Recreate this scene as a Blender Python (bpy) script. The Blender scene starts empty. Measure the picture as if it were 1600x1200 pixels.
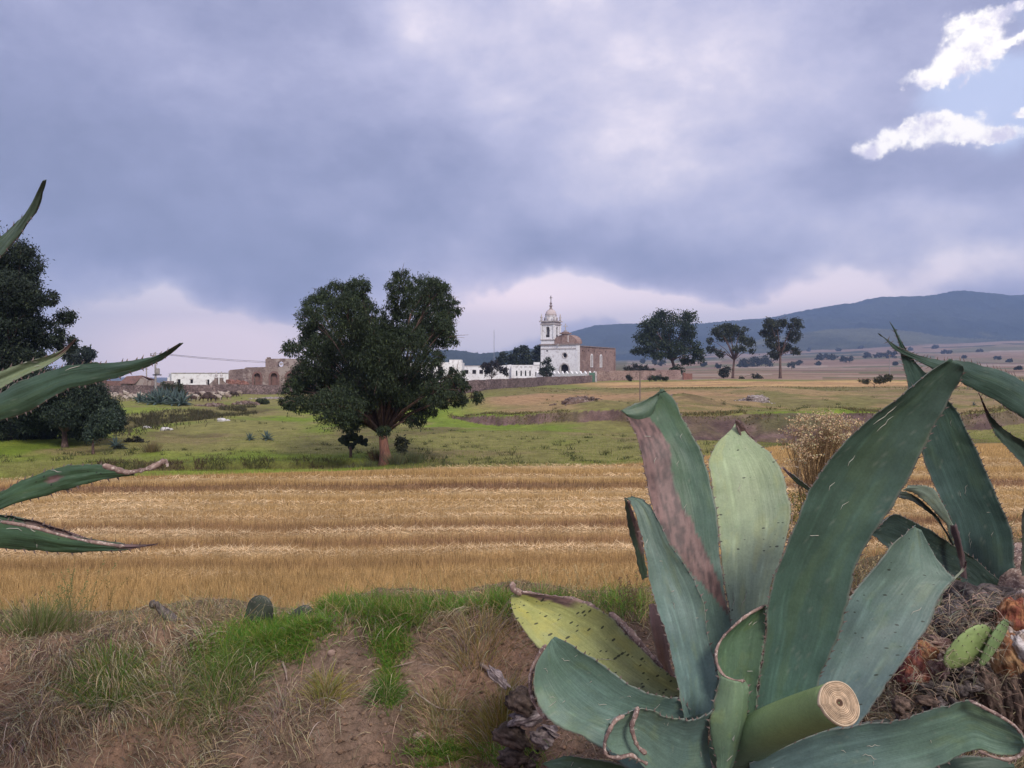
import bpy, bmesh, math, random
import numpy as np
from mathutils import Vector, Matrix
from mathutils.geometry import tessellate_polygon
random.seed(7)
RNG = np.random.default_rng(11)
SC = bpy.context.scene
COL = SC.collection

# ------------------------------------------------------------------ camera
FPX = 1230.0            # focal length in pixels of the 1600 px wide photograph
HORIZON = 582.0
EYE = Vector((0.0, 0.0, 3.4))
PITCH = math.atan((600 - HORIZON) / FPX)
cam_data = bpy.data.cameras.new('camera')
cam_data.sensor_width = 36.0
cam_data.lens = 36.0 * FPX / 1600.0
cam_data.clip_start = 0.05
cam_data.clip_end = 20000
cam = bpy.data.objects.new('camera', cam_data)
cam.location = EYE
cam.rotation_euler = (math.pi / 2 - PITCH, 0, 0)
COL.objects.link(cam)
SC.camera = cam

# ------------------------------------------------------------------ exposure
SC.view_settings.view_transform = 'Standard'
SC.view_settings.look = 'None'
SC.view_settings.gamma = 1
SC.view_settings.use_curve_mapping = False
SC.view_settings.exposure = 0.75
SC.cycles.max_bounces = 6
SC.cycles.diffuse_bounces = 3
SC.cycles.glossy_bounces = 2
SC.cycles.volume_bounces = 0
SC.cycles.use_denoising = True

# ------------------------------------------------------------------ sun
SUN_EL = math.radians(40)
SUN_AZ = math.radians(158)      # clockwise from +Y: behind the camera, to its right
sd = bpy.data.lights.new('sun', 'SUN')
sd.energy = 1.5
sd.angle = math.radians(14)
sd.color = (1.0, 0.93, 0.86)
sun = bpy.data.objects.new('sun', sd)
sdir = Vector((math.sin(SUN_AZ) * math.cos(SUN_EL), math.cos(SUN_AZ) * math.cos(SUN_EL), math.sin(SUN_EL)))
sun.rotation_euler = sdir.to_track_quat('Z', 'Y').to_euler()
COL.objects.link(sun)

# ------------------------------------------------------------------ node helper
class NT:
    def __init__(self, tree):
        self.t = tree
        self.n = tree.nodes
        self.l = tree.links
    def new(self, typ, **kw):
        n = self.n.new(typ)
        for k, v in kw.items():
            setattr(n, k, v)
        return n
    def put(self, sock, v):
        if v is None:
            return
        if isinstance(v, bpy.types.NodeSocket):
            self.l.new(v, sock)
        else:
            if isinstance(v, (tuple, list)) and len(v) == 3 and sock.type == 'RGBA':
                v = (*v, 1)
            sock.default_value = v
    def m(self, op, a, b=None, c=None, clamp=False):
        n = self.new('ShaderNodeMath', operation=op, use_clamp=clamp)
        self.put(n.inputs[0], a); self.put(n.inputs[1], b); self.put(n.inputs[2], c)
        return n.outputs[0]
    def v(self, op, a, b=None):
        n = self.new('ShaderNodeVectorMath', operation=op)
        self.put(n.inputs[0], a); self.put(n.inputs[1], b)
        return n.outputs['Value'] if op in ('DOT_PRODUCT', 'LENGTH') else n.outputs[0]
    def noise(self, vec, scale, detail=4, rough=0.55, dist=0.0, out=0):
        n = self.new('ShaderNodeTexNoise')
        self.put(n.inputs['Vector'], vec)
        n.inputs['Scale'].default_value = scale
        n.inputs['Detail'].default_value = detail
        n.inputs['Roughness'].default_value = rough
        n.inputs['Distortion'].default_value = dist
        return n.outputs[out]
    def mix(self, f, a, b, blend='MIX'):
        n = self.new('ShaderNodeMix', data_type='RGBA', blend_type=blend)
        self.put(n.inputs[0], f); self.put(n.inputs[6], a); self.put(n.inputs[7], b)
        return n.outputs[2]
    def ss(self, x, lo, hi):
        n = self.new('ShaderNodeMapRange', interpolation_type='SMOOTHSTEP')
        self.put(n.inputs[0], x); n.inputs[1].default_value = lo; n.inputs[2].default_value = hi
        return n.outputs[0]
    def lin(self, x, lo, hi, a=0.0, b=1.0):
        n = self.new('ShaderNodeMapRange')
        self.put(n.inputs[0], x); n.inputs[1].default_value = lo; n.inputs[2].default_value = hi
        n.inputs[3].default_value = a; n.inputs[4].default_value = b
        return n.outputs[0]

def srgb(r, g, b):
    f = lambda c: (c / 255) / 12.92 if c <= 10 else ((c / 255 + 0.055) / 1.055) ** 2.4
    return (f(r), f(g), f(b))

# ------------------------------------------------------------------ sky: a clear sky behind a broken storm-cloud layer
def azel(px, r):
    az = math.atan((px - 800) / FPX)
    el = math.atan((HORIZON - r) / math.hypot(FPX, px - 800))
    return az, el

def build_world():
    w = bpy.data.worlds.new('World')
    SC.world = w
    w.use_nodes = True
    t = NT(w.node_tree)
    t.n.clear()
    out = t.new('ShaderNodeOutputWorld')
    bg = t.new('ShaderNodeBackground')
    bg.inputs['Strength'].default_value = 0.1
    t.l.new(bg.outputs[0], out.inputs[0])
    sky = t.new('ShaderNodeTexSky', sky_type='NISHITA')
    sky.sun_disc = False
    sky.sun_elevation = SUN_EL
    sky.sun_rotation = SUN_AZ
    d = t.new('ShaderNodeTexCoord').outputs['Generated']
    sep = t.new('ShaderNodeSeparateXYZ'); t.l.new(d, sep.inputs[0])
    X, Y, Z = sep.outputs
    az = t.m('ARCTAN2', X, Y)
    el = t.m('ARCSINE', Z)
    comb = t.new('ShaderNodeCombineXYZ')
    t.put(comb.inputs[0], az); t.put(comb.inputs[1], el)
    P = comb.outputs[0]
    # warp
    n1 = t.noise(d, 3.2, 5, 0.55, out=1)
    off = t.v('MULTIPLY', t.v('SUBTRACT', n1, (0.5, 0.5, 0.5)), (0.26, 0.16, 0.0))
    n2 = t.noise(d, 11.0, 5, 0.55, out=1)
    off2 = t.v('MULTIPLY', t.v('SUBTRACT', n2, (0.5, 0.5, 0.5)), (0.07, 0.05, 0.0))
    PW = t.v('ADD', P, t.v('ADD', off, off2))
    n3 = t.noise(d, 30.0, 6, 0.6, out=1)
    off3 = t.v('MULTIPLY', t.v('SUBTRACT', n3, (0.5, 0.5, 0.5)), (0.05, 0.045, 0.0))
    PC = t.v('ADD', P, off3)
    def blob(coord, px, r, sx, sy, w):
        a, e = azel(px, r)
        q = t.v('MULTIPLY', t.v('SUBTRACT', coord, (a, e, 0)), (FPX / sx, FPX / sy, 0))
        return t.m('MULTIPLY', t.m('EXPONENT', t.m('MULTIPLY', t.v('DOT_PRODUCT', q, q), -1.0)), w)
    def total(coord, lst):
        s = None
        for b in lst:
            g = blob(coord, *b)
            s = g if s is None else t.m('ADD', s, g)
        return s
    # brightness of the cloud deck: 0 dark blue-grey .. 1 pale lavender
    blobs = [
        (150, 330, 380, 190, -0.20), (400, 405, 330, 62, -0.20), (430, 235, 220, 60, -0.13), (520, 60, 200, 70, -0.16),
        (640, 300, 190, 60, -0.07), (60, 40, 220, 80, -0.02),
        (330, 160, 300, 60, -0.04), (560, 100, 150, 45, 0.13), (680, 150, 140, 90, 0.20), (720, 20, 130, 50, 0.16),
        (640, 40, 60, 40, 0.16), (900, 30, 120, 60, 0.18),
        (960, 150, 190, 160, 0.24), (1010, 285, 110, 60, 0.20), (880, 80, 60, 80, -0.10), (830, 320, 90, 80, 0.02),
        (1150, 130, 160, 130, 0.16), (860, 400, 240, 42, -0.16), (1100, 400, 200, 50, -0.14), (1300, 90, 90, 70, 0.02),
        (1240, 250, 90, 50, 0.12),
        (1450, 280, 180, 45, -0.10), (1400, 370, 90, 35, 0.06), (1530, 345, 120, 30, 0.20), (1250, 330, 80, 30, 0.10),
        (1400, 430, 280, 30, 0.45), (1560, 400, 90, 35, -0.05),
        (720, 400, 60, 45, 0.22), (850, 470, 200, 42, 0.75), (740, 500, 110, 60, 0.45), (1100, 465, 260, 26, 0.75),
        (335, 522, 200, 58, 1.15), (450, 500, 120, 28, 0.45), (350, 580, 240, 40, 0.4), (40, 470, 120, 80, 0.02), (150, 500, 60, 60, -0.12),
    ]
    s = total(PW, blobs)
    streak = t.v('MULTIPLY', d, (1.0, 1.0, 1.6))
    f1 = t.noise(streak, 4.2, 9, 0.60, 0.15)
    f2 = t.noise(d, 1.3, 3, 0.5)
    val = t.m('ADD', s, t.m('ADD', t.m('MULTIPLY_ADD', f1, 1.05, -0.525), t.m('ADD', t.m('MULTIPLY_ADD', f2, 0.16, -0.08), t.m('MULTIPLY_ADD', t.noise(streak, 12.0, 7, 0.62, 0.0), 0.42, -0.21))))
    # an overcast sky is brighter overhead than near the horizon
    zen = t.ss(el, 0.30, 1.35)
    val = t.m('ADD', t.m('ADD', val, 0.45), t.m('MULTIPLY', zen, 0.50))
    ramp = t.new('ShaderNodeValToRGB')
    e = ramp.color_ramp.elements
    e[0].position = 0.0; e[0].color = (*srgb(128, 132, 160), 1)
    e[1].position = 1.0; e[1].color = (*srgb(244, 232, 238), 1)
    for p_, c_ in ((0.22, (142, 145, 175)), (0.42, (160, 161, 190)), (0.62, (182, 181, 207)), (0.80, (206, 201, 219))):
        x = e.new(p_); x.color = (*srgb(*c_), 1)
    t.put(ramp.inputs[0], val)
    cloud = ramp.outputs[0]
    # warm light under the cloud base
    pink = t.m('ADD', blob(P, 350, 540, 170, 60, 1.0), t.m('ADD', blob(P, 260, 560, 130, 45, 0.5), t.m('ADD', blob(P, 780, 480, 170, 60, 0.65), blob(P, 1150, 465, 380, 36, 0.55))), clamp=True)
    cloud = t.mix(t.m('MULTIPLY', pink, 0.8), cloud, t.mix(1.0, cloud, (1.85, 1.58, 1.42), 'MULTIPLY'))
    # thin blue gap and sunlit cumulus, upper right
    gap = total(PW, [(1560, 150, 75, 45, 1.0), (1600, 180, 120, 60, 0.8), (1600, 15, 60, 30, 0.5)])
    gapm = t.ss(gap, 0.2, 0.9)
    cloud = t.mix(t.m('MULTIPLY', gapm, 0.75), cloud, srgb(196, 208, 238))
    cum = total(PC, [(1533, 40, 34, 18, .9), (1512, 72, 30, 26, .95), (1482, 108, 34, 18, .85), (1450, 128, 34, 9, .6), (1578, 72, 40, 8, 0.9), (1500, 118, 22, 12, 0.5),
                     (1368, 232, 24, 15, .9), (1400, 216, 34, 16, .8), (1445, 195, 34, 14, .85), (1500, 200, 36, 20, .95), (1550, 213, 44, 9, 0.9), (1595, 176, 12, 5, 0.9), (1590, 14, 10, 6, .8)])
    fine = t.noise(d, 75.0, 5, 0.6)
    cumv = t.m('ADD', cum, t.m('ADD', t.m('MULTIPLY_ADD', fine, 1.0, -0.5), t.m('MULTIPLY_ADD', t.noise(d, 28.0, 5, 0.6), 1.3, -0.65)))
    cumm = t.m('MULTIPLY', t.ss(cumv, 0.26, 0.78), t.ss(cum, 0.06, 0.25))
    soft = t.ss(cum, 0.1, 1.0)
    cloud = t.mix(t.m('MULTIPLY', soft, 0.45), cloud, srgb(226, 224, 240))
    cumc = t.mix(t.ss(t.noise(d, 34.0, 6, 0.65), 0.40, 0.60), srgb(214, 208, 226), (1.06, 1.0, 0.95))
    cloud = t.mix(cumm, cloud, cumc)
    # the cloud layer is nearly closed; the clear sky shows through a little
    scaled = t.mix(1.0, cloud, (SKYGAIN, SKYGAIN, SKYGAIN), 'MULTIPLY')
    m = t.mix(0.94, sky.outputs[0], scaled)
    t.l.new(m, bg.inputs[0])
SKYGAIN = 7.7
build_world()

# ------------------------------------------------------------------ geometry helpers
UPV = Vector((0, math.sin(PITCH), math.cos(PITCH)))
FWD = Vector((0, math.cos(PITCH), -math.sin(PITCH)))
def ray(px, r):
    d = FWD + Vector((1, 0, 0)) * ((px - 800) / FPX) + UPV * (-(r - 600) / FPX)
    return d / d.y
def P3(px, r, d):
    return EYE + ray(px, r) * d

def tag(o, label=None, cat=None, group=None, kind=None):
    if label: o['label'] = label
    if cat: o['category'] = cat
    if group: o['group'] = group
    if kind: o['kind'] = kind
    return o
def empty(name, loc, rz=0.0):
    o = bpy.data.objects.new(name, None)
    o.location = loc; o.rotation_euler = (0, 0, rz)
    o.empty_display_size = 0.2
    COL.objects.link(o)
    return o
def link(name, me, parent=None, mats=()):
    o = bpy.data.objects.new(name, me)
    for m in mats:
        me.materials.append(m)
    COL.objects.link(o)
    if parent is not None:
        o.parent = parent
    return o
def copy_tree(o, parent=None):
    c = o.copy(); COL.objects.link(c)
    if parent is not None: c.parent = parent
    for ch in list(o.children):
        copy_tree(ch, c)
    return c

def mesh_np(name, V, F, col=None, smooth=False, uv=None):
    """V (n,3), F (m,k) with k = 3 or 4 (one kind)."""
    V = np.ascontiguousarray(V, dtype=np.float32).reshape(-1, 3)
    F = np.ascontiguousarray(F, dtype=np.int32)
    me = bpy.data.meshes.new(name)
    me.vertices.add(len(V)); me.vertices.foreach_set('co', V.ravel())
    m, k = F.shape
    me.loops.add(m * k); me.loops.foreach_set('vertex_index', F.ravel())
    me.polygons.add(m)
    me.polygons.foreach_set('loop_start', np.arange(0, m * k, k, dtype=np.int32))
    me.polygons.foreach_set('loop_total', np.full(m, k, dtype=np.int32))
    if smooth:
        me.polygons.foreach_set('use_smooth', np.ones(m, dtype=bool))
    me.update(calc_edges=True)
    if col is not None:
        c = np.ones((len(V), 4), dtype=np.float32); c[:, :3] = col
        a = me.color_attributes.new(name='Col', type='FLOAT_COLOR', domain='POINT')
        a.data.foreach_set('color', c.ravel())
    if uv is not None:
        l = me.uv_layers.new(name='UVMap')
        l.data.foreach_set('uv', np.ascontiguousarray(uv[F.ravel()], dtype=np.float32).ravel())
    return me

def _h(ix, iy, s):
    h = (ix.astype(np.int64) * 374761393 + iy.astype(np.int64) * 668265263 + s * 1274126177) & 0xFFFFFFFF
    h = ((h ^ (h >> 13)) * 1274126177) & 0xFFFFFFFF
    return ((h ^ (h >> 16)) & 0xFFFFFF) / float(0xFFFFFF)
def vn(x, y, s=0):
    x = np.asarray(x, dtype=float); y = np.asarray(y, dtype=float)
    ix = np.floor(x); iy = np.floor(y)
    fx = x - ix; fy = y - iy
    fx = fx * fx * (3 - 2 * fx); fy = fy * fy * (3 - 2 * fy)
    a = _h(ix, iy, s); b = _h(ix + 1, iy, s); c = _h(ix, iy + 1, s); d = _h(ix + 1, iy + 1, s)
    return (a * (1 - fx) + b * fx) * (1 - fy) + (c * (1 - fx) + d * fx) * fy
def fbm(x, y, s=0, o=4, g=0.5):
    t = 0; a = 1; n = 0
    for i in range(o):
        t = t + a * vn(np.asarray(x) * 2 ** i + 17.3 * i, np.asarray(y) * 2 ** i + 9.1 * i, s + i)
        n += a; a *= g
    return t / n
def sst(x, a, b):
    t = np.clip((np.asarray(x, dtype=float) - a) / (b - a), 0, 1)
    return t * t * (3 - 2 * t)

class MB:
    """collects faces of one mesh"""
    def __init__(self):
        self.v = []; self.f = []
    def add(self, vs, fs):
        b = len(self.v)
        self.v += [tuple(v) for v in vs]
        self.f += [tuple(b + i for i in f) for f in fs]
        return self
    def box(self, x0, x1, y0, y1, z0, z1):
        vs = [(x, y, z) for z in (z0, z1) for y in (y0, y1) for x in (x0, x1)]
        return self.add(vs, [(0, 2, 3, 1), (4, 5, 7, 6), (0, 1, 5, 4), (2, 6, 7, 3), (0, 4, 6, 2), (1, 3, 7, 5)])
    def lathe(self, prof, n=12, c=(0, 0, 0), rot=0.0):
        vs = []
        for r, z in prof:
            for i in range(n):
                a = 2 * math.pi * i / n + rot
                vs.append((c[0] + r * math.cos(a), c[1] + r * math.sin(a), c[2] + z))
        fs = []
        m = len(prof)
        for j in range(m - 1):
            for i in range(n):
                k = (i + 1) % n
                fs.append((j * n + i, j * n + k, (j + 1) * n + k, (j + 1) * n + i))
        fs.append(tuple(range(n - 1, -1, -1))); fs.append(tuple((m - 1) * n + i for i in range(n)))
        return self.add(vs, fs)
    def tube(self, pts, rad, n=6):
        pts = [Vector(p) for p in pts]
        if not hasattr(rad, '__len__'): rad = [rad] * len(pts)
        vs = []; fs = []
        ref = Vector((0.13, 0.91, 0.37)).normalized()
        for i, p in enumerate(pts):
            t = (pts[min(i + 1, len(pts) - 1)] - pts[max(i - 1, 0)]).normalized()
            a = t.cross(ref)
            if a.length < 1e-3: a = t.cross(Vector((1, 0, 0)))
            a.normalize(); b = t.cross(a)
            for k in range(n):
                w = 2 * math.pi * k / n
                vs.append(p + (a * math.cos(w) + b * math.sin(w)) * rad[i])
        for i in range(len(pts) - 1):
            for k in range(n):
                k2 = (k + 1) % n
                fs.append((i * n + k, i * n + k2, (i + 1) * n + k2, (i + 1) * n + k))
        fs.append(tuple(range(n - 1, -1, -1))); fs.append(tuple((len(pts) - 1) * n + k for k in range(n)))
        return self.add(vs, fs)
    def blob(self, c, r, n=8, seed=0, jit=0.25):
        """an uneven ellipsoid"""
        rr = random.Random(seed)
        m = max(4, n // 2 + 1)
        vs = [(c[0], c[1], c[2] - r[2])]
        for j in range(1, m):
            ph = math.pi * j / m
            for i in range(n):
                a = 2 * math.pi * (i + 0.5 * (j % 2)) / n
                k = 1 + rr.uniform(-jit, jit)
                vs.append((c[0] + r[0] * k * math.sin(ph) * math.cos(a), c[1] + r[1] * k * math.sin(ph) * math.sin(a), c[2] - r[2] * k * math.cos(ph)))
        vs.append((c[0], c[1], c[2] + r[2]))
        fs = [(0, 1 + (i + 1) % n, 1 + i) for i in range(n)]
        for j in range(m - 2):
            for i in range(n):
                k = (i + 1) % n
                fs.append((1 + j * n + i, 1 + j * n + k, 1 + (j + 1) * n + k, 1 + (j + 1) * n + i))
        L = len(vs) - 1
        fs += [(L, 1 + (m - 2) * n + i, 1 + (m - 2) * n + (i + 1) % n) for i in range(n)]
        return self.add(vs, fs)
    def poly(self, outer, holes, y0, y1):
        """a wall in the XZ plane with openings, from y0 to y1"""
        loops = [outer] + list(holes)
        flat = [p for l in loops for p in l]
        tris = tessellate_polygon([[Vector((p[0], p[1], 0)) for p in l] for l in loops])
        n = len(flat)
        vs = [(p[0], y0, p[1]) for p in flat] + [(p[0], y1, p[1]) for p in flat]
        fs = []
        for t in tris:
            a, b, c = [flat[i] for i in t]
            ar = (b[0] - a[0]) * (c[1] - a[1]) - (b[1] - a[1]) * (c[0] - a[0])
            t = tuple(t) if ar > 0 else (t[0], t[2], t[1])
            fs.append(t); fs.append((t[0] + n, t[2] + n, t[1] + n))
        k = 0
        for l in loops:
            for i in range(len(l)):
                j = (i + 1) % len(l)
                fs.append((k + i, k + j, n + k + j, n + k + i))
            k += len(l)
        return self.add(vs, fs)
    def build(self, name, mat, parent=None, smooth=False):
        me = bpy.data.meshes.new(name)
        me.from_pydata(self.v, [], self.f)
        bm = bmesh.new(); bm.from_mesh(me)
        bmesh.ops.recalc_face_normals(bm, faces=bm.faces)
        bm.to_mesh(me); bm.free()
        if smooth:
            for p in me.polygons: p.use_smooth = True
        return link(name, me, parent, [mat])

def arch(x0, x1, z0, zs, n=7, pointed=False):
    """outline of an arched opening: sill z0, spring zs"""
    r = (x1 - x0) / 2; c = (x0 + x1) / 2
    pts = [(x0, z0), (x1, z0)]
    for i in range(n + 1):
        a = math.pi * i / n
        h = r * (1.5 if pointed else 1.0) * math.sin(a)
        pts.append((c + r * math.cos(a), zs + h))
    return pts
def rect(x0, x1, z0, z1):
    return [(x0, z0), (x1, z0), (x1, z1), (x0, z1)]
def disc(cx, cz, r, n=14):
    return [(cx + r * math.cos(2 * math.pi * i / n), cz + r * math.sin(2 * math.pi * i / n)) for i in range(n)]

# ------------------------------------------------------------------ materials
MATS = {}
def mat_noise(name, cols, scale=1.0, rough=0.9, bump=0.3, bscale=None, detail=6, spec=0.2, dist=0.1, sheen=None, stretch=(1, 1, 1), lo=0.35, hi=0.65):
    m = bpy.data.materials.new(name); m.use_nodes = True
    t = NT(m.node_tree); b = t.n['Principled BSDF']
    pos = t.new('ShaderNodeNewGeometry').outputs['Position']
    if stretch != (1, 1, 1): pos = t.v('MULTIPLY', pos, stretch)
    f = t.ss(t.noise(pos, scale, detail, 0.6), lo, hi)
    c = t.mix(f, cols[0], cols[1])
    if len(cols) > 2:
        g = t.ss(t.noise(pos, scale * 3.7, 4, 0.6), 0.5, 0.68)
        c = t.mix(g, c, cols[2])
    t.put(b.inputs['Base Color'], c)
    b.inputs['Roughness'].default_value = rough
    b.inputs['Specular IOR Level'].default_value = spec
    if bump:
        bn = t.new('ShaderNodeBump'); bn.inputs['Strength'].default_value = bump; bn.inputs['Distance'].default_value = dist
        t.put(bn.inputs['Height'], t.noise(pos, bscale or scale * 4, 6, 0.65))
        t.put(b.inputs['Normal'], bn.outputs[0])
    MATS[name] = m
    return m

def mat_attr(name, rough=0.9, nscale=3.0, namp=0.5, bump=0.3, bscale=20.0, bdist=0.05, spec=0.2, trans=0.0, n2=None, n2amp=0.4):
    """base colour from the mesh's own colour attribute, varied by noise"""
    m = bpy.data.materials.new(name); m.use_nodes = True
    t = NT(m.node_tree); b = t.n['Principled BSDF']
    a = t.new('ShaderNodeAttribute'); a.attribute_name = 'Col'
    pos = t.new('ShaderNodeNewGeometry').outputs['Position']
    c = a.outputs['Color']
    if namp:
        f = t.lin(t.noise(pos, nscale, 6, 0.65), 0.3, 0.7, 1 - namp, 1 + namp)
        k = t.new('ShaderNodeCombineXYZ')
        for i in range(3): t.put(k.inputs[i], f)
        c = t.mix(1.0, c, k.outputs[0], 'MULTIPLY')
    if n2:
        f = t.lin(t.noise(pos, n2, 5, 0.7), 0.3, 0.7, 1 - n2amp, 1 + n2amp)
        k = t.new('ShaderNodeCombineXYZ')
        for i in range(3): t.put(k.inputs[i], f)
        c = t.mix(1.0, c, k.outputs[0], 'MULTIPLY')
    t.put(b.inputs['Base Color'], c)
    b.inputs['Roughness'].default_value = rough
    b.inputs['Specular IOR Level'].default_value = spec
    if bump:
        bn = t.new('ShaderNodeBump'); bn.inputs['Strength'].default_value = bump; bn.inputs['Distance'].default_value = bdist
        t.put(bn.inputs['Height'], t.noise(pos, bscale, 6, 0.7))
        t.put(b.inputs['Normal'], bn.outputs[0])
    if trans:
        tr = t.new('ShaderNodeBsdfTranslucent'); t.put(tr.inputs[0], c)
        mx = t.new('ShaderNodeMixShader'); mx.inputs[0].default_value = trans
        t.l.new(b.outputs[0], mx.inputs[1]); t.l.new(tr.outputs[0], mx.inputs[2])
        t.l.new(mx.outputs[0], t.n['Material Output'].inputs[0])
    MATS[name] = m
    return m

def mat_stone(name, c1, c2, mortar, scale=2.0, patch=None):
    """rubble masonry too far away to tell its stones apart"""
    m = bpy.data.materials.new(name); m.use_nodes = True
    t = NT(m.node_tree); b = t.n['Principled BSDF']
    pos = t.new('ShaderNodeNewGeometry').outputs['Position']
    w = t.v('ADD', pos, t.v('MULTIPLY', t.noise(pos, 2.0, 3, out=1), (0.25, 0.25, 0.25)))
    vo = t.new('ShaderNodeTexVoronoi', feature='F1'); t.put(vo.inputs['Vector'], w); vo.inputs['Scale'].default_value = scale
    ve = t.new('ShaderNodeTexVoronoi', feature='DISTANCE_TO_EDGE'); t.put(ve.inputs['Vector'], w); ve.inputs['Scale'].default_value = scale
    sp = t.new('ShaderNodeSeparateColor'); t.l.new(vo.outputs['Color'], sp.inputs[0])
    c = t.mix(sp.outputs[0], c1, c2)
    c = t.mix(t.ss(ve.outputs[0], 0.10, 0.03), c, mortar)
    big = t.noise(pos, 0.35, 5, 0.6)
    c = t.mix(t.ss(big, 0.42, 0.62), c, t.mix(1.0, c, (0.72, 0.70, 0.72), 'MULTIPLY'))
    if patch:
        c = t.mix(t.ss(t.noise(pos, 0.55, 6, 0.65), 0.52, 0.58), c, patch)
    t.put(b.inputs['Base Color'], c); b.inputs['Roughness'].default_value = 0.95; b.inputs['Specular IOR Level'].default_value = 0.1
    bn = t.new('ShaderNodeBump'); bn.inputs['Strength'].default_value = 0.6; bn.inputs['Distance'].default_value = 0.06
    t.put(bn.inputs['Height'], ve.outputs[0]); t.put(b.inputs['Normal'], bn.outputs[0])
    return m
# ------------------------------------------------------------------ terrain
CPX = np.array([-600, 0, 150, 300, 500, 700, 850, 980, 1150, 1300, 1450, 1600, 2200], float)
CY = np.array([9, 28, 36, 45, 55, 70, 90, 110, 150, 200, 300, 600, 900, 1600, 2600, 5200], float)
TAB = np.array([
    # y:  9  28  36  45   55   70  90  110  150  200  300  600  900  1600 2600 5200
    [0, 0, 0, 0, 0, .05, .2, .4, .3, -.5, -3, -10, -16, -25, -30, -30],
    [0, 0, 0, 0, 0, .05, .2, .42, .5, 0, -3, -10, -16, -25, -30, -30],
    [0, 0, -.05, 0, 0, .05, .2, .42, .5, 0, -3, -10, -16, -25, -30, -30],
    [0, 0, -.05, -.1, -.1, .05, .25, .45, .6, .3, -2, -8, -14, -25, -30, -30],
    [0, 0, 0, 0, 0, .1, .3, .5, .7, .8, 0, -5, -8, -10, -10, -10],
    [0, 0, 0, 0, .05, .3, .6, .9, 1.2, 1.4, 1.4, 1, 2, 8, 15, 15],
    [0, 0, 0, 0, .0, .5, .8, 1.0, 1.5, 1.6, 2.0, 4, 8, 20, 30, 30],
    [0, 0, 0, 0, .0, .5, .9, 1.2, 1.8, 2.0, 2.4, 5, 10, 24, 42, 60],
    [0, 0, 0, 0.0, 0.0, 0.2, .8, 1.4, 2.0, 2.2, 2.6, 6, 12, 32, 68, 90],
    [0, 0, 0, 0.0, 0.0, 0.2, .8, 1.4, 2.0, 2.2, 2.6, 6, 13, 38, 84, 110],
    [0, 0, 0, 0, 0.0, 0.2, .8, 1.4, 2.0, 2.2, 2.6, 7, 14, 45, 100, 130],
    [0, 0, 0, 0, 0, 0.2, .8, 1.4, 2.0, 2.2, 2.8, 7, 15, 50, 114, 150],
    [0, 0, 0, 0, 0, 0.2, .8, 1.4, 2.0, 2.2, 2.8, 8, 17, 58, 130, 160]], float)
def interp2(px, y):
    px = np.clip(px, CPX[0], CPX[-1]); y = np.clip(y, CY[0], CY[-1])
    i = np.clip(np.searchsorted(CPX, px, side='right') - 1, 0, len(CPX) - 2)
    ly = np.log(y); lc = np.log(CY)
    j = np.clip(np.searchsorted(lc, ly, side='right') - 1, 0, len(CY) - 2)
    a = (px - CPX[i]) / (CPX[i + 1] - CPX[i]); b = (ly - lc[j]) / (lc[j + 1] - lc[j])
    a = a * a * (3 - 2 * a)
    return (TAB[i, j] * (1 - a) + TAB[i + 1, j] * a) * (1 - b) + (TAB[i, j + 1] * (1 - a) + TAB[i + 1, j + 1] * a) * b

EDGE_PX = [-800, 0, 400, 600, 720, 1000, 1080, 1180, 1210, 1600, 2400]
EDGE_R = [765, 751, 740, 735, 732, 725, 716, 703, 698, 692, 690]
def edge_y(u):
    px = 800 + 1230 * np.asarray(u)
    return 4182.0 / (np.interp(px, EDGE_PX, EDGE_R) - HORIZON)

SC_PX = [640, 720, 760, 980, 1020, 1060, 1300, 1400, 1500, 1620, 1900]
SC_Y = [60, 57, 55, 53, 46, 38, 38, 42, 47, 52, 60]
SC_H = [0.0, 0.12, 0.60, 0.8, 1.1, 1.3, 1.25, 1.1, .9, .8, .7]
SC_W = [2, 1.6, 1.3, 1.3, 4, 6, 6, 4, 3, 3, 3]
def scarp(px, y):
    n = (fbm(px * 0.02, y * 0 + 3, 5, 4) - 0.5) * 3.0
    ys = np.interp(px, SC_PX, SC_Y) + n; h = np.interp(px, SC_PX, SC_H); w = np.interp(px, SC_PX, SC_W)
    s = sst(y, ys, ys + w)
    return s * h * (1 - sst(y, 70, 120)), (s > 0.02) * (s < 0.93) * (h > 0.1)

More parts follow.
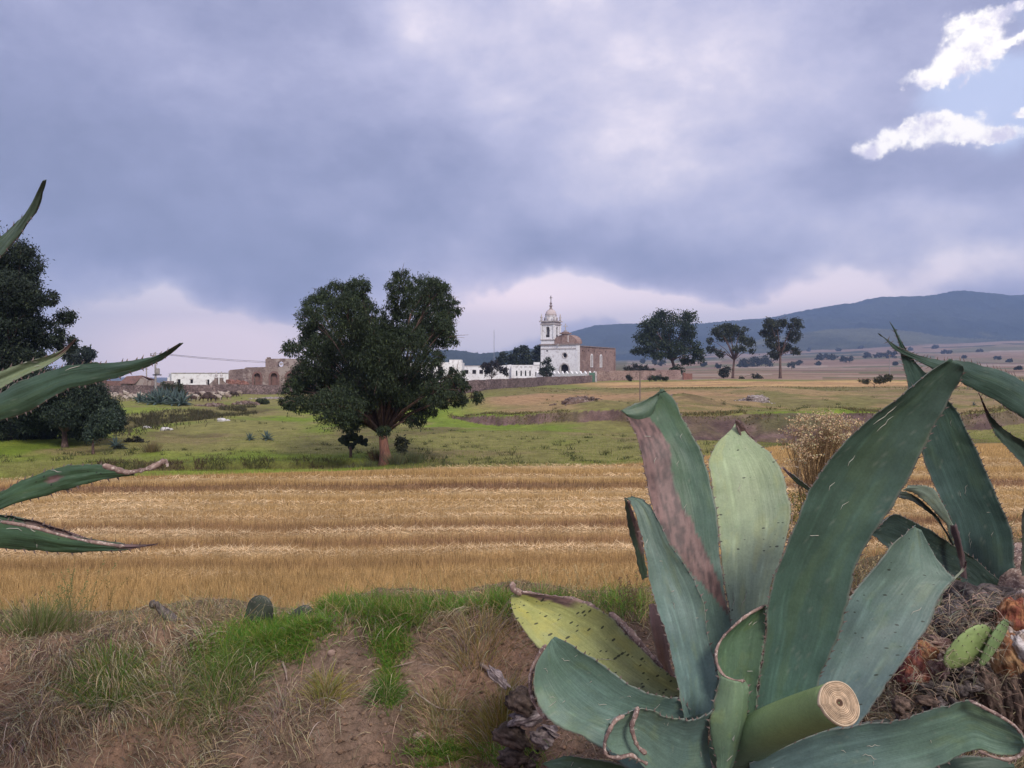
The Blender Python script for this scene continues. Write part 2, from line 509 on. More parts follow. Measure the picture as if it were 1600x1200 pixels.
def land_h(x, y):
    """height of the ground beyond the bank"""
    x = np.asarray(x, float); y = np.asarray(y, float)
    yy = np.maximum(y, 5)
    u = x / yy; px = 800 + 1230 * u
    z = interp2(px, yy)
    s, _ = scarp(px, yy)
    z = z + s
    ye = edge_y(u)
    past = sst(yy, ye, ye + 2.5)
    far = 1 - sst(yy, 150, 400)
    z = z + past * far * (fbm(x * 0.11, y * 0.11, 3, 4) - 0.5) * 0.9 * sst(yy, 28, 40) * (1 - 0.6 * sst(yy, 80, 110))
    z = z + past * far * (fbm(x * 0.5, y * 0.5, 9, 4) - 0.5) * 0.16
    z = z - 0.10 * past
    # ditch that runs along the field edge on the left
    yd = ye + 3.2 + (fbm(px * 0.006, 0 * px, 21, 3) - 0.5) * 3.0
    dm = sst(px, -100, 230) * (1 - sst(px, 520, 640))
    q = (yy - yd)
    z = z - dm * 0.55 * (sst(q, -1.6, -0.3) * (1 - sst(q, 0.5, 1.7)))
    # gully on the left
    gy = np.interp(px, [160, 220, 300, 420], [50, 56, 62, 74])
    gm = sst(px, 140, 190) * (1 - sst(px, 380, 440))
    z = z - gm * 0.7 * np.exp(-((yy - gy) / 3.0) ** 2)
    # hummock in the green pasture and spoil on the scarp
    z = z + 0.5 * np.exp(-((px - 930) / 60) ** 2 - ((yy - 60) / 3.5) ** 2) + 0.35 * np.exp(-((px - 800) / 80) ** 2 - ((yy - 92) / 6) ** 2)
    z = z + 0.5 * np.exp(-((px - 1070) / 50) ** 2 - ((yy - 56) / 4) ** 2)
    # field surface with windrows
    fm = (1 - past) * sst(yy, 9, 11)
    z = z + fm * ((fbm(x * 0.4, y * 0.4, 33, 3) - 0.5) * 0.08 + wind(x, y)[0] * 0.09)
    # plain
    z = z + sst(yy, 350, 900) * (fbm(x * 0.004, y * 0.004, 41, 4) - 0.5) * 6
    return z

WROWS = [29.6, 27.6, 24.9, 23.4, 21.7, 20.2, 19.2, 18.1, 16.3, 14.6, 13.2]
WAMP = [.5, .8, .8, .3, .9, 1., .9, .9, 1., .9, .3]
def wind(x, y):
    s = y - 0.05 * x + (fbm(x * 0.25, y * 0.05, 51, 4) - 0.5) * 0.4
    a = 0
    for w, k in zip(WROWS, WAMP):
        a = a + k * np.exp(-((s - w) / (0.20 + 0.006 * w)) ** 2)
    a = a * (0.25 + 1.4 * fbm(x * 0.6, y * 0.9, 53, 4))
    return np.clip(a, 0, 1.2), s
DARK = [(22.4, 24.0, .95), (25.3, 26.3, .4), (16.8, 17.7, .9), (15.2, 15.8, .6), (13.6, 14.2, .4), (18.6, 18.9, .3), (20.5, 21.0, .3), (28, 29, .4)]
def darkband(x, s):
    d = 0
    for a, b, k in DARK:
        d = d + k * sst(s, a - .15, a + .25) * (1 - sst(s, b - .3, b + .15))
    return d * (0.2 + 1.5 * fbm(x * 0.16, s * 0.9, 61, 4))

# bank: an earth bank between the road where the camera stands and the field
BPX = [-900, -200, 0, 100, 200, 240, 300, 380, 440, 480, 560, 640, 700, 780, 850, 950, 1050, 1200, 1350, 1450, 1530, 1600, 1750, 2600]
BR = [1008, 1008, 1008, 1003, 988, 982, 996, 1008, 1004, 980, 958, 962, 962, 950, 950, 960, 958, 940, 925, 912, 885, 868, 860, 860]
def bank_h(x, y):
    x = np.asarray(x, float); y = np.asarray(y, float)
    YC = 3.5
    px = 800 + 1230 * x / YC
    zc = 3.4 - (np.interp(px, BPX, BR) - HORIZON) / 1230 * YC
    rs = sst(x, -0.15, 0.35)
    yc = YC
    yt = 2.92 - 1.25 * rs + (fbm(x * 1.1, x * 0, 71, 3) - 0.5) * 0.35 * (1 - rs)
    zt = 1.82 + 0.30 * rs
    # left agave grows from a rise of its own
    s = np.clip((y - yt) / (yc - yt), 0, 1)
    lump = fbm(x * 1.7, y * 0, 73, 3)
    pw = 0.45 + 0.5 * (1 - lump) + 0.2 * rs
    prof = np.power(s, pw)
    z = zt + (zc - zt) * prof
    z = np.where(y < yt, zt - 0.12 * sst(yt - y, 0, 1.5), z)
    back = sst(y, yc, yc + 6.0)
    z = np.where(y > yc, zc * (1 - back), z)
    onf = sst(y, yt - 0.4, yt + 0.2) * (1 - sst(y, yc + 0.3, yc + 1.5))
    z = z + onf * ((fbm(x * 2.6, y * 2.6, 75, 5, 0.55) - 0.5) * 0.26 * (0.35 + s * (1 - s) * 3))
    z = z + (fbm(x * 14, y * 14, 77, 4, 0.6) - 0.5) * 0.035 * (1 - sst(y, 6, 9))
    z = z + 0.75 * np.exp(-((x + 1.75) / 0.55) ** 2 - ((y - 1.9) / 0.45) ** 2)
    return z
def ground_h(x, y):
    x = np.asarray(x, float); y = np.asarray(y, float)
    k = sst(y, 8.5, 11.0)
    return bank_h(x, np.minimum(y, 11)) * (1 - k) + land_h(x, np.maximum(y, 5)) * k
def gz(x, y):
    return float(ground_h(np.array([x]), np.array([y]))[0])
_GX = np.arange(-8, 8.01, 0.02); _GY = np.arange(1.2, 9.61, 0.015); _GH = None
def bank_cache(x, y):
    global _GH
    if _GH is None:
        A, B = np.meshgrid(_GX, _GY); _GH = ground_h(A, B)
    fx = np.clip((x - _GX[0]) / 0.02, 0, len(_GX) - 2.001); fy = np.clip((y - _GY[0]) / 0.015, 0, len(_GY) - 2.001)
    i = fx.astype(int); j = fy.astype(int); a = fx - i; b = fy - j
    return (_GH[j, i] * (1 - a) + _GH[j, i + 1] * a) * (1 - b) + (_GH[j + 1, i] * (1 - a) + _GH[j + 1, i + 1] * a) * b
def hit(px, r, ymin=1.2, ymax=2600):
    """ground point seen at a pixel of the photograph"""
    d = ray(px, r)
    ys = np.geomspace(ymin, ymax, 900)
    xs = d.x * ys; zs = EYE.z + d.z * ys
    h = ground_h(xs, ys)
    b = np.nonzero(h >= zs)[0]
    if len(b) == 0: return Vector((d.x * 300, 300, gz(d.x * 300, 300)))
    j = b[0]
    if j == 0: y = ys[0]
    else:
        a0 = zs[j - 1] - h[j - 1]; a1 = h[j] - zs[j]
        y = ys[j - 1] + (ys[j] - ys[j - 1]) * a0 / (a0 + a1 + 1e-9)
    return Vector((d.x * y, y, gz(d.x * y, y)))
def on(px, y, dz=0.0):
    """ground point in the column of a pixel at distance y"""
    x = ray(px, 600).x * y
    return Vector((x, y, gz(x, y) + dz))

def lerp3(a, b, t):
    t = np.asarray(t)[..., None]
    return np.asarray(a) * (1 - t) + np.asarray(b) * t

def grid_mesh(name, X, Y, Zv, C, mat, kind='structure'):
    ny, nx = X.shape
    V = np.stack([X, Y, Zv], -1).reshape(-1, 3)
    i = np.arange(ny * nx).reshape(ny, nx)
    F = np.stack([i[:-1, :-1], i[:-1, 1:], i[1:, 1:], i[1:, :-1]], -1).reshape(-1, 4)
    me = mesh_np(name, V, F, C.reshape(-1, 3), smooth=True)
    o = link(name, me, None, [mat]); o['kind'] = kind
    return o

SOIL = np.array((0.245, 0.170, 0.122)); SOIL_R = np.array((0.32, 0.20, 0.13)); SOIL_D = np.array((0.080, 0.056, 0.045))
STRAW = np.array((0.52, 0.37, 0.19)); GOLD = np.array((0.43, 0.265, 0.09)); BROWN = np.array((0.20, 0.10, 0.055))
GREEN = np.array((0.205, 0.255, 0.038)); OLIVE = np.array((0.19, 0.165, 0.065)); DRY = np.array((0.30, 0.22, 0.115)); SCARPC = np.array((0.105, 0.069, 0.060))

def build_land():
    ms = mat_attr('bank_soil', rough=0.95, nscale=9, namp=0.35, bump=0.9, bscale=70, bdist=0.02, n2=55, n2amp=0.3, spec=0.1)
    xs = np.concatenate([-np.geomspace(24, 3.4, 22)[:-1], np.arange(-3.4, 3.4, 0.022), np.geomspace(3.4, 24, 22)])
    ys = np.concatenate([np.linspace(-15, 0, 8)[:-1], np.arange(0, 1.4, 0.1), np.arange(1.4, 4.1, 0.02), np.arange(4.1, 11.3, 0.15)])
    X, Y = np.meshgrid(xs, ys)
    Zb = ground_h(X, Y)
    n = fbm(X * 2.2, Y * 2.2, 81, 4)
    C = lerp3(SOIL, SOIL_R, sst(n, 0.45, 0.7))
    C = lerp3(C, SOIL_R, np.exp(-((X - 0.02) / 0.28) ** 2) * sst(Y, 2.6, 3.0) * 0.8)
    C = lerp3(C, SOIL_D, sst(fbm(X * 5, Y * 5, 83, 4), 0.5, 0.75) * 0.6)
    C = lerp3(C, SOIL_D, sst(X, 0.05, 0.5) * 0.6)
    C = lerp3(C, DRY * 0.8, sst(Y, 3.4, 3.8) * 0.8)
    C = lerp3(C, GOLD * 0.8, sst(Y, 6, 9))
    grid_mesh('ground', X, Y, Zb, C, ms)

    us = np.concatenate([np.linspace(-1.25, -0.72, 26)[:-1], np.linspace(-0.72, 0.72, 720), np.linspace(0.72, 1.25, 26)[1:]])
    ye = edge_y(us)
    # stubble field
    v = np.linspace(0, 1, 330)
    Y = 10.8 + (ye[None, :] - 10.8) * v[:, None]; X = us[None, :] * Y
    Zf = ground_h(X, Y)
    a, s = wind(X, Y); dk = darkband(X, s)
    C = lerp3(GOLD, BROWN, np.clip(dk * 0.75, 0, 1))
    C = lerp3(C, STRAW, np.clip(a, 0, 1))
    C = C * 0.85
    grid_mesh('stubble_field', X, Y, Zf, C, mat_attr('stubble_soil', nscale=2.2, namp=0.25, bump=0.8, bscale=14, bdist=0.06, n2=18, n2amp=0.35, spec=0.1))
    # pasture, scarps and the golden strip
    v = np.linspace(0, 1, 420)
    Y = ye[None, :] * (165.0 / ye[None, :]) ** v[:, None]; X = us[None, :] * Y
    Zp = ground_h(X, Y)
    px = 800 + 1230 * us[None, :] + 0 * Y
    C = lerp3(GREEN, GREEN * np.array((0.78, 0.86, 0.8)), sst(fbm(X * 0.35, Y * 0.16, 91, 5), 0.4, 0.6))
    C = lerp3(C, OLIVE * 1.15, sst(fbm(X * 0.12, Y * 0.10, 93, 4), 0.44, 0.62) * 0.8)
    C = lerp3(C, DRY * 0.8, sst(fbm(X * 0.3, Y * 0.2, 94, 5), 0.58, 0.7) * 0.55)
    C = lerp3(C, OLIVE * 1.2, sst(Y, 60, 90) * 0.55)
    # dry ground and path on the right of the big tree
    scy = np.interp(px, SC_PX, SC_Y) + np.interp(px, SC_PX, SC_W)
    dry = sst(px, 700, 820) * sst(Y, scy - .5, scy + 1.5) * (1 - sst(Y, 84, 92))
    C = lerp3(C, lerp3(DRY * np.array((1.0, .95, .9)), OLIVE, sst(fbm(X * 0.25, Y * 0.3, 95, 4), 0.42, 0.6)), dry * 0.92)
    path = dry * np.exp(-((Y - 70 - 4 * np.sin(X * 0.15)) / 6.0) ** 2) * (px < 1180)
    C = lerp3(C, DRY * np.array((1.15, 1.0, 1.0)), np.clip(path * 1.2, 0, 1))
    band = sst(px, 700, 760) * sst(Y, 84, 90) * (1 - sst(Y, 104, 112))
    C = lerp3(C, OLIVE * 0.85, band * 0.85)
    gold = sst(px, 880 + (130 - Y) * 2.0, 960 + (130 - Y) * 2.0) * sst(Y, 104, 112) * (1 - sst(Y, 142, 150))
    gc = lerp3(np.array((0.50, 0.33, 0.15)), np.array((0.36, 0.22, 0.11)), sst(fbm(X * 0.15, Y * 0.5, 97, 4), 0.4, 0.6))
    C = lerp3(C, gc, gold)
    dry2 = sst(px, 1280, 1400) * sst(Y, 58, 64) * (1 - sst(Y, 104, 112))
    C = lerp3(C, lerp3(DRY * 0.85, OLIVE, sst(fbm(X * 0.2, Y * 0.5, 99, 4), 0.42, 0.6)), dry2 * 0.85)
    _, sm = scarp(px, Y)
    sc = lerp3(SCARPC, SCARPC * 1.5, sst(fbm(X * 0.8, Y * 0.8, 101, 4), 0.4, 0.7))
    C = lerp3(C, sc, sm * (0.75 + 0.25 * sst(fbm(X * 0.5, Y * 0.5, 103, 4), 0.3, 0.6)))
    front = sst(px, 1320, 1400) * (Y < np.interp(px, SC_PX, SC_Y))
    # ditch and gully are scrubby brown
    yd = edge_y(px * 0 + us[None, :]) + 3.2 + (fbm(px * 0.006, 0 * px, 21, 3) - 0.5) * 3.0
    dm = sst(px, -100, 230) * (1 - sst(px, 520, 640))
    C = lerp3(C, np.array((0.10, 0.075, 0.035)), dm * np.exp(-((Y - yd - 0.6) / 1.2) ** 2) * 0.95)
    gy = np.interp(px, [160, 220, 300, 420], [50, 56, 62, 74]); gm = sst(px, 140, 190) * (1 - sst(px, 400, 470))
    C = lerp3(C, np.array((0.11, 0.085, 0.045)), gm * np.exp(-((Y - gy) / 4.5) ** 2) * 0.9 * sst(fbm(X * 0.4, Y * 0.4, 105, 4), 0.3, 0.55))
    brn = sst(fbm(X * 0.22, Y * 0.13, 107, 4), 0.60, 0.72) * (Y < 60)
    C = lerp3(C, np.array((0.13, 0.10, 0.05)), brn * 0.7)
    grid_mesh('pasture', X, Y, Zp, C, mat_attr('pasture_turf', nscale=1.3, namp=0.28, bump=0.6, bscale=5, bdist=0.12, n2=7, n2amp=0.3, spec=0.1))
    # plain up to the foot of the mountains
    v = np.linspace(0, 1, 300)
    Y = 165.0 * (5200 / 165.0) ** v[:, None] + 0 * us[None, :]; X = us[None, :] * Y
    Zl = ground_h(X, Y) - 0.0
    px = 800 + 1230 * us[None, :] + 0 * Y
    ly = np.log(Y)
    w = (fbm(px * 0.003, ly * 1.5, 111, 3) - 0.5)
    cell = np.floor(ly * 9 + w * 3.0)
    cellx = np.floor(px * 0.006 + _h(cell, cell * 0, 3) * 5)
    rnd = _h(cell, cellx, 7)
    pal = np.array([(0.30, 0.20, 0.14), (0.25, 0.20, 0.12), (0.16, 0.16, 0.08), (0.34, 0.24, 0.18), (0.13, 0.14, 0.07), (0.27, 0.17, 0.12), (0.20, 0.13, 0.10), (0.42, 0.33, 0.26)])
    C = pal[np.minimum((rnd * 8).astype(int), 7)] * 0.9
    C = lerp3(C, np.array((0.24, 0.17, 0.12)), 0.25 + 0 * Y)
    wood = sst(fbm(px * 0.012, ly * 14, 113, 5), 0.56, 0.62) * sst(Y, 900, 1700)
    C = lerp3(C, np.array((0.03, 0.045, 0.02)), wood * 0.9)
    C = lerp3(C, np.array((0.12, 0.11, 0.05)), (px < 980) * 0.8)
    grid_mesh('plain', X, Y, Zl, C, mat_attr('plain_soil', nscale=0.02, namp=0.2, bump=0.3, bscale=0.2, bdist=1.0, n2=0.15, n2amp=0.2, spec=0.05))

def ridge(name, pxs, rows, yfoot, ycrest, yback, cols, seed, amp=6.0, n=700, m=150):
    u0 = (pxs[0] - 800) / 1230; u1 = (pxs[-1] - 800) / 1230
    us = np.linspace(u0, u1, n)
    px = 800 + 1230 * us
    zc = EYE.z - (np.interp(px, pxs, rows) - HORIZON) / 1230 * ycrest
    v = np.linspace(0, 1.25, m)[:, None]
    Y = np.where(v <= 1, yfoot + (ycrest - yfoot) * v, ycrest + (yback - ycrest) * (v - 1) * 4) + 0 * us[None, :]
    X = us[None, :] * Y
    z0 = ground_h(us * yfoot, us * 0 + yfoot) - 4
    p = sst(v, 0.0, 1.06) * 0.55 + 0.45 * np.clip(v, 0, 1) ** 1.3
    Zm = z0[None, :] + (zc - z0)[None, :] * np.where(v <= 1, p / p[np.argmin(abs(v[:, 0] - 1))], 1 - (v - 1) * 3.5)
    env = np.clip(v, 0, 1) * (1 - 0.9 * sst(v, 0.8, 1.0))
    Zm = Zm + env * (fbm(X * 0.0045, Y * 0.0025, seed, 5) - 0.5) * (zc - z0)[None, :] * 0.55
    Zm = Zm - env * np.abs(fbm(X * 0.009, Y * 0.003, seed + 9, 4) - 0.5) * (zc - z0)[None, :] * 0.35
    Zm = Zm + (fbm(px[None, :] * 0.35 + 0 * v, v * 60, seed + 2, 3) - 0.5) * amp
    nn = fbm(X * 0.006, Y * 0.004, seed + 5, 5)
    C = lerp3(cols[0], cols[1], sst(nn + 0.15 * v, 0.45, 0.62))
    C = lerp3(C, cols[2], sst(nn, 0.55, 0.66) * (1 - sst(v, 0.18, 0.42)))
    return grid_mesh(name, X, Y, Zm, C, mat_attr(name + '_wood', nscale=0.012, namp=0.3, bump=0.8, bscale=0.05, bdist=8, n2=0.08, n2amp=0.3, spec=0.0))

def build_ridges():
    f = (np.array((0.026, 0.040, 0.036)), np.array((0.042, 0.055, 0.042)), np.array((0.13, 0.13, 0.07)))  # forest greens carry some of the distance haze's blue in the colour
    ridge('mountain', [800, 840, 862, 885, 930, 980, 1000, 1060, 1100, 1160, 1200, 1250, 1285, 1330, 1375, 1411, 1442, 1470, 1487, 1510, 1532, 1577, 1600, 1700, 1900, 2200],
          [588, 560, 538, 521, 508.5, 506, 505, 505, 504, 499, 496, 487, 480, 474, 464, 464.5, 462, 459, 455, 454.5, 457.5, 461, 461, 468, 490, 540], 2300, 3500, 4300, f, 200, 7)
    g = (f[0] * 1.1, f[1], f[0])
    ridge('hill', [560, 620, 660, 690, 720, 735, 752, 775, 800, 830, 860, 900, 960], [585, 562, 552, 546.5, 547.5, 550, 552.5, 551, 548, 545, 548, 556, 585], 1300, 1800, 2200, g, 300, 7, 300, 60)
    h = (np.array((0.06, 0.065, 0.035)), np.array((0.11, 0.11, 0.06)), np.array((0.13, 0.12, 0.07)))
    ridge('foothill', [1000, 1100, 1180, 1240, 1300, 1350, 1400, 1450, 1500, 1600, 1800], [566, 546, 532, 522, 514, 513, 515, 521, 526, 532, 545], 2000, 2650, 2900, h, 400, 8, 400, 70)

def build_haze():
    mb = MB(); mb.box(-6700, 6700, -60, 5300, -45, 392)
    m = bpy.data.materials.new('haze'); m.use_nodes = True
    t = NT(m.node_tree); t.n.clear()
    out = t.new('ShaderNodeOutputMaterial'); pv = t.new('ShaderNodeVolumePrincipled')
    pv.inputs['Color'].default_value = (0.46, 0.63, 1.0, 1)
    pv.inputs['Density'].default_value = 0.00024
    pv.inputs['Anisotropy'].default_value = 0.0
    t.l.new(pv.outputs[0], out.inputs['Volume'])
    m.cycles.homogeneous_volume = True if hasattr(m, 'cycles') and hasattr(m.cycles, 'homogeneous_volume') else None
    o = mb.build('haze', m); o['kind'] = 'stuff'
build_land()
build_ridges()
build_haze()
# ------------------------------------------------------------------ agave leaves
def mat_agave(name, dots=0.0, rough=0.5, gloss=0.35):
    m = bpy.data.materials.new(name); m.use_nodes = True
    t = NT(m.node_tree); b = t.n['Principled BSDF']
    a = t.new('ShaderNodeAttribute'); a.attribute_name = 'Col'
    uv = t.new('ShaderNodeUVMap').outputs[0]
    pos = t.new('ShaderNodeNewGeometry').outputs['Position']
    c = a.outputs['Color']
    # powdery bloom in clouds, fine fibres along the leaf
    f = t.lin(t.noise(pos, 7, 6, 0.6), 0.3, 0.7, 0.78, 1.20)
    st = t.lin(t.noise(t.v('MULTIPLY', uv, (5, 90, 1)), 1.0, 5, 0.6), 0.3, 0.7, 0.93, 1.07)
    sp = t.lin(t.noise(pos, 160, 3, 0.6), 0.3, 0.7, 0.9, 1.1)
    k = t.m('MULTIPLY', t.m('MULTIPLY', f, st), sp)
    kk = t.new('ShaderNodeCombineXYZ')
    for i in range(3): t.put(kk.inputs[i], k)
    c = t.mix(1.0, c, kk.outputs[0], 'MULTIPLY')
    wipe = t.ss(t.noise(pos, 16, 5, 0.7, 1.5), 0.56, 0.72)
    c = t.mix(t.m('MULTIPLY', wipe, 0.34), c, t.mix(1.0, c, (0.62, 0.80, 0.55), 'MULTIPLY'))
    # dark pits
    if dots > 0:
        vo = t.new('ShaderNodeTexVoronoi', feature='F1'); vo.inputs['Scale'].default_value = 85
        t.put(vo.inputs['Vector'], t.v('MULTIPLY', uv, (1.0, 0.42, 1)))
        sc = t.new('ShaderNodeSeparateColor'); t.l.new(vo.outputs['Color'], sc.inputs[0])
        rad = t.m('MULTIPLY', t.ss(sc.outputs[0], 1 - dots, 1.15 - dots * .5), 0.20 + 0.22 * dots)
        msk = t.ss(t.m('SUBTRACT', rad, vo.outputs['Distance']), 0.0, 0.08)
        c = t.mix(t.m('MULTIPLY', msk, 0.88), c, (0.02, 0.025, 0.015))
    t.put(b.inputs['Base Color'], c)
    b.inputs['Roughness'].default_value = rough
    b.inputs['Specular IOR Level'].default_value = gloss
    bn = t.new('ShaderNodeBump'); bn.inputs['Strength'].default_value = 0.3; bn.inputs['Distance'].default_value = 0.008
    h = t.m('ADD', t.m('MULTIPLY', t.noise(t.v('MULTIPLY', uv, (6, 60, 1)), 1.0, 5, 0.6), 1.0), t.noise(pos, 12, 4, 0.5))
    t.put(bn.inputs['Height'], h); t.put(b.inputs['Normal'], bn.outputs[0])
    return m
AM = {}
def agave_mats():
    AM['plain'] = mat_agave('agave_skin', 0.03)
    AM['dotted'] = mat_agave('agave_pitted_skin', 0.33)
    AM['very'] = mat_agave('agave_very_pitted_skin', 0.62)
    AM['dry'] = mat_noise('dry_leaf_edge', [(0.36, 0.25, 0.20), (0.15, 0.10, 0.09), (0.55, 0.45, 0.38)], 30, 0.9, 0.6, 140, dist=0.004)
    AM['spine'] = mat_noise('agave_spine', [(0.10, 0.07, 0.06), (0.22, 0.17, 0.15)], 40, 0.6, 0)
    AM['mark'] = mat_noise('pale_scratch', [(0.38, 0.40, 0.33), (0.46, 0.42, 0.34)], 60, 0.9, 0)

def catmull(P, n):
    P = np.asarray(P, float); m = len(P)
    if m == 2:
        t = np.linspace(0, 1, n)[:, None]; return P[0] * (1 - t) + P[1] * t
    seg = np.linalg.norm((P[1:] - P[:-1]).reshape(m - 1, -1), axis=1); c = np.concatenate([[0], np.cumsum(seg)]); c /= c[-1]
    t = np.linspace(0, 1, n)
    i = np.clip(np.searchsorted(c, t, side='right') - 1, 0, m - 2)
    # monotone-ish hermite
    d = np.zeros_like(P)
    dc = np.diff(c)[:, None]
    sl = (P[1:] - P[:-1]) / np.maximum(dc, 1e-6)
    d[1:-1] = (sl[1:] * dc[:-1] + sl[:-1] * dc[1:]) / (dc[1:] + dc[:-1])
    d[0] = sl[0]; d[-1] = sl[-1]
    hseg = (c[i + 1] - c[i]); u = (t - c[i]) / np.maximum(hseg, 1e-9)
    u = u[:, None]; h = hseg[:, None]
    return (2 * u ** 3 - 3 * u ** 2 + 1) * P[i] + (u ** 3 - 2 * u ** 2 + u) * h * d[i] + (-2 * u ** 3 + 3 * u ** 2) * P[i + 1] + (u ** 3 - u ** 2) * h * d[i + 1]

def leaf(parent, rows, d0, d1, tilt=0.0, cup=0.12, thick=0.028, colA=(0.06, 0.12, 0.085), colB=None, tipdead=2.0, dead=None, mat='plain',
         teeth=1.0, label=None, seed=1, dmid=None, wave=0.006, n=96, m=27, name='leaf', edgecol=None, scratches=6, jag=0.004, origin=None, tipsoft=0.06):
    """rows run from the base to the tip, each (left px, left row, right px, right row) or three (px, row, distance) points;
    the leaf is laid out in metres, curved across, given its own thickness and toothed margins."""
    rr = np.random.default_rng(seed)
    L = []; R = []; M = []
    k = len(rows)
    three = len(rows[0]) == 3
    for q, rw in enumerate(rows):
        s = q / (k - 1)
        if three:
            a, b, c = rw
            L.append(P3(*a)); M.append(P3(*b)); R.append(P3(*c))
        else:
            d = d0 * (1 - s) + d1 * s
            if dmid is not None: d += dmid * math.sin(math.pi * s)
            tl = rw[4] if len(rw) > 4 else tilt
            L.append(P3(rw[0], rw[1], d - tl)); R.append(P3(rw[2], rw[3], d + tl))
    L = np.array(L); R = np.array(R)
    both = np.concatenate([L, R] + ([np.array(M)] if three else []), axis=1)
    both = catmull(both, n)
    L = both[:, :3]; R = both[:, 3:6]
    w = np.linspace(0, 1, m)
    s = np.linspace(0, 1, n)
    if three:
        Mi = both[:, 6:9]
        C = 2 * Mi - 0.5 * (L + R)
        W = w[None, :, None]
        G = (1 - W) ** 2 * L[:, None] + 2 * W * (1 - W) * C[:, None] + W ** 2 * R[:, None]
    else:
        G = L[:, None] * (1 - w[None, :, None]) + R[:, None] * w[None, :, None]
    ds = np.gradient(G, axis=0); dw = np.gradient(G, axis=1)
    N = np.cross(ds, dw); N /= (np.linalg.norm(N, axis=2, keepdims=True) + 1e-9)
    eye = np.array(EYE); tow = eye - G
    sg = np.sign((N * tow).sum(2).mean()); N *= sg          # towards the viewer's side
    width = np.linalg.norm(R - L, axis=1)[:, None]
    cc = 1 - (2 * w[None, :] - 1) ** 2
    G = G - N * (cup * width * cc)[..., None]
    # undulation, margin waves and ragged edges
    arc = np.concatenate([[0], np.cumsum(np.linalg.norm(np.diff(G[:, m // 2], axis=0), axis=1))])
    und = (fbm(arc[:, None] * 5 + seed, w[None, :] * 2.2 + seed, seed, 3) - 0.5) * wave * 3
    em = np.abs(2 * w - 1) ** 3
    und = und + (fbm(arc[:, None] * 22, (w[None, :] > .5) * 9.0 + seed, seed + 3, 2) - 0.5) * wave * 2 * em[None, :]
    G = G + N * und[..., None]
    ac = (R - L) / np.maximum(np.linalg.norm(R - L, axis=1)[:, None], 1e-6)
    jl = (fbm(arc * 38, arc * 0 + seed, seed + 5, 3) - 0.5) * 2 * jag; jr = (fbm(arc * 38, arc * 0 + seed + 40, seed + 6, 3) - 0.5) * 2 * jag
    scal = np.abs(np.sin(arc * math.pi / 0.028)) * 0.0025
    G[:, 0] += ac * (jl + scal)[:, None]; G[:, -1] += ac * (jr - scal)[:, None]
    G[:, 1] += ac * (jl * .5)[:, None]; G[:, -2] += ac * (jr * .5)[:, None]
    th = thick * np.clip(1 - np.abs(2 * w[None, :] - 1) ** 3, 0, 1) * (1 - 0.75 * s[:, None]) * np.minimum(1, width / 0.12) + 0.0025
    B = G - N * th[..., None]
    V = np.concatenate([G.reshape(-1, 3), B.reshape(-1, 3)])
    i = np.arange(n * m).reshape(n, m); nb = n * m
    F1 = np.stack([i[:-1, :-1], i[:-1, 1:], i[1:, 1:], i[1:, :-1]], -1).reshape(-1, 4)
    F2 = np.stack([i[:-1, :-1], i[1:, :-1], i[1:, 1:], i[:-1, 1:]], -1).reshape(-1, 4) + nb
    if sg < 0: pass
    e1 = np.stack([i[:-1, 0], i[1:, 0], i[1:, 0] + nb, i[:-1, 0] + nb], -1)
    e2 = np.stack([i[:-1, -1], i[:-1, -1] + nb, i[1:, -1] + nb, i[1:, -1]], -1)
    e3 = np.stack([i[-1, :-1], i[-1, 1:], i[-1, 1:] + nb, i[-1, :-1] + nb], -1)
    F = np.concatenate([F1, F2, e1, e2, e3])
    S = s[:, None] + 0 * w[None, :]; Wg = w[None, :] + 0 * S
    colB = colA if colB is None else colB
    nn = fbm(S * 5 + seed, Wg * 2.5, seed + 11, 4)
    c = lerp3(colA, colB, np.clip(1.15 - S * 1.5 + (nn - 0.5) * 0.9, 0, 1))
    lum = c.mean(-1, keepdims=True); c = (c * 0.82 + lum * 0.18) * np.array((1.06, 1.03, 0.95)) * 1.0
    st = fbm(S * 1.2 + seed * 3, Wg * 26, seed + 23, 3); c = c * (0.95 + 0.10 * st)[..., None]
    pat = sst(fbm(S * 7 + seed, Wg * 5 + 3, seed + 29, 5, 0.6), 0.56, 0.72); c = lerp3(c, c * np.array((1.25, 1.12, 0.85)), pat * 0.55)
    c = c * (1 + 0.10 * np.exp(-((Wg - 0.5) / 0.06) ** 2))[..., None]
    for sd_, ph_ in ((-1, 0), (1, 1.3), (-1, 2.1)):
        w0 = 0.5 + sd_ * (0.34 - 0.10 * ph_ * .4 - 0.13 * S) + 0.012 * np.abs(np.sin(S * 26 + ph_ * 3)) + (fbm(S * 3 + ph_, S * 0 + seed, seed + 31, 2) - .5) * .12
        ln = np.exp(-((Wg - w0) / 0.010) ** 2) * (S > .08) * (S < .8 - .1 * ph_)
        c = c * (1 + 0.34 * ln)[..., None]
    spk = sst(fbm(S * 70 + seed, Wg * 34, seed + 37, 2), 0.80, 0.87) * 0.20
    c = lerp3(c, np.array((0.30, 0.31, 0.24)), spk)
    # tan margin line
    eg = np.clip((np.abs(2 * Wg - 1) - 0.955) / 0.04, 0, 1)
    c = lerp3(c, edgecol or (0.22, 0.20, 0.17), eg * 0.55)
    dn = fbm(S * 14 + seed, Wg * 10, seed + 17, 4)
    dm = sst(S + (dn - 0.5) * 0.10 - 0.03 * np.abs(2 * Wg - 1), tipdead, tipdead + tipsoft * 0.3)
    if dead is not None:
        dm = np.maximum(dm, dead(S, Wg, dn))
    dcol = lerp3((0.19, 0.115, 0.10), (0.085, 0.055, 0.05), sst(fbm(S * 30, Wg * 22, seed + 19, 4), 0.4, 0.65))
    c = lerp3(c, dcol, dm)
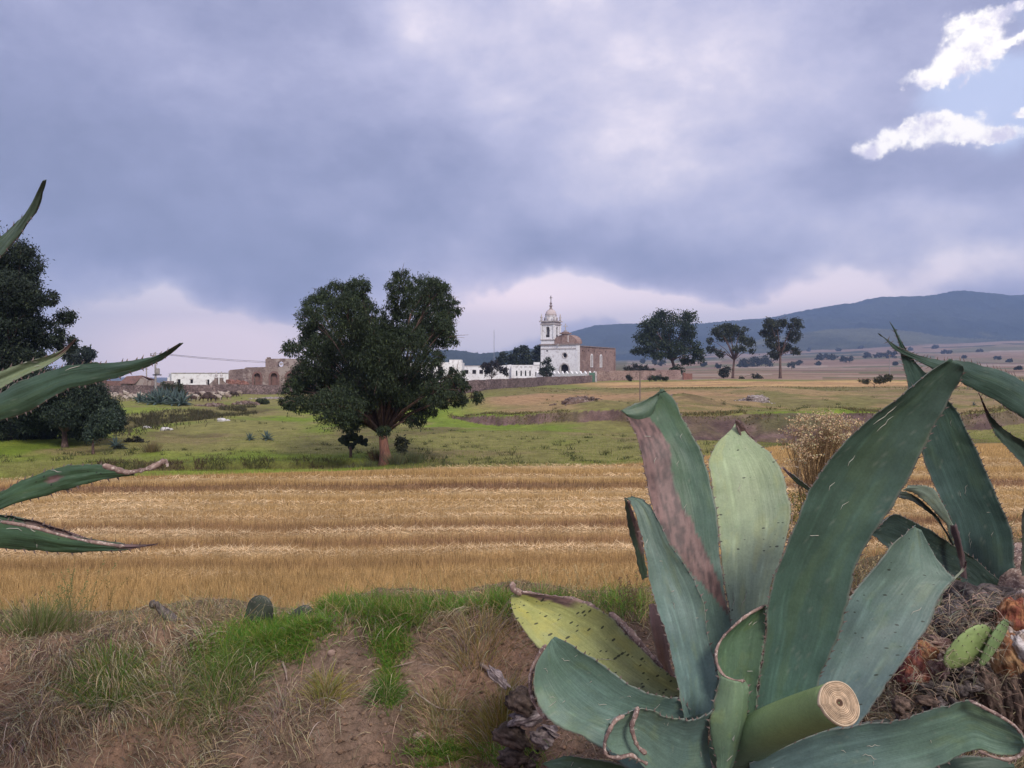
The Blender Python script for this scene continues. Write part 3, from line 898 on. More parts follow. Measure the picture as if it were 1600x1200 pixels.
    c = np.concatenate([c.reshape(-1, 3), c.reshape(-1, 3) * 0.9])
    Ln = arc[-1]
    uvv = np.stack([S * Ln, Wg * float(width.max())], -1).reshape(-1, 2) + seed * 1.7
    uvv = np.concatenate([uvv, uvv])
    me = mesh_np(name, V - np.array(parent.location), F, c, smooth=True, uv=uvv)
    o = link(name, me, parent, [AM[mat]])
    if label: o['label'] = label
    # marginal spines
    if teeth:
        mb = MB()
        for side, ed, sgn in ((0, G[:, 0], -1), (1, G[:, -1], 1)):
            p = 0.02
            while p < arc[-1] * 0.97:
                j = min(n - 2, int(np.searchsorted(arc, p)))
                c0 = Vector(ed[j]); out = Vector(ac[j]) * sgn; al = Vector(ds[j, 0 if side == 0 else -1]).normalized()
                l = (0.0055 + 0.005 * rr.random()) * teeth
                nv = Vector(N[j, 0])
                a = c0 - al * 0.0030 - out * 0.001; b_ = c0 + al * 0.0030 - out * 0.001; tpt = c0 + out * l + al * l * 0.5
                mb.add([a + nv * .001, b_ + nv * .001, c0 - nv * 0.002 - out * .001, tpt], [(0, 1, 3), (1, 2, 3), (2, 0, 3), (0, 2, 1)])
                p += 0.020 + 0.012 * rr.random()
        if mb.v:
            off = parent.location
            mb.v = [(v[0] - off[0], v[1] - off[1], v[2] - off[2]) for v in mb.v]
            sp = mb.build('spines', AM['spine'], o)
            sp['kind'] = 'stuff'
    if scratches:
        mb = MB(); off = np.array(parent.location)
        for q in range(scratches):
            j = rr.integers(5, n - 12); l_ = rr.integers(3, m - 5); ln = rr.integers(2, 6)
            dj = rr.integers(-1, 2)
            pts = []
            for h in range(ln + 1):
                jj = min(n - 1, max(0, j + (h if dj else 0))); ll = min(m - 1, l_ + (h // 2 if dj else h // 2))
                pts.append(Vector(G[jj, ll] + N[jj, ll] * 0.0012 - off) + Vector(ac[jj]) * 0.004 * math.sin(h * 0.9 + q))
            if (pts[0] - pts[-1]).length > 0.004:
                mb.tube(pts, [0.0003] + [0.0009] * (len(pts) - 2) + [0.0003], 3)
        if mb.v:
            mk = mb.build('scratches', AM['mark'], o); mk['kind'] = 'stuff'
    o['_g'] = 0
    del o['_g']
    return o, G, N

def rim(parent, path, rad, off, name='dried_rim'):
    mb = MB()
    pts = catmull(np.array([P3(*p) for p in path]), max(12, len(path) * 5))
    rs = [rad * (0.6 + 0.8 * float(vn(i * 0.7, 3.0, 5))) for i in range(len(pts))]
    rs[0] *= 0.3; rs[-1] *= 0.3
    mb.tube([Vector(p) - off for p in pts], rs, 6)
    return mb.build(name, AM['dry'], parent, smooth=True)

C_BLUE = (0.105, 0.185, 0.165); C_MID = (0.065, 0.130, 0.085); C_DARK = (0.035, 0.082, 0.060); C_PALE = (0.23, 0.32, 0.20)
C_GRN = (0.10, 0.185, 0.085); C_YEL = (0.28, 0.30, 0.075); C_GREY = (0.17, 0.25, 0.20)

def big_agave():
    base = P3(1158, 1215, 2.08)
    e = tag(empty('agave_plant', base), 'huge grey green maguey with cut leaf stumps growing on the bank, nearest plant', 'agave')
    off = Vector(base)
    # tall left leaf with a long dead patch and a folded top
    def deadA(S, W, n):
        a = np.interp(S, [0.30, 0.40, 0.52, 0.62, 0.72, 0.80, 0.90, 0.95, 1.0], [0.98, 0.93, 0.66, 0.47, 0.44, 0.55, 0.46, 0.30, 0.0])
        b = np.interp(S, [0.30, 0.36, 0.42, 0.50, 0.60, 1.0], [0.97, 0.72, 0.40, 0.16, -0.05, -0.1])
        return sst(a - W + (n - .5) * 0.08, -0.012, 0.012) * sst(W - b + (n - .5) * .08, -0.012, 0.012) * (S > 0.30) * (S < 0.955)
    leaf(e, [(1075, 1125, 1150, 1125), (1058, 1050, 1150, 1050), (1048, 960, 1143, 975), (1040, 890, 1129, 905), (1030, 840, 1124, 845), (1020, 795, 1119, 790), (1010, 755, 1110, 750), (1001, 709, 1098, 709),
             (990, 675, 1080, 676), (981, 655, 1068, 655), (974, 642, 1054, 624), (980, 634, 1037, 607)], 2.20, 2.55, cup=0.10, colA=(0.052, 0.115, 0.060), colB=C_BLUE, dead=deadA,
         label='tall leaf with a long brown dead patch and folded top', seed=3, thick=0.02)
    leaf(e, [(1040, 612, 1031, 607), (1021, 617, 1026, 633), (1000, 627, 1012, 658), (982, 634, 996, 661), (969, 640, 984, 655)], 2.52, 2.50, cup=-0.10, colA=(0.075, 0.14, 0.09), teeth=0, seed=4, n=24, m=12, scratches=0,
         thick=0.01, label='leaf flap folded over the tall leaf', name='leaf_flap')
    # pale middle leaf with curled brown tip
    leaf(e, [(1143, 1080, 1175, 1080), (1141, 972, 1196, 965), (1130, 905, 1211, 899), (1125, 862, 1223, 868), (1123, 833, 1234, 827), (1118, 804, 1237, 796), (1114, 776, 1232, 767), (1109, 745, 1221, 732), (1106, 722, 1206, 709),
             (1113, 703, 1184, 692), (1125, 686, 1168, 678), (1141, 671, 1160, 669), (1150, 659, 1153, 659)], 2.32, 2.70, cup=0.09, colA=(0.26, 0.35, 0.19), colB=C_GREY, tipdead=0.955, mat='dotted', seed=5, thick=0.02,
         label='pale broad leaf with curled brown tip', edgecol=(0.3, 0.28, 0.22))
    leaf(e, [(1151, 672, 1189, 700), (1152, 664, 1183, 692), (1152, 657, 1166, 674), (1150, 655, 1153, 657)], 2.67, 2.64, cup=-0.3, colA=(0.15, 0.085, 0.07), tipdead=-0.2, teeth=0, seed=6, n=30, m=14, scratches=0, thick=0.004, name='dry_tip')
    # left leaf with drooping edge
    leaf(e, [(1067, 1125, 1112, 1112), (1060, 1078, 1122, 1061), (1050, 1032, 1116, 1030), (1039, 989, 1106, 980), (1027, 955, 1100, 940), (1016, 918, 1085, 905), (1010, 876, 1067, 878), (1006, 852, 1046, 848), (998, 827, 1027, 807),
             (990, 797, 1014, 788), (984, 784, 1002, 778), (976, 777, 986, 775)], 2.06, 2.25, tilt=0.0, cup=0.10, colA=(0.095, 0.16, 0.125), colB=(0.10, 0.185, 0.175), seed=7, thick=0.02)
    leaf(e, [(1003, 905, 1013, 903), (996, 882, 1010, 880), (988, 850, 1006, 850), (980, 819, 998, 824), (976, 795, 990, 800), (975, 779, 984, 786)], 2.33, 2.27, cup=-0.12, colA=(0.05, 0.085, 0.055), dead=lambda S, W, n: sst(W + (n - .5) * .5, .45, .6) * sst(S, .2, .4), teeth=0, seed=8, n=40, m=12,
         thick=0.006, name='leaf_flap', label='dark drooping edge of the left leaf', scratches=0)
    # large leaf leaning right
    leaf(e, [(1160, 1190, 1250, 1180), (1180, 1135, 1262, 1125), (1184, 1084, 1278, 1072), (1191, 1032, 1293, 1030), (1197, 989, 1307, 999), (1198, 950, 1319, 959), (1204, 915, 1330, 925), (1216, 880, 1341, 883), (1228, 852, 1358, 852),
             (1248, 803, 1378, 815), (1264, 765, 1401, 782), (1285, 733, 1424, 744), (1301, 713, 1440, 710), (1330, 681, 1455, 681), (1361, 652, 1468, 655), (1392, 631, 1482, 630), (1424, 604, 1497, 600), (1452, 581, 1504, 580), (1484, 560, 1504, 570)],
         2.06, 1.92, cup=0.13, colA=(0.048, 0.100, 0.070), colB=(0.060, 0.135, 0.105), seed=9, thick=0.03, label='largest leaf leaning right, its top cut square', dead=lambda S, W, n: 0 * S)
    # curled margin of that leaf, lit
    # broad bluish leaf on the right
    leaf(e, [(1180, 1190, 1300, 1185), (1230, 1140, 1347, 1128), (1262, 1085, 1381, 1078), (1280, 1035, 1412, 1033), (1300, 990, 1429, 1007), (1316, 955, 1447, 982), (1330, 928, 1462, 950), (1350, 905, 1480, 920), (1378, 870, 1492, 903),
             (1397, 846, 1478, 891), (1414, 831, 1460, 868), (1428, 820, 1440, 829)], 2.22, 2.40, cup=0.10, colA=(0.10, 0.175, 0.14), colB=(0.085, 0.15, 0.17), mat='dotted', seed=11, thick=0.025)
    leaf(e, [(1466, 944, 1462, 952), (1481, 915, 1473, 930), (1492, 900, 1487, 912), (1499, 893, 1498, 899), (1505, 884, 1508, 888), (1508, 875, 1510, 877)], 2.42, 2.40, cup=-0.2, colA=(0.25, 0.30, 0.22), tipdead=0.8, teeth=0, seed=12, n=30, m=9, thick=0.006, name='leaf_tip', scratches=0)
    # lower right leaf, rounded end
    leaf(e, [(1170, 1190, 1190, 1290), (1262, 1150, 1262, 1270), (1350, 1131, 1330, 1240), (1400, 1125, 1400, 1218), (1440, 1113, 1460, 1203), (1478, 1104, 1506, 1181), (1514, 1095, 1530, 1172), (1540, 1108, 1556, 1180), (1568, 1123, 1578, 1182), (1586, 1136, 1592, 1178), (1599, 1155, 1599, 1165)],
         1.98, 1.86, cup=0.13, colA=(0.10, 0.19, 0.135), colB=(0.085, 0.16, 0.165), seed=13, thick=0.03, label='lower right leaf with rounded dried rim')
    rim(e, [(1514, 1094, 1.90), (1540, 1107, 1.885), (1566, 1121, 1.88), (1586, 1135, 1.875), (1600, 1156, 1.87), (1597, 1177, 1.87), (1578, 1186, 1.875), (1550, 1182, 1.88), (1529, 1173, 1.89)], 0.0042, off)
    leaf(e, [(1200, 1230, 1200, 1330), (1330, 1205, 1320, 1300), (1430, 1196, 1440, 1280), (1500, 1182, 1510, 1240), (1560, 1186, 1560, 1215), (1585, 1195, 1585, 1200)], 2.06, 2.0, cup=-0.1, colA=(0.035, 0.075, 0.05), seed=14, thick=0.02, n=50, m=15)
    # left lower broad leaf
    leaf(e, [(1080, 1108, 1040, 1235), (1062, 1092, 985, 1205), (1033, 1087, 944, 1174), (1010, 1081, 905, 1150), (987, 1070, 878, 1138), (962, 1052, 857, 1123), (935, 1031, 843, 1106), (912, 1019, 835, 1083), (890, 1004, 834, 1056), (877, 998, 841, 1030), (866, 994, 853, 1008)],
         2.06, 2.20, cup=0.12, colA=(0.090, 0.175, 0.125), colB=(0.085, 0.165, 0.155), seed=15, thick=0.03, scratches=16)
    rim(e, [(853, 1007, 2.20), (838, 1032, 2.21), (829, 1058, 2.21), (830, 1086, 2.20), (842, 1110, 2.19), (860, 1126, 2.17)], 0.006, off)
    # yellow leaf behind it
    leaf(e, [(1100, 1075, 1040, 1140), (1060, 1060, 1000, 1110), (1027, 1038, 960, 1085), (1003, 1014, 925, 1068), (978, 988, 893, 1050), (952, 961, 866, 1036), (929, 949, 840, 1012), (905, 939, 820, 990), (878, 933, 809, 972), (849, 930, 800, 955), (817, 926, 797, 940), (803, 924, 797, 930)],
         2.28, 2.60, cup=0.15, colA=(0.31, 0.33, 0.075), colB=(0.20, 0.25, 0.12), mat='very', seed=17, thick=0.018, label='yellowing pitted leaf with crumpled brown margin',
         dead=lambda S, W, n: sst(0.17 - W + (n - .5) * 0.16, 0, 0.03) * sst(S, 0.66, 0.74), edgecol=(0.12, 0.09, 0.08))
    rim(e, [(801, 909, 2.58), (802, 920, 2.58), (812, 926, 2.58), (835, 930, 2.57), (862, 934, 2.55), (890, 937, 2.53), (915, 945, 2.51), (938, 955, 2.49)], 0.010, off)
    rim(e, [(952, 957, 2.44), (975, 978, 2.42), (998, 1003, 2.38), (1018, 1026, 2.36), (1036, 1045, 2.34)], 0.010, off)
    # front, opened leaf with curled left end
    leaf(e, [(1112, 1110, 1140, 1290), (1085, 1123, 1090, 1280), (1062, 1123, 1050, 1250), (1039, 1119, 1018, 1215), (1019, 1110, 995, 1190), (1000, 1108, 975, 1182), (983, 1116, 962, 1181), (968, 1121, 952, 1172), (957, 1132, 946, 1158)],
         1.95, 1.84, cup=0.20, colA=(0.12, 0.21, 0.165), colB=(0.085, 0.165, 0.155), seed=19, thick=0.022, label='front leaf with scorched split tip')
    rim(e, [(976, 1118, 1.845), (964, 1124, 1.845), (952, 1142, 1.84), (945, 1160, 1.84), (948, 1180, 1.84), (965, 1184, 1.845), (985, 1180, 1.85), (1000, 1188, 1.86), (1012, 1194, 1.87)], 0.0045, off)
    rim(e, [(997, 1104, 1.875), (993, 1118, 1.87), (987, 1135, 1.865), (990, 1150, 1.865), (998, 1168, 1.87), (1010, 1178, 1.875)], 0.0055, off, 'scorched_split')
    # curled centre leaf: rolled foot and open blade
    leaf(e, [(1108, 1245, 1122, 1245), (1119, 1185, 1148, 1190), (1110, 1155, 1160, 1150), (1107, 1130, 1167, 1125), (1113, 1108, 1170, 1095), (1120, 1082, 1169, 1075), (1124, 1055, 1165, 1064)], 1.95, 1.96, cup=-0.32, colA=(0.13, 0.22, 0.12), colB=(0.085, 0.165, 0.11), seed=21, thick=0.012, n=60,
         label='rolled centre leaf with curled tan lip', edgecol=(0.35, 0.27, 0.2))
    leaf(e, [(1130, 1125, 1182, 1115), (1126, 1085, 1184, 1084), (1122, 1050, 1189, 1045), (1119, 1022, 1194, 1015), (1126, 1000, 1197, 985), (1146, 979, 1198, 965), (1170, 961, 1197, 953), (1194, 946, 1197, 947)], 2.01, 2.05, cup=0.22, colA=(0.075, 0.15, 0.075), colB=(0.085, 0.17, 0.10), seed=22, thick=0.01, n=60, name='leaf')
    rim(e, [(1195, 946, 2.045), (1168, 961, 2.04), (1146, 979, 2.02), (1128, 998, 2.01), (1119, 1019, 1.99), (1121, 1039, 1.975), (1131, 1055, 1.955), (1149, 1063, 1.945), (1165, 1064, 1.94)], 0.0035, off)
    # cut stalk with growth rings
    A = P3(1140, 1176, 2.12); B = P3(1311, 1098, 1.66)
    ax = (B - A); Ln = ax.length; ax.normalize()
    q = ax.to_track_quat('Z', 'Y')
    sx = MB(); prof = []
    for i in range(22):
        s = i / 21; r = 0.060 * (1 - s) + 0.0425 * s
        prof.append((r, Ln * s))
    sx.lathe(prof, 36)
    def colo(mb, q, A):
        mb.v = [tuple(q @ Vector(v) + A - off) for v in mb.v]
    nv = len(sx.v)
    cz = np.array([v[2] for v in sx.v]) / Ln; cx = np.array([math.atan2(v[1], v[0]) for v in sx.v])
    sx.v = [(v[0] * (1 + .10 * math.sin(v[2] / Ln * 3.1)), v[1] * (1 - .06 * math.sin(v[2] / Ln * 3.1)) + .012 * math.sin(v[2] / Ln * 3.1), v[2]) for v in sx.v]
    colo(sx, q, A)
    st = sx.build('cut_stalk', AM['plain'], e, smooth=True)
    me = st.data
    att = me.color_attributes.new(name='Col', type='FLOAT_COLOR', domain='POINT')
    cc = np.ones((nv, 4), np.float32)
    k = sst(cz, 0.1, 0.7)
    cc[:, :3] = lerp3((0.10, 0.185, 0.12), (0.22, 0.31, 0.115), k)
    att.data.foreach_set('color', cc.ravel()); me.uv_layers.new(name='UVMap')
    st['label'] = 'thick green stalk sawn off square'
    for p in me.polygons:
        if len(p.vertices) > 4: p.use_smooth = False
    fc = MB(); prof = [(0.0430, -0.006), (0.0438, 0.0005), (0.0425, 0.0030)]
    r = 0.041; i = 0; cols = [0] * (3)
    while r > 0.003:
        prof.append((r, 0.0030 - (0.0014 if i % 2 else 0)))
        r -= 0.0016; i += 1
    prof.append((0.0015, 0.0))
    fc.lathe(prof, 48)
    rng = random.Random(4)
    wob = [(v[0] * (1 + 0.13 * vn(math.atan2(v[1], v[0]) * 1.2 + 7, 0.4, 3) ) , v[1] * (1 + 0.13 * vn(math.atan2(v[1], v[0]) * 1.2 + 7, .4, 3)), v[2]) for v in fc.v]
    nr = len(prof); colr = np.ones((len(wob), 4), np.float32)
    for j in range(nr):
        kf = rng.uniform(.75, 1.1)
        base_c = tuple(c_ * kf for c_ in (0.64, 0.50, 0.34)) if (j < 3 or j % 2 == 1) else tuple(c_ * kf * 1.1 for c_ in (0.27, 0.18, 0.11))
        if j >= nr - 3: base_c = (0.10, 0.06, 0.04)
        colr[j * 48:(j + 1) * 48, :3] = base_c
    fc.v = wob
    fc.v = [(v[0], v[1], v[2] + Ln) for v in fc.v]
    colo(fc, q, A)
    cf = fc.build('ringed_cut_face', mat_attr('cut_wood', 0.85, 60, 0.35, 0.5, 200, 0.002), st, smooth=False)
    att = cf.data.color_attributes.new(name='Col', type='FLOAT_COLOR', domain='POINT'); att.data.foreach_set('color', colr.ravel())
    # reddish dry leaf hanging between the left leaves
    leaf(e, [(1040, 1070, 1065, 1075), (1028, 1030, 1050, 1045), (1018, 990, 1044, 1005), (1014, 960, 1036, 965), (1014, 945, 1022, 942)], 2.5, 2.55, cup=-0.3, colA=(0.26, 0.15, 0.13), teeth=0, seed=25, n=40, m=12, thick=0.004, name='dry_leaf', label='withered pinkish brown leaf', scratches=0)
    # dark woody heart of the plant
    mb = MB(); c = P3(1150, 1262, 2.12) - off; mb.blob(c, (0.16, 0.14, 0.12), 14, 3, 0.12)
    hb = mb.build('plant_core', AM['dry'], e, smooth=True)
    for px, r, d, s in ((900, 1215, 2.45, 31), (860, 1190, 2.6, 32), (1390, 1150, 2.4, 33), (1420, 1175, 2.3, 34)):
        pass
    leaf(e, [(1060, 1240, 1040, 1300), (990, 1200, 975, 1270), (930, 1185, 915, 1235), (880, 1180, 868, 1205), (850, 1190, 848, 1195)], 2.2, 2.45, cup=0.1, colA=(0.05, 0.10, 0.05), seed=41, thick=0.02, n=50, m=15)
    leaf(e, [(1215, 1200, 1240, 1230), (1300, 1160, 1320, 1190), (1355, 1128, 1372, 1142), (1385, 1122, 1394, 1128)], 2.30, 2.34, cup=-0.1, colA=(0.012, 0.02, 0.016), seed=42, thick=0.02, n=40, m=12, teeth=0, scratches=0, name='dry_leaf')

def left_agave():
    base = Vector((-1.72, 1.95, gz(-1.72, 1.95)))
    e = tag(empty('agave_plant', base), 'dark green maguey reaching long pointed leaves in past the edge, beside the shady trees', 'agave')
    R = (-330, 1000)
    leaf(e, [(-330, 900, -230, 960), (-250, 690, -150, 740), (-160, 520, -95, 560), (-90, 424, -60, 478), (-40, 396, -20, 432), (0, 371, 2, 406), (20, 352, 22, 380), (38, 331, 39, 358), (51, 313, 53, 334), (60, 299, 62, 311), (65, 288, 68, 294), (69, 281, 70, 282)],
         1.95, 1.75, cup=-0.10, colA=(0.065, 0.115, 0.075), colB=(0.08, 0.13, 0.09), seed=51, label='upright pointed leaf against the sky', mat='plain')
    leaf(e, [(-330, 900, -300, 980), (-220, 700, -200, 790), (-130, 630, -120, 690), (-60, 598, -55, 632), (0, 580, 0, 609), (28, 570, 28, 594), (57, 560, 57, 580), (84, 552, 80, 568), (97, 545, 98, 555), (108, 537, 109, 541), (118, 529, 118, 530)],
         1.98, 2.0, cup=0.08, colA=(0.17, 0.23, 0.13), colB=(0.10, 0.16, 0.09), tipdead=0.93, mat='dotted', seed=52, label='shorter pale leaf with dried tip', thick=0.012)
    leaf(e, [(-340, 980, -300, 1060), (-250, 800, -220, 900), (-150, 690, -140, 790), (-80, 645, -70, 725), (0, 612, 0, 660), (35, 594, 30, 649), (72, 579, 66, 632), (108, 569, 104, 611), (142, 566, 142, 602), (170, 565, 172, 594), (198, 563, 200, 586), (232, 559, 232, 573), (252, 554, 250, 562), (268, 545, 268, 550), (283, 536, 283, 537)],
         1.85, 1.62, cup=-0.12, colA=(0.032, 0.075, 0.040), colB=(0.045, 0.09, 0.055), seed=53, label='long dark leaf curving up to a needle tip')
    def spot(S, W, n):
        return sst(1 - (((S - 0.80) / 0.025) ** 2 + ((W - 0.42) / 0.16) ** 2), 0.1, 0.4)
    leaf(e, [(-340, 1040, -310, 1120), (-250, 900, -225, 990), (-150, 820, -135, 900), (-70, 790, -60, 840), (0, 767, 0, 799), (27, 753, 27, 788), (53, 741, 53, 781), (80, 732, 82, 773), (107, 727, 108, 764), (133, 725, 135, 757), (160, 725, 162, 751), (187, 731, 188, 746), (208, 738, 208, 743)],
         1.85, 1.68, cup=-0.10, colA=(0.045, 0.105, 0.045), colB=(0.045, 0.095, 0.05), seed=54, mat='dotted', dead=spot, label='leaf with a long dried curled tip and brown scar')
    rim(e, [(160, 727, 1.66), (178, 732, 1.665), (198, 738, 1.67), (215, 736, 1.68), (235, 731, 1.69), (250, 724, 1.70), (258, 719, 1.70)], 0.0056, Vector(base), 'dried_tip')
    rim(e, [(258, 717, 1.70), (261, 724, 1.70), (262, 730, 1.70)], 0.003, Vector(base), 'dried_tip')
    leaf(e, [(-330, 1090, -330, 1170), (-240, 960, -240, 1060), (-140, 860, -140, 950), (-70, 815, -70, 880), (0, 812, 0, 858), (53, 820, 53, 861), (107, 836, 107, 864), (145, 843, 147, 863), (180, 850, 182, 861), (213, 852, 214, 857), (244, 850, 244, 851)],
         1.80, 1.60, cup=-0.12, colA=(0.035, 0.085, 0.035), colB=(0.04, 0.085, 0.045), seed=55, mat='dotted', tipdead=0.90, label='lowest leaf drooping outward with purplish dry tip', edgecol=(0.33, 0.25, 0.22))
    leaf(e, [(-330, 1060, -330, 1090), (-150, 860, -150, 910), (-70, 800, -70, 830), (0, 803, 0, 815), (53, 812, 53, 822), (107, 829, 107, 838), (145, 843, 147, 848), (187, 851, 187, 854)],
         1.86, 1.68, cup=0.15, colA=(0.05, 0.10, 0.05), tipdead=0.72, seed=56, thick=0.008, n=60, m=12, name='leaf', scratches=0)
    rim(e, [(0, 815, 1.64), (27, 819, 1.635), (60, 826, 1.63), (95, 836, 1.625), (125, 843, 1.62), (160, 849, 1.615), (195, 854, 1.61)], 0.0035, Vector(base))
    mb = MB(); mb.blob((0, 0, -0.02), (0.13, 0.13, 0.16), 14, 3, 0.14); mb.build('plant_core', mat_noise('dark_leaf_base', [(0.06, 0.05, 0.04), (0.11, 0.09, 0.07), (0.2, 0.16, 0.12)], 20, .9, .8, 60, dist=.01), e, smooth=True)
    leaf(e, [(-350, 1000, -330, 1080), (-430, 820, -400, 900), (-520, 640, -480, 680), (-560, 500, -555, 505)], 2.0, 2.3, cup=-0.1, colA=C_MID, seed=57, n=50, m=15, scratches=0)
    leaf(e, [(-390, 1000, -300, 1000), (-400, 760, -290, 760), (-380, 520, -300, 520), (-330, 330, -328, 330)], 2.1, 2.5, cup=0.1, colA=C_MID, seed=58, n=50, m=15, scratches=0)

def right_agave():
    base = P3(1600, 905, 3.25); base = Vector((base.x, base.y, gz(base.x, base.y)))
    e = tag(empty('agave_plant', base), 'tall dark maguey rising behind the nearest one at the end of the bank', 'agave')
    leaf(e, [(1500, 950, 1590, 930), (1500, 905, 1588, 880), (1494, 850, 1584, 835), (1484, 810, 1571, 804), (1470, 783, 1561, 783), (1456, 749, 1547, 748), (1447, 727, 1538, 727), (1441, 705, 1528, 703), (1435, 680, 1516, 680), (1428, 650, 1500, 646),
             (1420, 620, 1477, 620), (1414, 585, 1449, 585), (1409, 560, 1427, 560), (1403, 533, 1412, 537), (1396, 515, 1401, 517), (1390, 503, 1391, 503)], 3.15, 3.0, cup=0.12, colA=(0.035, 0.080, 0.060), colB=(0.040, 0.085, 0.080), seed=61, thick=0.03, label='upright tapering leaf ending in a long dark needle', scratches=12, teeth=1.5)
    leaf(e, [(1630, 900, 1720, 900), (1680, 790, 1770, 800), (1700, 690, 1760, 760), (1660, 635, 1690, 735), (1600, 595, 1610, 664), (1574, 581, 1577, 641), (1547, 574, 1549, 622), (1526, 568, 1523, 610), (1505, 563, 1500, 598), (1469, 562, 1459, 578), (1443, 557, 1432, 564), (1421, 550, 1407, 551), (1404, 543, 1394, 542), (1388, 531, 1386, 533), (1373, 521, 1373, 522)],
         3.25, 2.95, cup=-0.12, colA=(0.036, 0.082, 0.058), colB=(0.04, 0.08, 0.06), seed=62, label='leaf arching over the upright one', teeth=2.0)
    leaf(e, [(1620, 930, 1700, 930), (1660, 850, 1740, 850), (1650, 790, 1720, 790), (1605, 735, 1660, 722), (1580, 706, 1602, 690), (1561, 685, 1576, 675), (1547, 663, 1556, 658), (1537, 638, 1543, 640), (1529, 614, 1530, 614)],
         3.2, 3.0, cup=0.2, colA=(0.04, 0.075, 0.055), seed=63, label='narrow leaf with dark furled tip', tipdead=0.88, scratches=0)
    leaf(e, [(1500, 850, 1483, 838), (1487, 813, 1476, 818), (1482, 803, 1466, 806), (1472, 784, 1450, 789), (1459, 763, 1436, 778), (1442, 757, 1424, 770), (1420, 757, 1410, 767)], 2.95, 2.85, cup=-0.08, colA=(0.16, 0.22, 0.17), seed=64, thick=0.008, n=40, m=12, label='short pale bent leaf', scratches=0)
    leaf(e, [(1490, 845, 1489, 855), (1476, 824, 1472, 826), (1466, 808, 1457, 806), (1449, 790, 1440, 793), (1425, 771, 1422, 783), (1410, 768, 1404, 778)], 2.98, 2.90, cup=0.1, colA=(0.06, 0.08, 0.065), seed=65, thick=0.006, n=40, m=12, scratches=0, name='leaf', teeth=0)
    leaf(e, [(1560, 905, 1560, 950), (1515, 866, 1500, 905), (1488, 850, 1482, 900), (1469, 838, 1462, 890), (1453, 827, 1445, 880), (1434, 818, 1425, 872), (1418, 809, 1405, 865), (1395, 803, 1385, 855), (1375, 818, 1368, 840), (1362, 832, 1360, 835)], 3.0, 2.75, cup=0.12, colA=(0.024, 0.05, 0.042), seed=66, thick=0.02, label='low dark green leaf', scratches=0)
    leaf(e, [(1596, 900, 1660, 900), (1596, 850, 1650, 850), (1598, 810, 1640, 800), (1602, 780, 1630, 770)], 3.0, 2.9, cup=0.1, colA=(0.04, 0.07, 0.05), seed=67, n=40, m=12, scratches=0)
    leaf(e, [(1320, 800, 1325, 812), (1290, 780, 1296, 792), (1264, 760, 1270, 772), (1240, 742, 1246, 754), (1222, 729, 1224, 733)], 3.0, 3.3, cup=-0.1, colA=(0.05, 0.09, 0.04), seed=68, thick=0.006, n=40, m=9, teeth=2, tipdead=0.8, name='leaf', scratches=0)
    leaf(e, [(1500, 900, 1512, 905), (1497, 870, 1507, 868), (1490, 845, 1501, 838), (1484, 822, 1494, 815)], 2.9, 2.88, cup=-0.4, colA=(0.08, 0.05, 0.055), seed=69, thick=0.004, n=30, m=9, teeth=0, name='dry_leaf', scratches=0)
    mb = MB(); mb.blob((0.05, 0, 0.02), (0.25, 0.22, 0.2), 14, 3, 0.1); mb.build('plant_core', AM['dry'], e, smooth=True)

agave_mats()
big_agave()
left_agave()
right_agave()
# ------------------------------------------------------------------ buildings
M = {}
def building_mats():
    M['white'] = mat_noise('whitewash', [(0.86, 0.85, 0.85), (0.76, 0.74, 0.74), (0.60, 0.57, 0.56)], 0.6, 0.9, 0.2, 3, lo=.4, hi=.75, dist=.03)
    M['trim'] = mat_noise('dark_trim', [(0.22, 0.17, 0.16), (0.34, 0.28, 0.26)], 1.2, 0.9, 0.2)
    M['grey'] = mat_noise('weathered_cornice', [(0.42, 0.37, 0.36), (0.60, 0.56, 0.55), (0.25, 0.21, 0.2)], 1.0, 0.9, 0.2)
    M['stone'] = mat_stone('brown_stone', (0.24, 0.155, 0.13), (0.34, 0.23, 0.20), (0.40, 0.30, 0.26), 2.2)
    M['ruin'] = mat_stone('ruin_stone', (0.27, 0.20, 0.175), (0.19, 0.14, 0.125), (0.34, 0.27, 0.24), 3.2, patch=(0.36, 0.30, 0.27))
    M['fieldwall'] = mat_stone('field_wall_stone', (0.30, 0.22, 0.21), (0.17, 0.125, 0.12), (0.10, 0.075, 0.07), 3.0)
    M['dome'] = mat_noise('glazed_dome_tile', [(0.52, 0.43, 0.41), (0.62, 0.54, 0.51), (0.42, 0.36, 0.36)], 1.5, 0.6, 0.2)
    M['hole'] = mat_noise('dark_opening', [(0.012, 0.010, 0.014), (0.03, 0.025, 0.03)], 1, 0.9, 0)
    M['iron'] = mat_noise('dark_iron', [(0.03, 0.03, 0.035), (0.06, 0.05, 0.05)], 6, 0.6, 0)
    M['brick'] = mat_noise('red_brick', [(0.27, 0.13, 0.10), (0.19, 0.095, 0.08), (0.36, 0.21, 0.17)], 3, 0.9, 0.4)
    M['wood'] = mat_noise('grey_timber', [(0.24, 0.18, 0.15), (0.13, 0.10, 0.09)], 5, 0.9, 0.4, stretch=(1, 1, .2))
    M['roof'] = mat_noise('old_roof_tile', [(0.23, 0.125, 0.11), (0.16, 0.10, 0.09), (0.30, 0.19, 0.16)], 2.5, 0.9, 0.7, 8)
    M['green'] = mat_noise('green_gate_paint', [(0.08, 0.17, 0.12), (0.12, 0.2, 0.15)], 3, 0.7, 0.1)
    M['concrete'] = mat_noise('pole_concrete', [(0.34, 0.31, 0.30), (0.24, 0.22, 0.21)], 3, 0.9, 0.2)

def part(mb, name, mat, parent, smooth=False, label=None):
    o = mb.build(name, mat, parent, smooth)
    if label: o['label'] = label
    return o

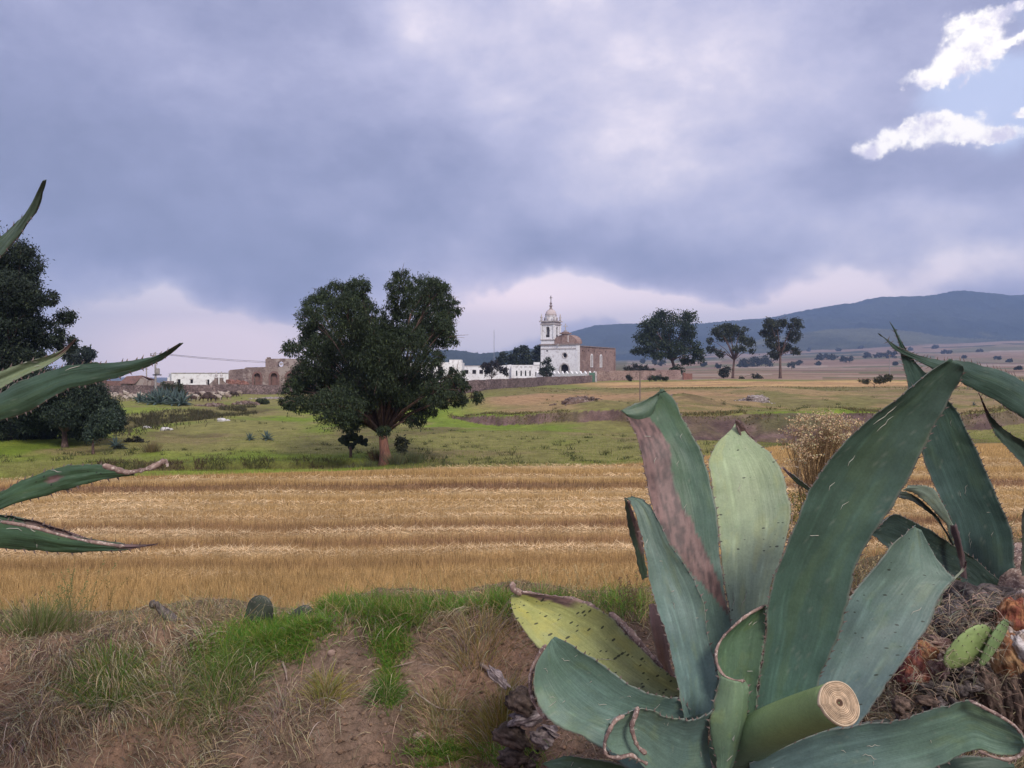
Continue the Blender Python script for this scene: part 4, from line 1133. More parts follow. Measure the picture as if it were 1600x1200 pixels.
def side_wall(mb, x, y0, y1, outline, holes, t):
    """a wall in the local YZ plane at x .. x-t (outline given as (y, z))"""
    q = MB(); q.poly(outline, holes, 0, t)
    mb.add([(x - v[1], v[0], v[2]) for v in q.v], q.f)
    return mb

def church():
    th = math.radians(30)
    px = 903; y = 200.0
    o = P3(px, 594, y); z0 = gz(o.x, y) - 0.6
    e = tag(empty('church', (o.x, y, z0), -th), 'white fronted village church with bell tower, small dome and bare stone nave', 'church')
    k = 0.1626                         # metres per photo pixel here
    H = lambda r: 3.4 - (r - HORIZON) * k - z0     # local height of a row
    W = 10.7; D = 24.0
    top = H(538.5)
    f = MB().poly(rect(-W, 0, 0, top), [arch(-5.0, -2.6, 0.02, H(576), 9), disc(-3.7, H(555), 0.62)], 0, 0.9)
    part(f, 'facade', M['white'], e)
    d = MB().box(-4.98, -2.62, 0.55, 0.65, 0, H(576) + 1.19); part(d, 'door', M['hole'], e, label='dark arched doorway')
    d = MB().poly(arch(-5.35, -2.25, 0.02, H(576), 9), [arch(-5.0, -2.6, 0.03, H(576), 9)], -0.12, 0.0); part(d, 'door_arch', M['grey'], e)
    d = MB().poly(disc(-3.7, H(555), 0.85), [disc(-3.7, H(555), 0.62)], -0.08, 0); rw = part(d, 'round_window', M['grey'], e)
    d = MB().poly(disc(-3.7, H(555), 0.61), [], 0.35, 0.4); part(d, 'pane', M['hole'], rw)
    c = MB().box(-W - 0.25, 0.3, -0.3, 1.1, top, top + 0.32); part(c, 'cornice', M['trim'], e)
    c = MB().box(-W, 0.0, -0.10, -0.003, top - 1.1, top - 0.85); part(c, 'string_course', M['grey'], e)
    c = MB().box(-0.5, 0.12, -0.12, 0.9, 0, top); part(c, 'corner_pilaster', M['white'], e)
    c = MB().box(-9.0, -8.6, -0.05, 0.1, H(548.5), H(546.5)); part(c, 'niche', M['hole'], e)
    c = MB().box(-5.6, -5.3, -0.5, -0.1, top - 0.2, top + 0.35); part(c, 'water_spout', M['grey'], e)
    # nave
    nt = H(541)
    wins = [arch(3.2, 4.4, H(572), H(556), 6), arch(8.4, 9.6, H(571.5), H(556), 6)]
    # positions along the side wall from the photo
    ys = [(8.0, 8.75), (14.0, 14.75)]
    holes = [arch(a, b, H(572.5), H(556), 6) for a, b in ys]
    n = MB(); side_wall(n, 0, 0, D, rect(0.9, D, 0, nt), holes, 0.8)
    n.box(-W, 0 - 0.801, D - 0.8, D, 0, nt); n.box(-W, -W + 0.8, 0.9, D - 0.8, 0, nt)
    part(n, 'nave_wall', M['stone'], e)
    part(MB().box(-W + 0.8, -0.8, 0.9, D - 0.8, nt - 0.6, nt - 0.3), 'roof', M['trim'], e)
    for a, b in ys:
        q = MB(); side_wall(q, 0.14, 0, 0, arch(a - .32, b + .32, H(573.5), H(556), 6), [arch(a, b, H(572.5), H(556), 6)], 0.14)
        w = part(q, 'window', M['white'], e, label='tall arched window with white surround')
        q = MB().box(-0.5, -0.45, a - .02, b + .02, H(572.5), H(556) + .4); part(q, 'pane', M['hole'], w)
    part(MB().box(-0.05, 0.22, 0.9, D + .1, nt, nt + 0.22), 'cornice', M['trim'], e)
    q = MB()
    for i in range(6):
        yy = 2.6 + i * 3.7
        q.box(0.0, 0.14, yy, yy + 0.22, H(547) - .1, H(547) + 0.1)
        q.box(0.0, 0.05, yy + 1.3, yy + 1.5, H(549) - .1, H(549) + 0.1)
    part(q, 'rain_spouts', M['iron'], e)['kind'] = 'stuff'
    part(MB().box(-0.001, .12, D - .001, D + .5, 0, nt), 'buttress', M['stone'], e)
    # curved gable behind the front
    hw = 3.25; cx = -3.75; gh = H(522.5) - top - .32; zb = top + 0.32
    outl = [(cx - hw, zb), (cx + hw, zb)] + [(cx + hw * math.cos(math.pi * i / 14), zb + 0.1 + gh * math.sin(math.pi * i / 14) ** 0.85) for i in range(15)]
    part(MB().poly(outl, [], 0.15, 3.6), 'curved_gable', M['stone'], e)
    q = MB().box(cx - 0.85, cx + 0.85, -0.1, 1.0, zb, zb + gh + 0.2).box(cx - 1.3, cx + 1.3, -0.35, 1.3, zb + gh + 0.2, zb + gh + 0.5).box(cx - .8, cx + .8, -.1, 1.0, zb + gh + .5, zb + gh + .75)
    bc = part(q, 'bellcote', M['stone'], e)
    part(MB().box(cx + 0.853, cx + 1.0, 0, 0.9, zb + .4, zb + gh + .1), 'whitewashed_side', M['white'], bc)
    zt = zb + gh + .75
    q = MB().box(cx - .35, cx + .35, .1, .8, zt, zt + .35).box(cx - .09, cx + .09, .35, .53, zt + .35, zt + 2.1).box(cx - .55, cx + .55, .36, .52, zt + 1.35, zt + 1.55)
    part(q, 'cross', M['grey'], e)
    # bell tower
    tw = 3.9; tx = -W; t1 = top + 0.32
    bt = part(MB().box(tx, tx + tw, 0.1, tw, t1, H(530.5)), 'bell_tower', M['white'], e)
    bz0 = H(530.5) + 0.25; bz1 = H(505.5)
    part(MB().box(tx - .2, tx + tw + .2, -0.1, tw + .2, H(530.5), bz0), 'ledge', M['grey'], bt)
    c = (tx + tw / 2, tw / 2 + 0.05)
    s = tw * 0.93; h = s / 2; ow = 0.55
    for i in range(4):
        q = MB().poly(rect(-h, h, 0, bz1 - bz0), [arch(-ow, ow, 0.5, (bz1 - bz0) * 0.72, 8)], -h, -h + 0.45)
        a = i * math.pi / 2; ca, sa = math.cos(a), math.sin(a)
        q.v = [(c[0] + v[0] * ca - v[1] * sa, c[1] + v[0] * sa + v[1] * ca, bz0 + v[2]) for v in q.v]
        part(q, 'belfry_wall', M['white'], bt)
        for sx in (-1, 1):
            q = MB().box(sx * (h - .02) - .22, sx * (h - .02) + .22, -h - .16, -h + .22, 0.003, bz1 - bz0 - .003)
            q.v = [(c[0] + v[0] * ca - v[1] * sa, c[1] + v[0] * sa + v[1] * ca, bz0 + v[2]) for v in q.v]
            part(q, 'pilaster', M['white'], bt)
        q = MB().box(-ow, ow, -h + .1, -h + .16, 0.5, 1.15)
        q.v = [(c[0] + v[0] * ca - v[1] * sa, c[1] + v[0] * sa + v[1] * ca, bz0 + v[2]) for v in q.v]
        part(q, 'balustrade', M['iron'], bt)
    part(MB().lathe([(.5, 0), (.42, .25), (.28, .7), (.15, .95), (.05, 1.2)], 12, (c[0], c[1], bz0 + 1.5)).box(c[0] - 1.6, c[0] + 1.6, c[1] - .06, c[1] + .06, bz0 + 2.68, bz0 + 2.8), 'bell', M['iron'], bt, True)
    part(MB().box(c[0] - h + .46, c[0] + h - .46, c[1] - h + .46, c[1] + h - .46, bz0, bz0 + .08), 'belfry_floor', M['grey'], bt)
    z = bz1
    part(MB().box(c[0] - h - .3, c[0] + h + .3, c[1] - h - .3, c[1] + h + .3, z, z + .3).box(c[0] - h - .1, c[0] + h + .1, c[1] - h - .1, c[1] + h + .1, z + .3, z + .75)
         .box(c[0] - h - .5, c[0] + h + .5, c[1] - h - .5, c[1] + h + .5, z + .75, z + 1.0), 'cornice', M['grey'], bt)
    z += 1.0
    for sx in (-1, 1):
        for sy in (-1, 1):
            part(MB().lathe([(.28, 0), (.28, .45), (.16, .55), (.34, .85), (.30, 1.05), (.12, 1.25), (.18, 1.45), (.04, 1.9)], 8, (c[0] + sx * h, c[1] + sy * h, z)), 'finial', M['grey'], bt, True)
    for sx, sy in ((0, -1), (0, 1), (1, 0), (-1, 0)):
        part(MB().lathe([(.2, 0), (.2, .4), (.26, .7), (.1, .9), (.03, 1.2)], 8, (c[0] + sx * h, c[1] + sy * h, z)), 'finial', M['grey'], bt, True)
    part(MB().lathe([(1.45, 0), (1.45, 1.15), (1.6, 1.2), (1.6, 1.35)], 8, (c[0], c[1], z), math.pi / 8), 'drum', M['white'], bt)
    z += 1.35
    part(MB().lathe([(1.52, 0), (1.48, .5), (1.28, 1.05), (.9, 1.5), (.42, 1.72)], 16, (c[0], c[1], z)), 'dome', M['dome'], bt, True)
    z += 1.7
    part(MB().lathe([(.5, 0), (.5, .12), (.3, .2), (.3, .75), (.5, .85), (.5, .95), (.2, 1.1), (.2, 1.35), (.34, 1.55), (.2, 1.8), (.06, 1.95)], 10, (c[0], c[1], z)), 'lantern', M['trim'], bt, False)
    z += 1.9
    part(MB().box(c[0] - .07, c[0] + .07, c[1] - .07, c[1] + .07, z, z + 1.7).box(c[0] - .42, c[0] + .42, c[1] - .06, c[1] + .06, z + 1.05, z + 1.2), 'cross', M['iron'], bt)

def poly_wall(name, pts, h, t, mat, label, cat='wall', rough=0.12, cap=None, step=1.2, base=-0.6, topfn=None):
    """a free-standing wall that follows the ground; pts = [(px, y)]"""
    P = [on(a, b) for a, b in pts]
    mb = MB(); seg = []
    for a, b in zip(P[:-1], P[1:]):
        n = max(1, int((b - a).length / step))
        for i in range(n):
            seg.append(a.lerp(b, i / n))
    seg.append(P[-1])
    o = seg[0].copy(); o.z = 0
    rows = []
    for i, p in enumerate(seg):
        d = (seg[min(i + 1, len(seg) - 1)] - seg[max(i - 1, 0)]); d.z = 0; d.normalize()
        nrm = Vector((-d.y, d.x, 0)) * (t / 2)
        g = gz(p.x, p.y)
        tt = h if topfn is None else topfn(i / (len(seg) - 1))
        top = (P[0].z * (1 - i / (len(seg) - 1)) + P[-1].z * i / (len(seg) - 1)) * 0.5 + g * 0.5 + tt + (random.random() - .5) * rough
        rows.append((p - nrm, p + nrm, g + base, top))
    vs = []
    for a, b, z0, z1 in rows:
        vs += [(a.x - o.x, a.y - o.y, z0), (b.x - o.x, b.y - o.y, z0), (b.x - o.x, b.y - o.y, z1), (a.x - o.x, a.y - o.y, z1)]
    fs = []
    for i in range(len(rows) - 1):
        k = i * 4
        for j in range(4):
            j2 = (j + 1) % 4
            fs.append((k + j, k + j2, k + 4 + j2, k + 4 + j))
    fs += [(3, 2, 1, 0), tuple(len(vs) - 4 + j for j in range(4))]
    mb.add(vs, fs)
    w = mb.build(name, mat); w.location = o
    tag(w, label, cat)
    return w

def walls():
    poly_wall('stone_wall', [(628, 96), (760, 106), (850, 132), (927, 150)], 1.75, 0.5, M['fieldwall'], 'long low stone wall running below the white buildings toward the church', step=0.9, topfn=lambda s: 1.75 - .45 * s)
    poly_wall('stone_wall', [(932, 158), (1000, 165), (1062, 172)], 2.0, 0.5, M['stone'], 'brown stone wall to the right of the green gate by the nave', step=1.2)
    poly_wall('stone_wall', [(60, 104), (146, 106), (250, 108), (350, 110), (470, 112), (560, 108)], 1.35, 0.5, M['fieldwall'], 'low field wall with sheep in front of it', step=0.8, rough=.2)
    # scalloped white wall
    x0, x1 = 838, 928; yw = 166.0
    a = on(x0, yw + 6); b = on(x1, yw - 8)
    L = math.hypot(b.x - a.x, b.y - a.y); ang = math.atan2(b.y - a.y, b.x - a.x)
    z0 = gz(a.x, a.y) - .5
    e = tag(empty('scalloped_wall', (a.x, a.y, z0), ang), 'white churchyard wall with a scalloped top in front of the church', 'wall')
    kk = yw / FPX
    zt = 3.4 - (583 - HORIZON) * kk - z0; zs = 3.4 - (588.5 - HORIZON) * kk - z0
    n = 13; sp = L / n; out = [(0, zs - 1.0), (L, zs - 1.0)]
    for i in range(n, -1, -1):
        out.append((i * sp, zt + 0.42))
        if i:
            for q in (0.85, 0.7, 0.5, 0.3, 0.15):
                out.append(((i - 1 + q) * sp, zt + 0.42 - 0.55 * (1 - (2 * q - 1) ** 2)))
    part(MB().poly(out, [], 0, 0.4), 'coping', M['white'], e)
    part(MB().box(0, L, 0.05, 0.35, 0, zs - 1.003), 'footing', M['fieldwall'], e)
    for i in range(n + 1):
        pass
    g = on(925, 149.0)
    e = tag(empty('green_gate', (g.x, g.y, g.z - .2)), 'small green gate between the two stone walls below the church corner', 'gate')
    part(MB().box(-.55, .55, 0, .08, .1, 2.0), 'gate_leaf', M['green'], e)
    for s in (-1, 1): part(MB().box(s * .75 - .18, s * .75 + .18, -.15, .25, 0, 2.2), 'gate_post', M['grey'], e)

def white_range():
    y = 188.0; k = y / FPX
    xo = (797 - 800) * k; z0 = gz(xo, y) - .5
    e = tag(empty('white_building', (xo, y, z0)), 'low white building with narrow pointed windows just left of the church', 'building')
    Hh = lambda r: 3.4 - (r - HORIZON) * k - z0
    X = lambda p: (p - 797) * k
    ws = [(807.3, 1.0), (814.3, 1.0), (821.2, 1.0), (828.2, 1.0)]
    hl = [arch(X(p) - .17 * 1.0, X(p) + .17, Hh(587.5), Hh(580.5), 6, True) for p, _ in ws]
    hl += [rect(X(p) - .28, X(p) + .28, Hh(573.8), Hh(572.9)) for p, _ in ws]
    part(MB().poly(rect(X(799), X(843), 0, Hh(570.3)), hl, 0, .5), 'front_wall', M['white'], e)
    for p, _ in ws:
        w = part(MB().box(X(p) - .2, X(p) + .2, .36, .42, Hh(588), Hh(578)), 'window_pane', M['hole'], e)
        part(MB().box(X(p) - .3, X(p) + .3, .4, .44, Hh(574), Hh(572.7)), 'vent', M['trim'], e)
    part(MB().box(X(799), X(843), .5, 9, 0, Hh(571)), 'block', M['white'], e)
    part(MB().box(X(834), X(843.5), -.15, 2.5, Hh(570.3), Hh(566)), 'parapet_block', M['white'], e)
    part(MB().box(X(836.5), X(837.7), -.10, -.05, Hh(588), Hh(581)), 'door', M['hole'], e)
    # side block seen obliquely to the left
    part(MB().poly([(X(762), 0), (X(799) - .01, 0), (X(799) - .01, Hh(569.5)), (X(780), Hh(571.5)), (X(762), Hh(572.5))], [], 1.5, 8), 'side_block', M['white'], e)
    y = 176.0; k = y / FPX
    xo = (722 - 800) * k; z0 = gz(xo, y) - .5
    e = tag(empty('white_building', (xo, y, z0)), 'plain white range behind the dark bush, left of the pointed windows', 'building')
    Hh = lambda r: 3.4 - (r - HORIZON) * k - z0; X = lambda p: (p - 722) * k
    part(MB().box(X(722), X(764), 0, 6, 0, Hh(571.8)), 'wall', M['white'], e)
    part(MB().box(X(722) - .1, X(764) + .1, -.12, 6.1, Hh(571.8), Hh(571.2)), 'coping', M['grey'], e)
    for p in (729, 741, 752): part(MB().box(X(p) - .4, X(p) + .4, -.05, .03, Hh(584), Hh(578)), 'window', M['hole'], e)
    y = 160.0; k = y / FPX
    xo = (655 - 800) * k; z0 = gz(xo, y) - .5
    e = tag(empty('white_building', (xo, y, z0)), 'white house with dark doorways glimpsed through the right side of the big tree', 'building')
    Hh = lambda r: 3.4 - (r - HORIZON) * k - z0; X = lambda p: (p - 655) * k
    dd = [(670, 677), (684, 692), (702, 707)]
    part(MB().poly(rect(X(640), X(722), 0, Hh(566)), [rect(X(a), X(b), Hh(594), Hh(573)) for a, b in dd], 0, .5), 'front_wall', M['white'], e)
    for a, b in dd: part(MB().box(X(a), X(b), .3, .36, Hh(595), Hh(572)), 'door', M['hole'], e)
    part(MB().box(X(640), X(722), .5, 8, 0, Hh(566.5)), 'block', M['white'], e)
    part(MB().box(X(702), X(721), .1, 4, Hh(566), Hh(562)), 'upper_block', M['white'], e)

def left_buildings():
    y = 128.0; k = y / FPX
    xo = (268 - 800) * k; z0 = gz(xo, y) - .5
    e = tag(empty('white_building', (xo, y, z0)), 'long white flat roofed house behind the field wall left of the stone ruin', 'house')
    Hh = lambda r: 3.4 - (r - HORIZON) * k - z0; X = lambda p: (p - 268) * k
    op = [(277, 282, 606, 592.5, 'door'), (297, 301.5, 599, 592.8, 'window'), (323.5, 327, 606, 593, 'door')]
    part(MB().poly(rect(X(268), X(357), 0, Hh(583)), [rect(X(a), X(b), max(.02, Hh(c)), Hh(d)) for a, b, c, d, _ in op], 0, .4), 'front_wall', M['white'], e)
    for a, b, c, d, nm in op:
        w = part(MB().box(X(a), X(b), .25, .3, max(0, Hh(c)), Hh(d)), nm, M['hole'], e)
        if nm == 'window': part(MB().box(X(a) - .12, X(b) + .12, -.04, -.003, Hh(d), Hh(d) + .12), 'lintel', M['grey'], w)
        else: part(MB().box(X(a) - .14, X(a) - .003, -.04, -.003, max(0, Hh(c)), Hh(d)), 'jamb', M['grey'], w)
    # left end, receding
    q = MB(); out = [(0, 0), (5.5, 0), (5.5, Hh(584)), (0, Hh(583.2))]
    q.poly(out, [rect(3.2, 3.7, Hh(591), Hh(588.5))], 0, .4)
    a = math.radians(118)
    q.v = [(v[0] * math.cos(a) - v[1] * math.sin(a) * -1, v[0] * math.sin(a) + v[1] * 0.4 + .01, v[2]) for v in q.v]
    part(q, 'end_wall', M['white'], e)
    part(MB().box(X(268), X(357), .4, 6, 0, Hh(584.5)), 'block', M['white'], e)
    part(MB().box(X(268) - .1, X(357), -.12, 6.1, Hh(583), Hh(582.3)), 'parapet', M['grey'], e)
    part(MB().box(X(248), X(252), 3.2, 5, 0, Hh(590)), 'chimney_block', M['white'], e)
    # gate pillars with sweeping wall
    y2 = 118.0; k2 = y2 / FPX
    xo2 = (338 - 800) * k2; zz = gz(xo2, y2) - .4
    Hh = lambda r: 3.4 - (r - HORIZON) * k2 - zz; X2 = lambda p: (p - 338) * k2
    e = tag(empty('gateway', (xo2, y2, zz)), 'old stone gateway with two finial topped pillars and a sweeping wall', 'gateway')
    for p in (338, 346):
        pl = part(MB().box(X2(p) - .22, X2(p) + .22, -.2, .2, 0, Hh(591)), 'pillar', M['ruin'], e)
        part(MB().lathe([(.3, 0), (.3, .12), (.12, .2), (.22, .42), (.2, .55), (.08, .68), (.12, .8), (.02, 1.05)], 8, (X2(p), 0, Hh(591))), 'finial', M['grey'], pl, True)
    sw = [(X2(318), 0), (X2(336) , 0), (X2(336), Hh(592))] + [(X2(336) - t * 1.7, Hh(592) - 1.15 * math.sin(t * math.pi / 2)) for t in (.15, .35, .6, .85, 1.0)] + [(X2(318), Hh(604.5))]
    part(MB().poly(sw, [], -.12, .12), 'sweeping_wall', M['ruin'], e)
    sw = [(X2(348), 0), (X2(357), 0), (X2(357), Hh(600)), (X2(352), Hh(598)), (X2(348), Hh(594))]
    part(MB().poly(sw, [], -.12, .12), 'sweeping_wall', M['ruin'], e)
    # ruin
    y = 122.0; k = y / FPX
    xo = (357 - 800) * k; z0 = gz(xo, y) - .5
    e = tag(empty('stone_ruin', (xo, y, z0)), 'roofless stone ruin with arched doorways beside the big tree', 'ruin')
    Hh = lambda r: 3.4 - (r - HORIZON) * k - z0; X = lambda p: (p - 357) * k
    out = [(X(357), 0), (X(500), 0), (X(500), Hh(573.5)), (X(412), Hh(573.5)), (X(384), Hh(574)), (X(382), Hh(576)), (X(360), Hh(578)), (X(357), Hh(580))]
    ds = [(397, 407), (423, 433.5), (448, 458), (476, 485)]
    part(MB().poly(out, [arch(X(a), X(b), .03, Hh(585) - .3, 7) for a, b in ds], 0, .7), 'front_wall', M['ruin'], e)
    for a, b in ds:
        dr = part(MB().box(X(a), X(b), .5, .58, 0, Hh(582)), 'doorway', M['roof'], e, label='arched doorway closed with old timber')
        part(MB().poly(arch(X(a) - .3, X(b) + .3, .03, Hh(585) - .3, 7), [arch(X(a), X(b), .04, Hh(585) - .3, 7)], -.07, -.002), 'brick_arch', M['roof'], dr)
    up = [(X(412), Hh(576)), (X(475), Hh(576)), (X(475), Hh(561)), (X(440), Hh(560)), (X(412), Hh(560.5))]
    part(MB().poly(up, [disc(X(436), Hh(569), .45)], .9, 1.5), 'upper_wall', M['ruin'], e)
    part(MB().box(X(414), X(419), .9, 1.4, Hh(560.8), Hh(558)), 'chimney_stub', M['ruin'], e)
    part(MB().box(X(357), X(358.5), .7, 6, 0, Hh(581)).box(X(498), X(500), .7, 6, 0, Hh(573)), 'side_wall', M['ruin'], e)
    for i in range(7):
        part(MB().blob((X(361 + i * 4.2), -.9, Hh(600) + .1 * (i % 2)), (.55, .5, .75 - .05 * i), 7, i, .3), 'brick_rubble', M['brick'], e)
    # antenna dish
    part(MB().lathe([(.05, 0), (.45, .12), (.5, .2)], 10, (X(437), .75, Hh(570))), 'dish', M['white'], e)
    # cottage with gable roof
    y = 112.0; k = y / FPX
    xo = (190 - 800) * k; z0 = gz(xo, y) - .3
    e = tag(empty('stone_cottage', (xo, y, z0)), 'small crumbling stone cottage with a sagging reddish tile roof', 'cottage')
    Hh = lambda r: 3.4 - (r - HORIZON) * k - z0; X = lambda p: (p - 190) * k
    part(MB().poly(rect(X(189), X(211), 0, Hh(599.5)), [rect(X(204), X(206.5), .03, Hh(600.5))], 0, .4), 'front_wall', M['ruin'], e)
    part(MB().box(X(204), X(206.5), .2, .26, 0, Hh(600.5)), 'door', M['hole'], e)
    part(MB().poly([(X(211) + .003, 0), (X(230), 0), (X(230), Hh(594)), (X(221), Hh(588.5)), (X(211) + .003, Hh(599.5))], [], .02, .42), 'gable_wall', M['ruin'], e)
    rf = MB(); a = [(X(188), -.3, Hh(600)), (X(212), -.3, Hh(600)), (X(221.5), .1, Hh(588)), (X(197), .1, Hh(589.5))]
    b = [(X(201), 2.6, Hh(598)), (X(231), 2.6, Hh(595))]
    up_ = .14
    rf.add(a + b + [(v[0], v[1], v[2] + up_) for v in a + b], [(0, 1, 2, 3), (3, 2, 5, 4), (6, 7, 8, 9), (9, 8, 11, 10), (0, 1, 7, 6), (1, 2, 8, 7), (2, 5, 11, 8), (0, 3, 9, 6), (3, 4, 10, 9), (4, 5, 11, 10)])
    part(rf, 'roof', M['roof'], e)
    part(MB().box(X(198), X(230), 2.2, 2.6, 0, Hh(596)), 'back_wall', M['ruin'], e)
    part(MB().poly([(X(230) + .003, 0), (X(262), 0), (X(262), Hh(601)), (X(250), Hh(599)), (X(239), Hh(597)), (X(237), Hh(594)), (X(230) + .003, Hh(594.5))], [], .2, .6), 'yard_wall', M['ruin'], e)
    part(MB().box(X(252), X(262.5), .6, 2, 0, Hh(595.5)), 'shed', M['ruin'], e)
    poly_wall('red_wall', [(150, 122), (160, 122), (195, 121)], 1.75, .4, M['roof'], 'long reddish brown outbuilding wall left of the cottage', step=2, rough=.05)
    g = on(1074, 168)
    e = tag(empty('brick_pier', (g.x, g.y, g.z - .2)), 'low pinkish brick pier between the first two round crowned trees', 'pier')
    part(MB().box(-.95, .95, -.5, .5, 0, 1.45), 'body', M['brick'], e); part(MB().box(-1.0, -.45, -.55, .55, 1.45, 1.6), 'cap', M['brick'], e)

def poles():
    g = on(243, 103)
    e = tag(empty('utility_pole', g), 'concrete utility pole with crossarm and transformer in front of the white house', 'pole')
    h = 70 * 103 / FPX
    part(MB().lathe([(.17, -.4), (.16, 1), (.10, h)], 8), 'pole', M['concrete'], e, True)
    ca = part(MB().box(-.65, .65, -.06, .06, h - .55, h - .42), 'crossarm', M['wood'], e)
    for x in (-.58, 0, .58): part(MB().lathe([(.04, 0), (.07, .05), (.04, .1), (.08, .15), (.03, .28)], 6, (x, 0, h - .42)), 'insulator', M['iron'], ca)
    part(MB().lathe([(.26, 0), (.28, .06), (.28, .7), (.2, .8)], 10, (.32, -.1, h * .42 + .5)), 'transformer', M['concrete'], e, True)
    part(MB().box(-.3, .75, -.15, .15, h * .42 + .34, h * .42 + .48), 'bracket', M['iron'], e)
    top = g + Vector((0, 0, h - .15))
    for (px, y, r, nm) in ((520, 150, 566, 'a'), (505, 150, 568, 'b')):
        b = P3(px, r, y); a = top + Vector((.5 if nm == 'a' else -.5, 0, 0))
        mb = MB(); pts = []
        for i in range(13):
            t = i / 12; p = a.lerp(b, t); p.z -= .9 * 4 * t * (1 - t) * .5; pts.append(p - a)
        mb.tube(pts, .022, 4); w = mb.build('cable', M['iron']); w.location = a
        tag(w, 'overhead cable running from the utility pole ' + ('crossarm to beyond the ruin' if nm == 'a' else 'to the right, the lower of two'), 'cable')
    g = on(229, 118); e = tag(empty('utility_pole', g), 'thin plain pole standing behind the cottage roof', 'pole')
    h = (612 - 572) * 118 / FPX
    part(MB().lathe([(.13, -.4), (.09, h)], 7), 'pole', M['concrete'], e, True); part(MB().box(-.25, .25, -.04, .04, h - .3, h - .22), 'crossarm', M['wood'], e)
    g = on(1000, 62); e = tag(empty('wooden_post', g), 'slim brown wooden post with a short crosspiece above the dirt cutting', 'post')
    h = 48 * 62 / FPX
    part(MB().lathe([(.055, -.3), (.045, h)], 6), 'post', M['wood'], e); part(MB().tube([(-.35, 0, h - .05), (.3, 0, h + .02)], .025, 5), 'crosspiece', M['wood'], e)
    g = on(1390, 250); e = tag(empty('utility_pole', g), 'pale distant utility pole standing on the open plain', 'pole')
    h = 34 * 250 / FPX
    part(MB().lathe([(.16, -.4), (.11, h)], 7), 'pole', M['concrete'], e); part(MB().box(-.7, .7, -.06, .06, h - .5, h - .35), 'crossarm', M['wood'], e)
    g = on(772, 1250); e = tag(empty('radio_mast', P3(772, 560, 1400)), 'hair thin radio mast on the skyline hill behind the white range', 'mast')
    part(MB().lathe([(.5, -10), (.35, 50)], 4), 'mast', M['concrete'], e)

# ------------------------------------------------------------------ sheep
def skin_mesh(name, pts, edges, rads, levels=1):
    me = bpy.data.meshes.new(name); me.from_pydata(pts, edges, [])
    o = bpy.data.objects.new(name, me); COL.objects.link(o)
    md = o.modifiers.new('s', 'SKIN')
    for i, r in enumerate(rads):
        me.skin_vertices[0].data[i].radius = (r, r) if not isinstance(r, tuple) else r
    me.skin_vertices[0].data[0].use_root = True
    sd_ = o.modifiers.new('d', 'SUBSURF'); sd_.levels = levels; sd_.render_levels = levels
    dg = bpy.context.evaluated_depsgraph_get(); dg.update()
    m2 = bpy.data.meshes.new_from_object(o.evaluated_get(dg))
    bpy.data.objects.remove(o)
    m2.name = name
    for p in m2.polygons: p.use_smooth = True
    return m2
def sheep_mesh(graze):
    pts = [(0, 0, .55), (.28, 0, .57), (-.3, 0, .56), (-.42, 0, .5)]
    rad = [(.21, .22), .19, .19, .10]; ed = [(0, 1), (0, 2), (2, 3)]
    if graze: nk = [(.45, 0, .52), (.58, 0, .28), (.68, 0, .10)]
    else: nk = [(.44, 0, .70), (.52, 0, .84), (.66, 0, .80)]
    b = len(pts); pts += nk; ed += [(1, b), (b, b + 1), (b + 1, b + 2)]; rad += [.12, .085, .05]
    for x in (.24, -.28):
        for s in (-1, 1):
            b = len(pts)
            src = 1 if x > 0 else 2
            pts += [(x, s * .12, .34), (x + .01, s * .12, .17), (x, s * .12, 0.0)]; rad += [.07, .035, .03]
            ed += [(src, b), (b, b + 1), (b + 1, b + 2)]
    return skin_mesh('sheep', pts, ed, rad)
def sheep():
    wool = [mat_noise('cream_wool', [(0.50, 0.43, 0.36), (0.36, 0.30, 0.25)], 8, 0.95, 0.6, 30, dist=.02), mat_noise('dirty_wool', [(0.33, 0.26, 0.21), (0.22, 0.17, 0.14)], 8, 0.95, 0.6, 30, dist=.02), mat_noise('dark_wool', [(0.05, 0.035, 0.03), (0.09, 0.06, 0.05)], 8, 0.95, 0.5, 30, dist=.02)]
    dark = wool[2]
    protos = []
    for gr in (True, False):
        me = sheep_mesh(gr)
        for w in wool:
            m2 = me.copy(); m2.materials.append(w)
            protos.append(m2)
    eme = MB().blob((0, 0, 0), (.03, .07, .03), 6, 1, .1)
    rr = random.Random(5)
    spots = []
    for i in range(17): spots.append((148 + i * 5.6 + rr.uniform(-2, 2), rr.uniform(96, 103)))
    spots += [(196, 93), (205, 94), (224, 92), (236, 99), (230, 97)]
    for i in range(20): spots.append((287 + i * 4.5 + rr.uniform(-2, 2), rr.uniform(92, 103)))
    spots += [(302, 88), (321, 87), (333, 87), (341, 89), (296, 92), (337, 94), (326, 96), (350, 97), (310, 97)]
    labs = {0: 'cream woolly sheep by the field wall', 1: 'dusty brown sheep by the field wall', 2: 'dark brown sheep by the field wall'}
    ears = {}
    for i, (px, y) in enumerate(spots):
        c = rr.choices([0, 1, 2], [.5, .25, .25])[0]
        if px > 287: c = rr.choices([0, 1, 2], [.35, .25, .4])[0]
        gr = rr.random() < .75
        g = on(px, y, -.02)
        me = protos[(0 if gr else 3) + c]
        o = bpy.data.objects.new('sheep', me); COL.objects.link(o)
        o.location = g; o.rotation_euler = (0, 0, rr.choice([0, math.pi]) + rr.uniform(-.6, .6)); s = rr.uniform(.8, 1.05); o.scale = (s, s, s)
        where = 'left of the utility pole' if px < 245 else ('between the olive bush and the gateway' if px < 335 else 'below the gateway and the ruin')
        tag(o, labs[c] + ', ' + where, 'sheep', ('cream', 'dusty', 'dark')[c] + ' sheep ' + where)

building_mats()
church(); walls(); white_range(); left_buildings(); poles(); sheep()
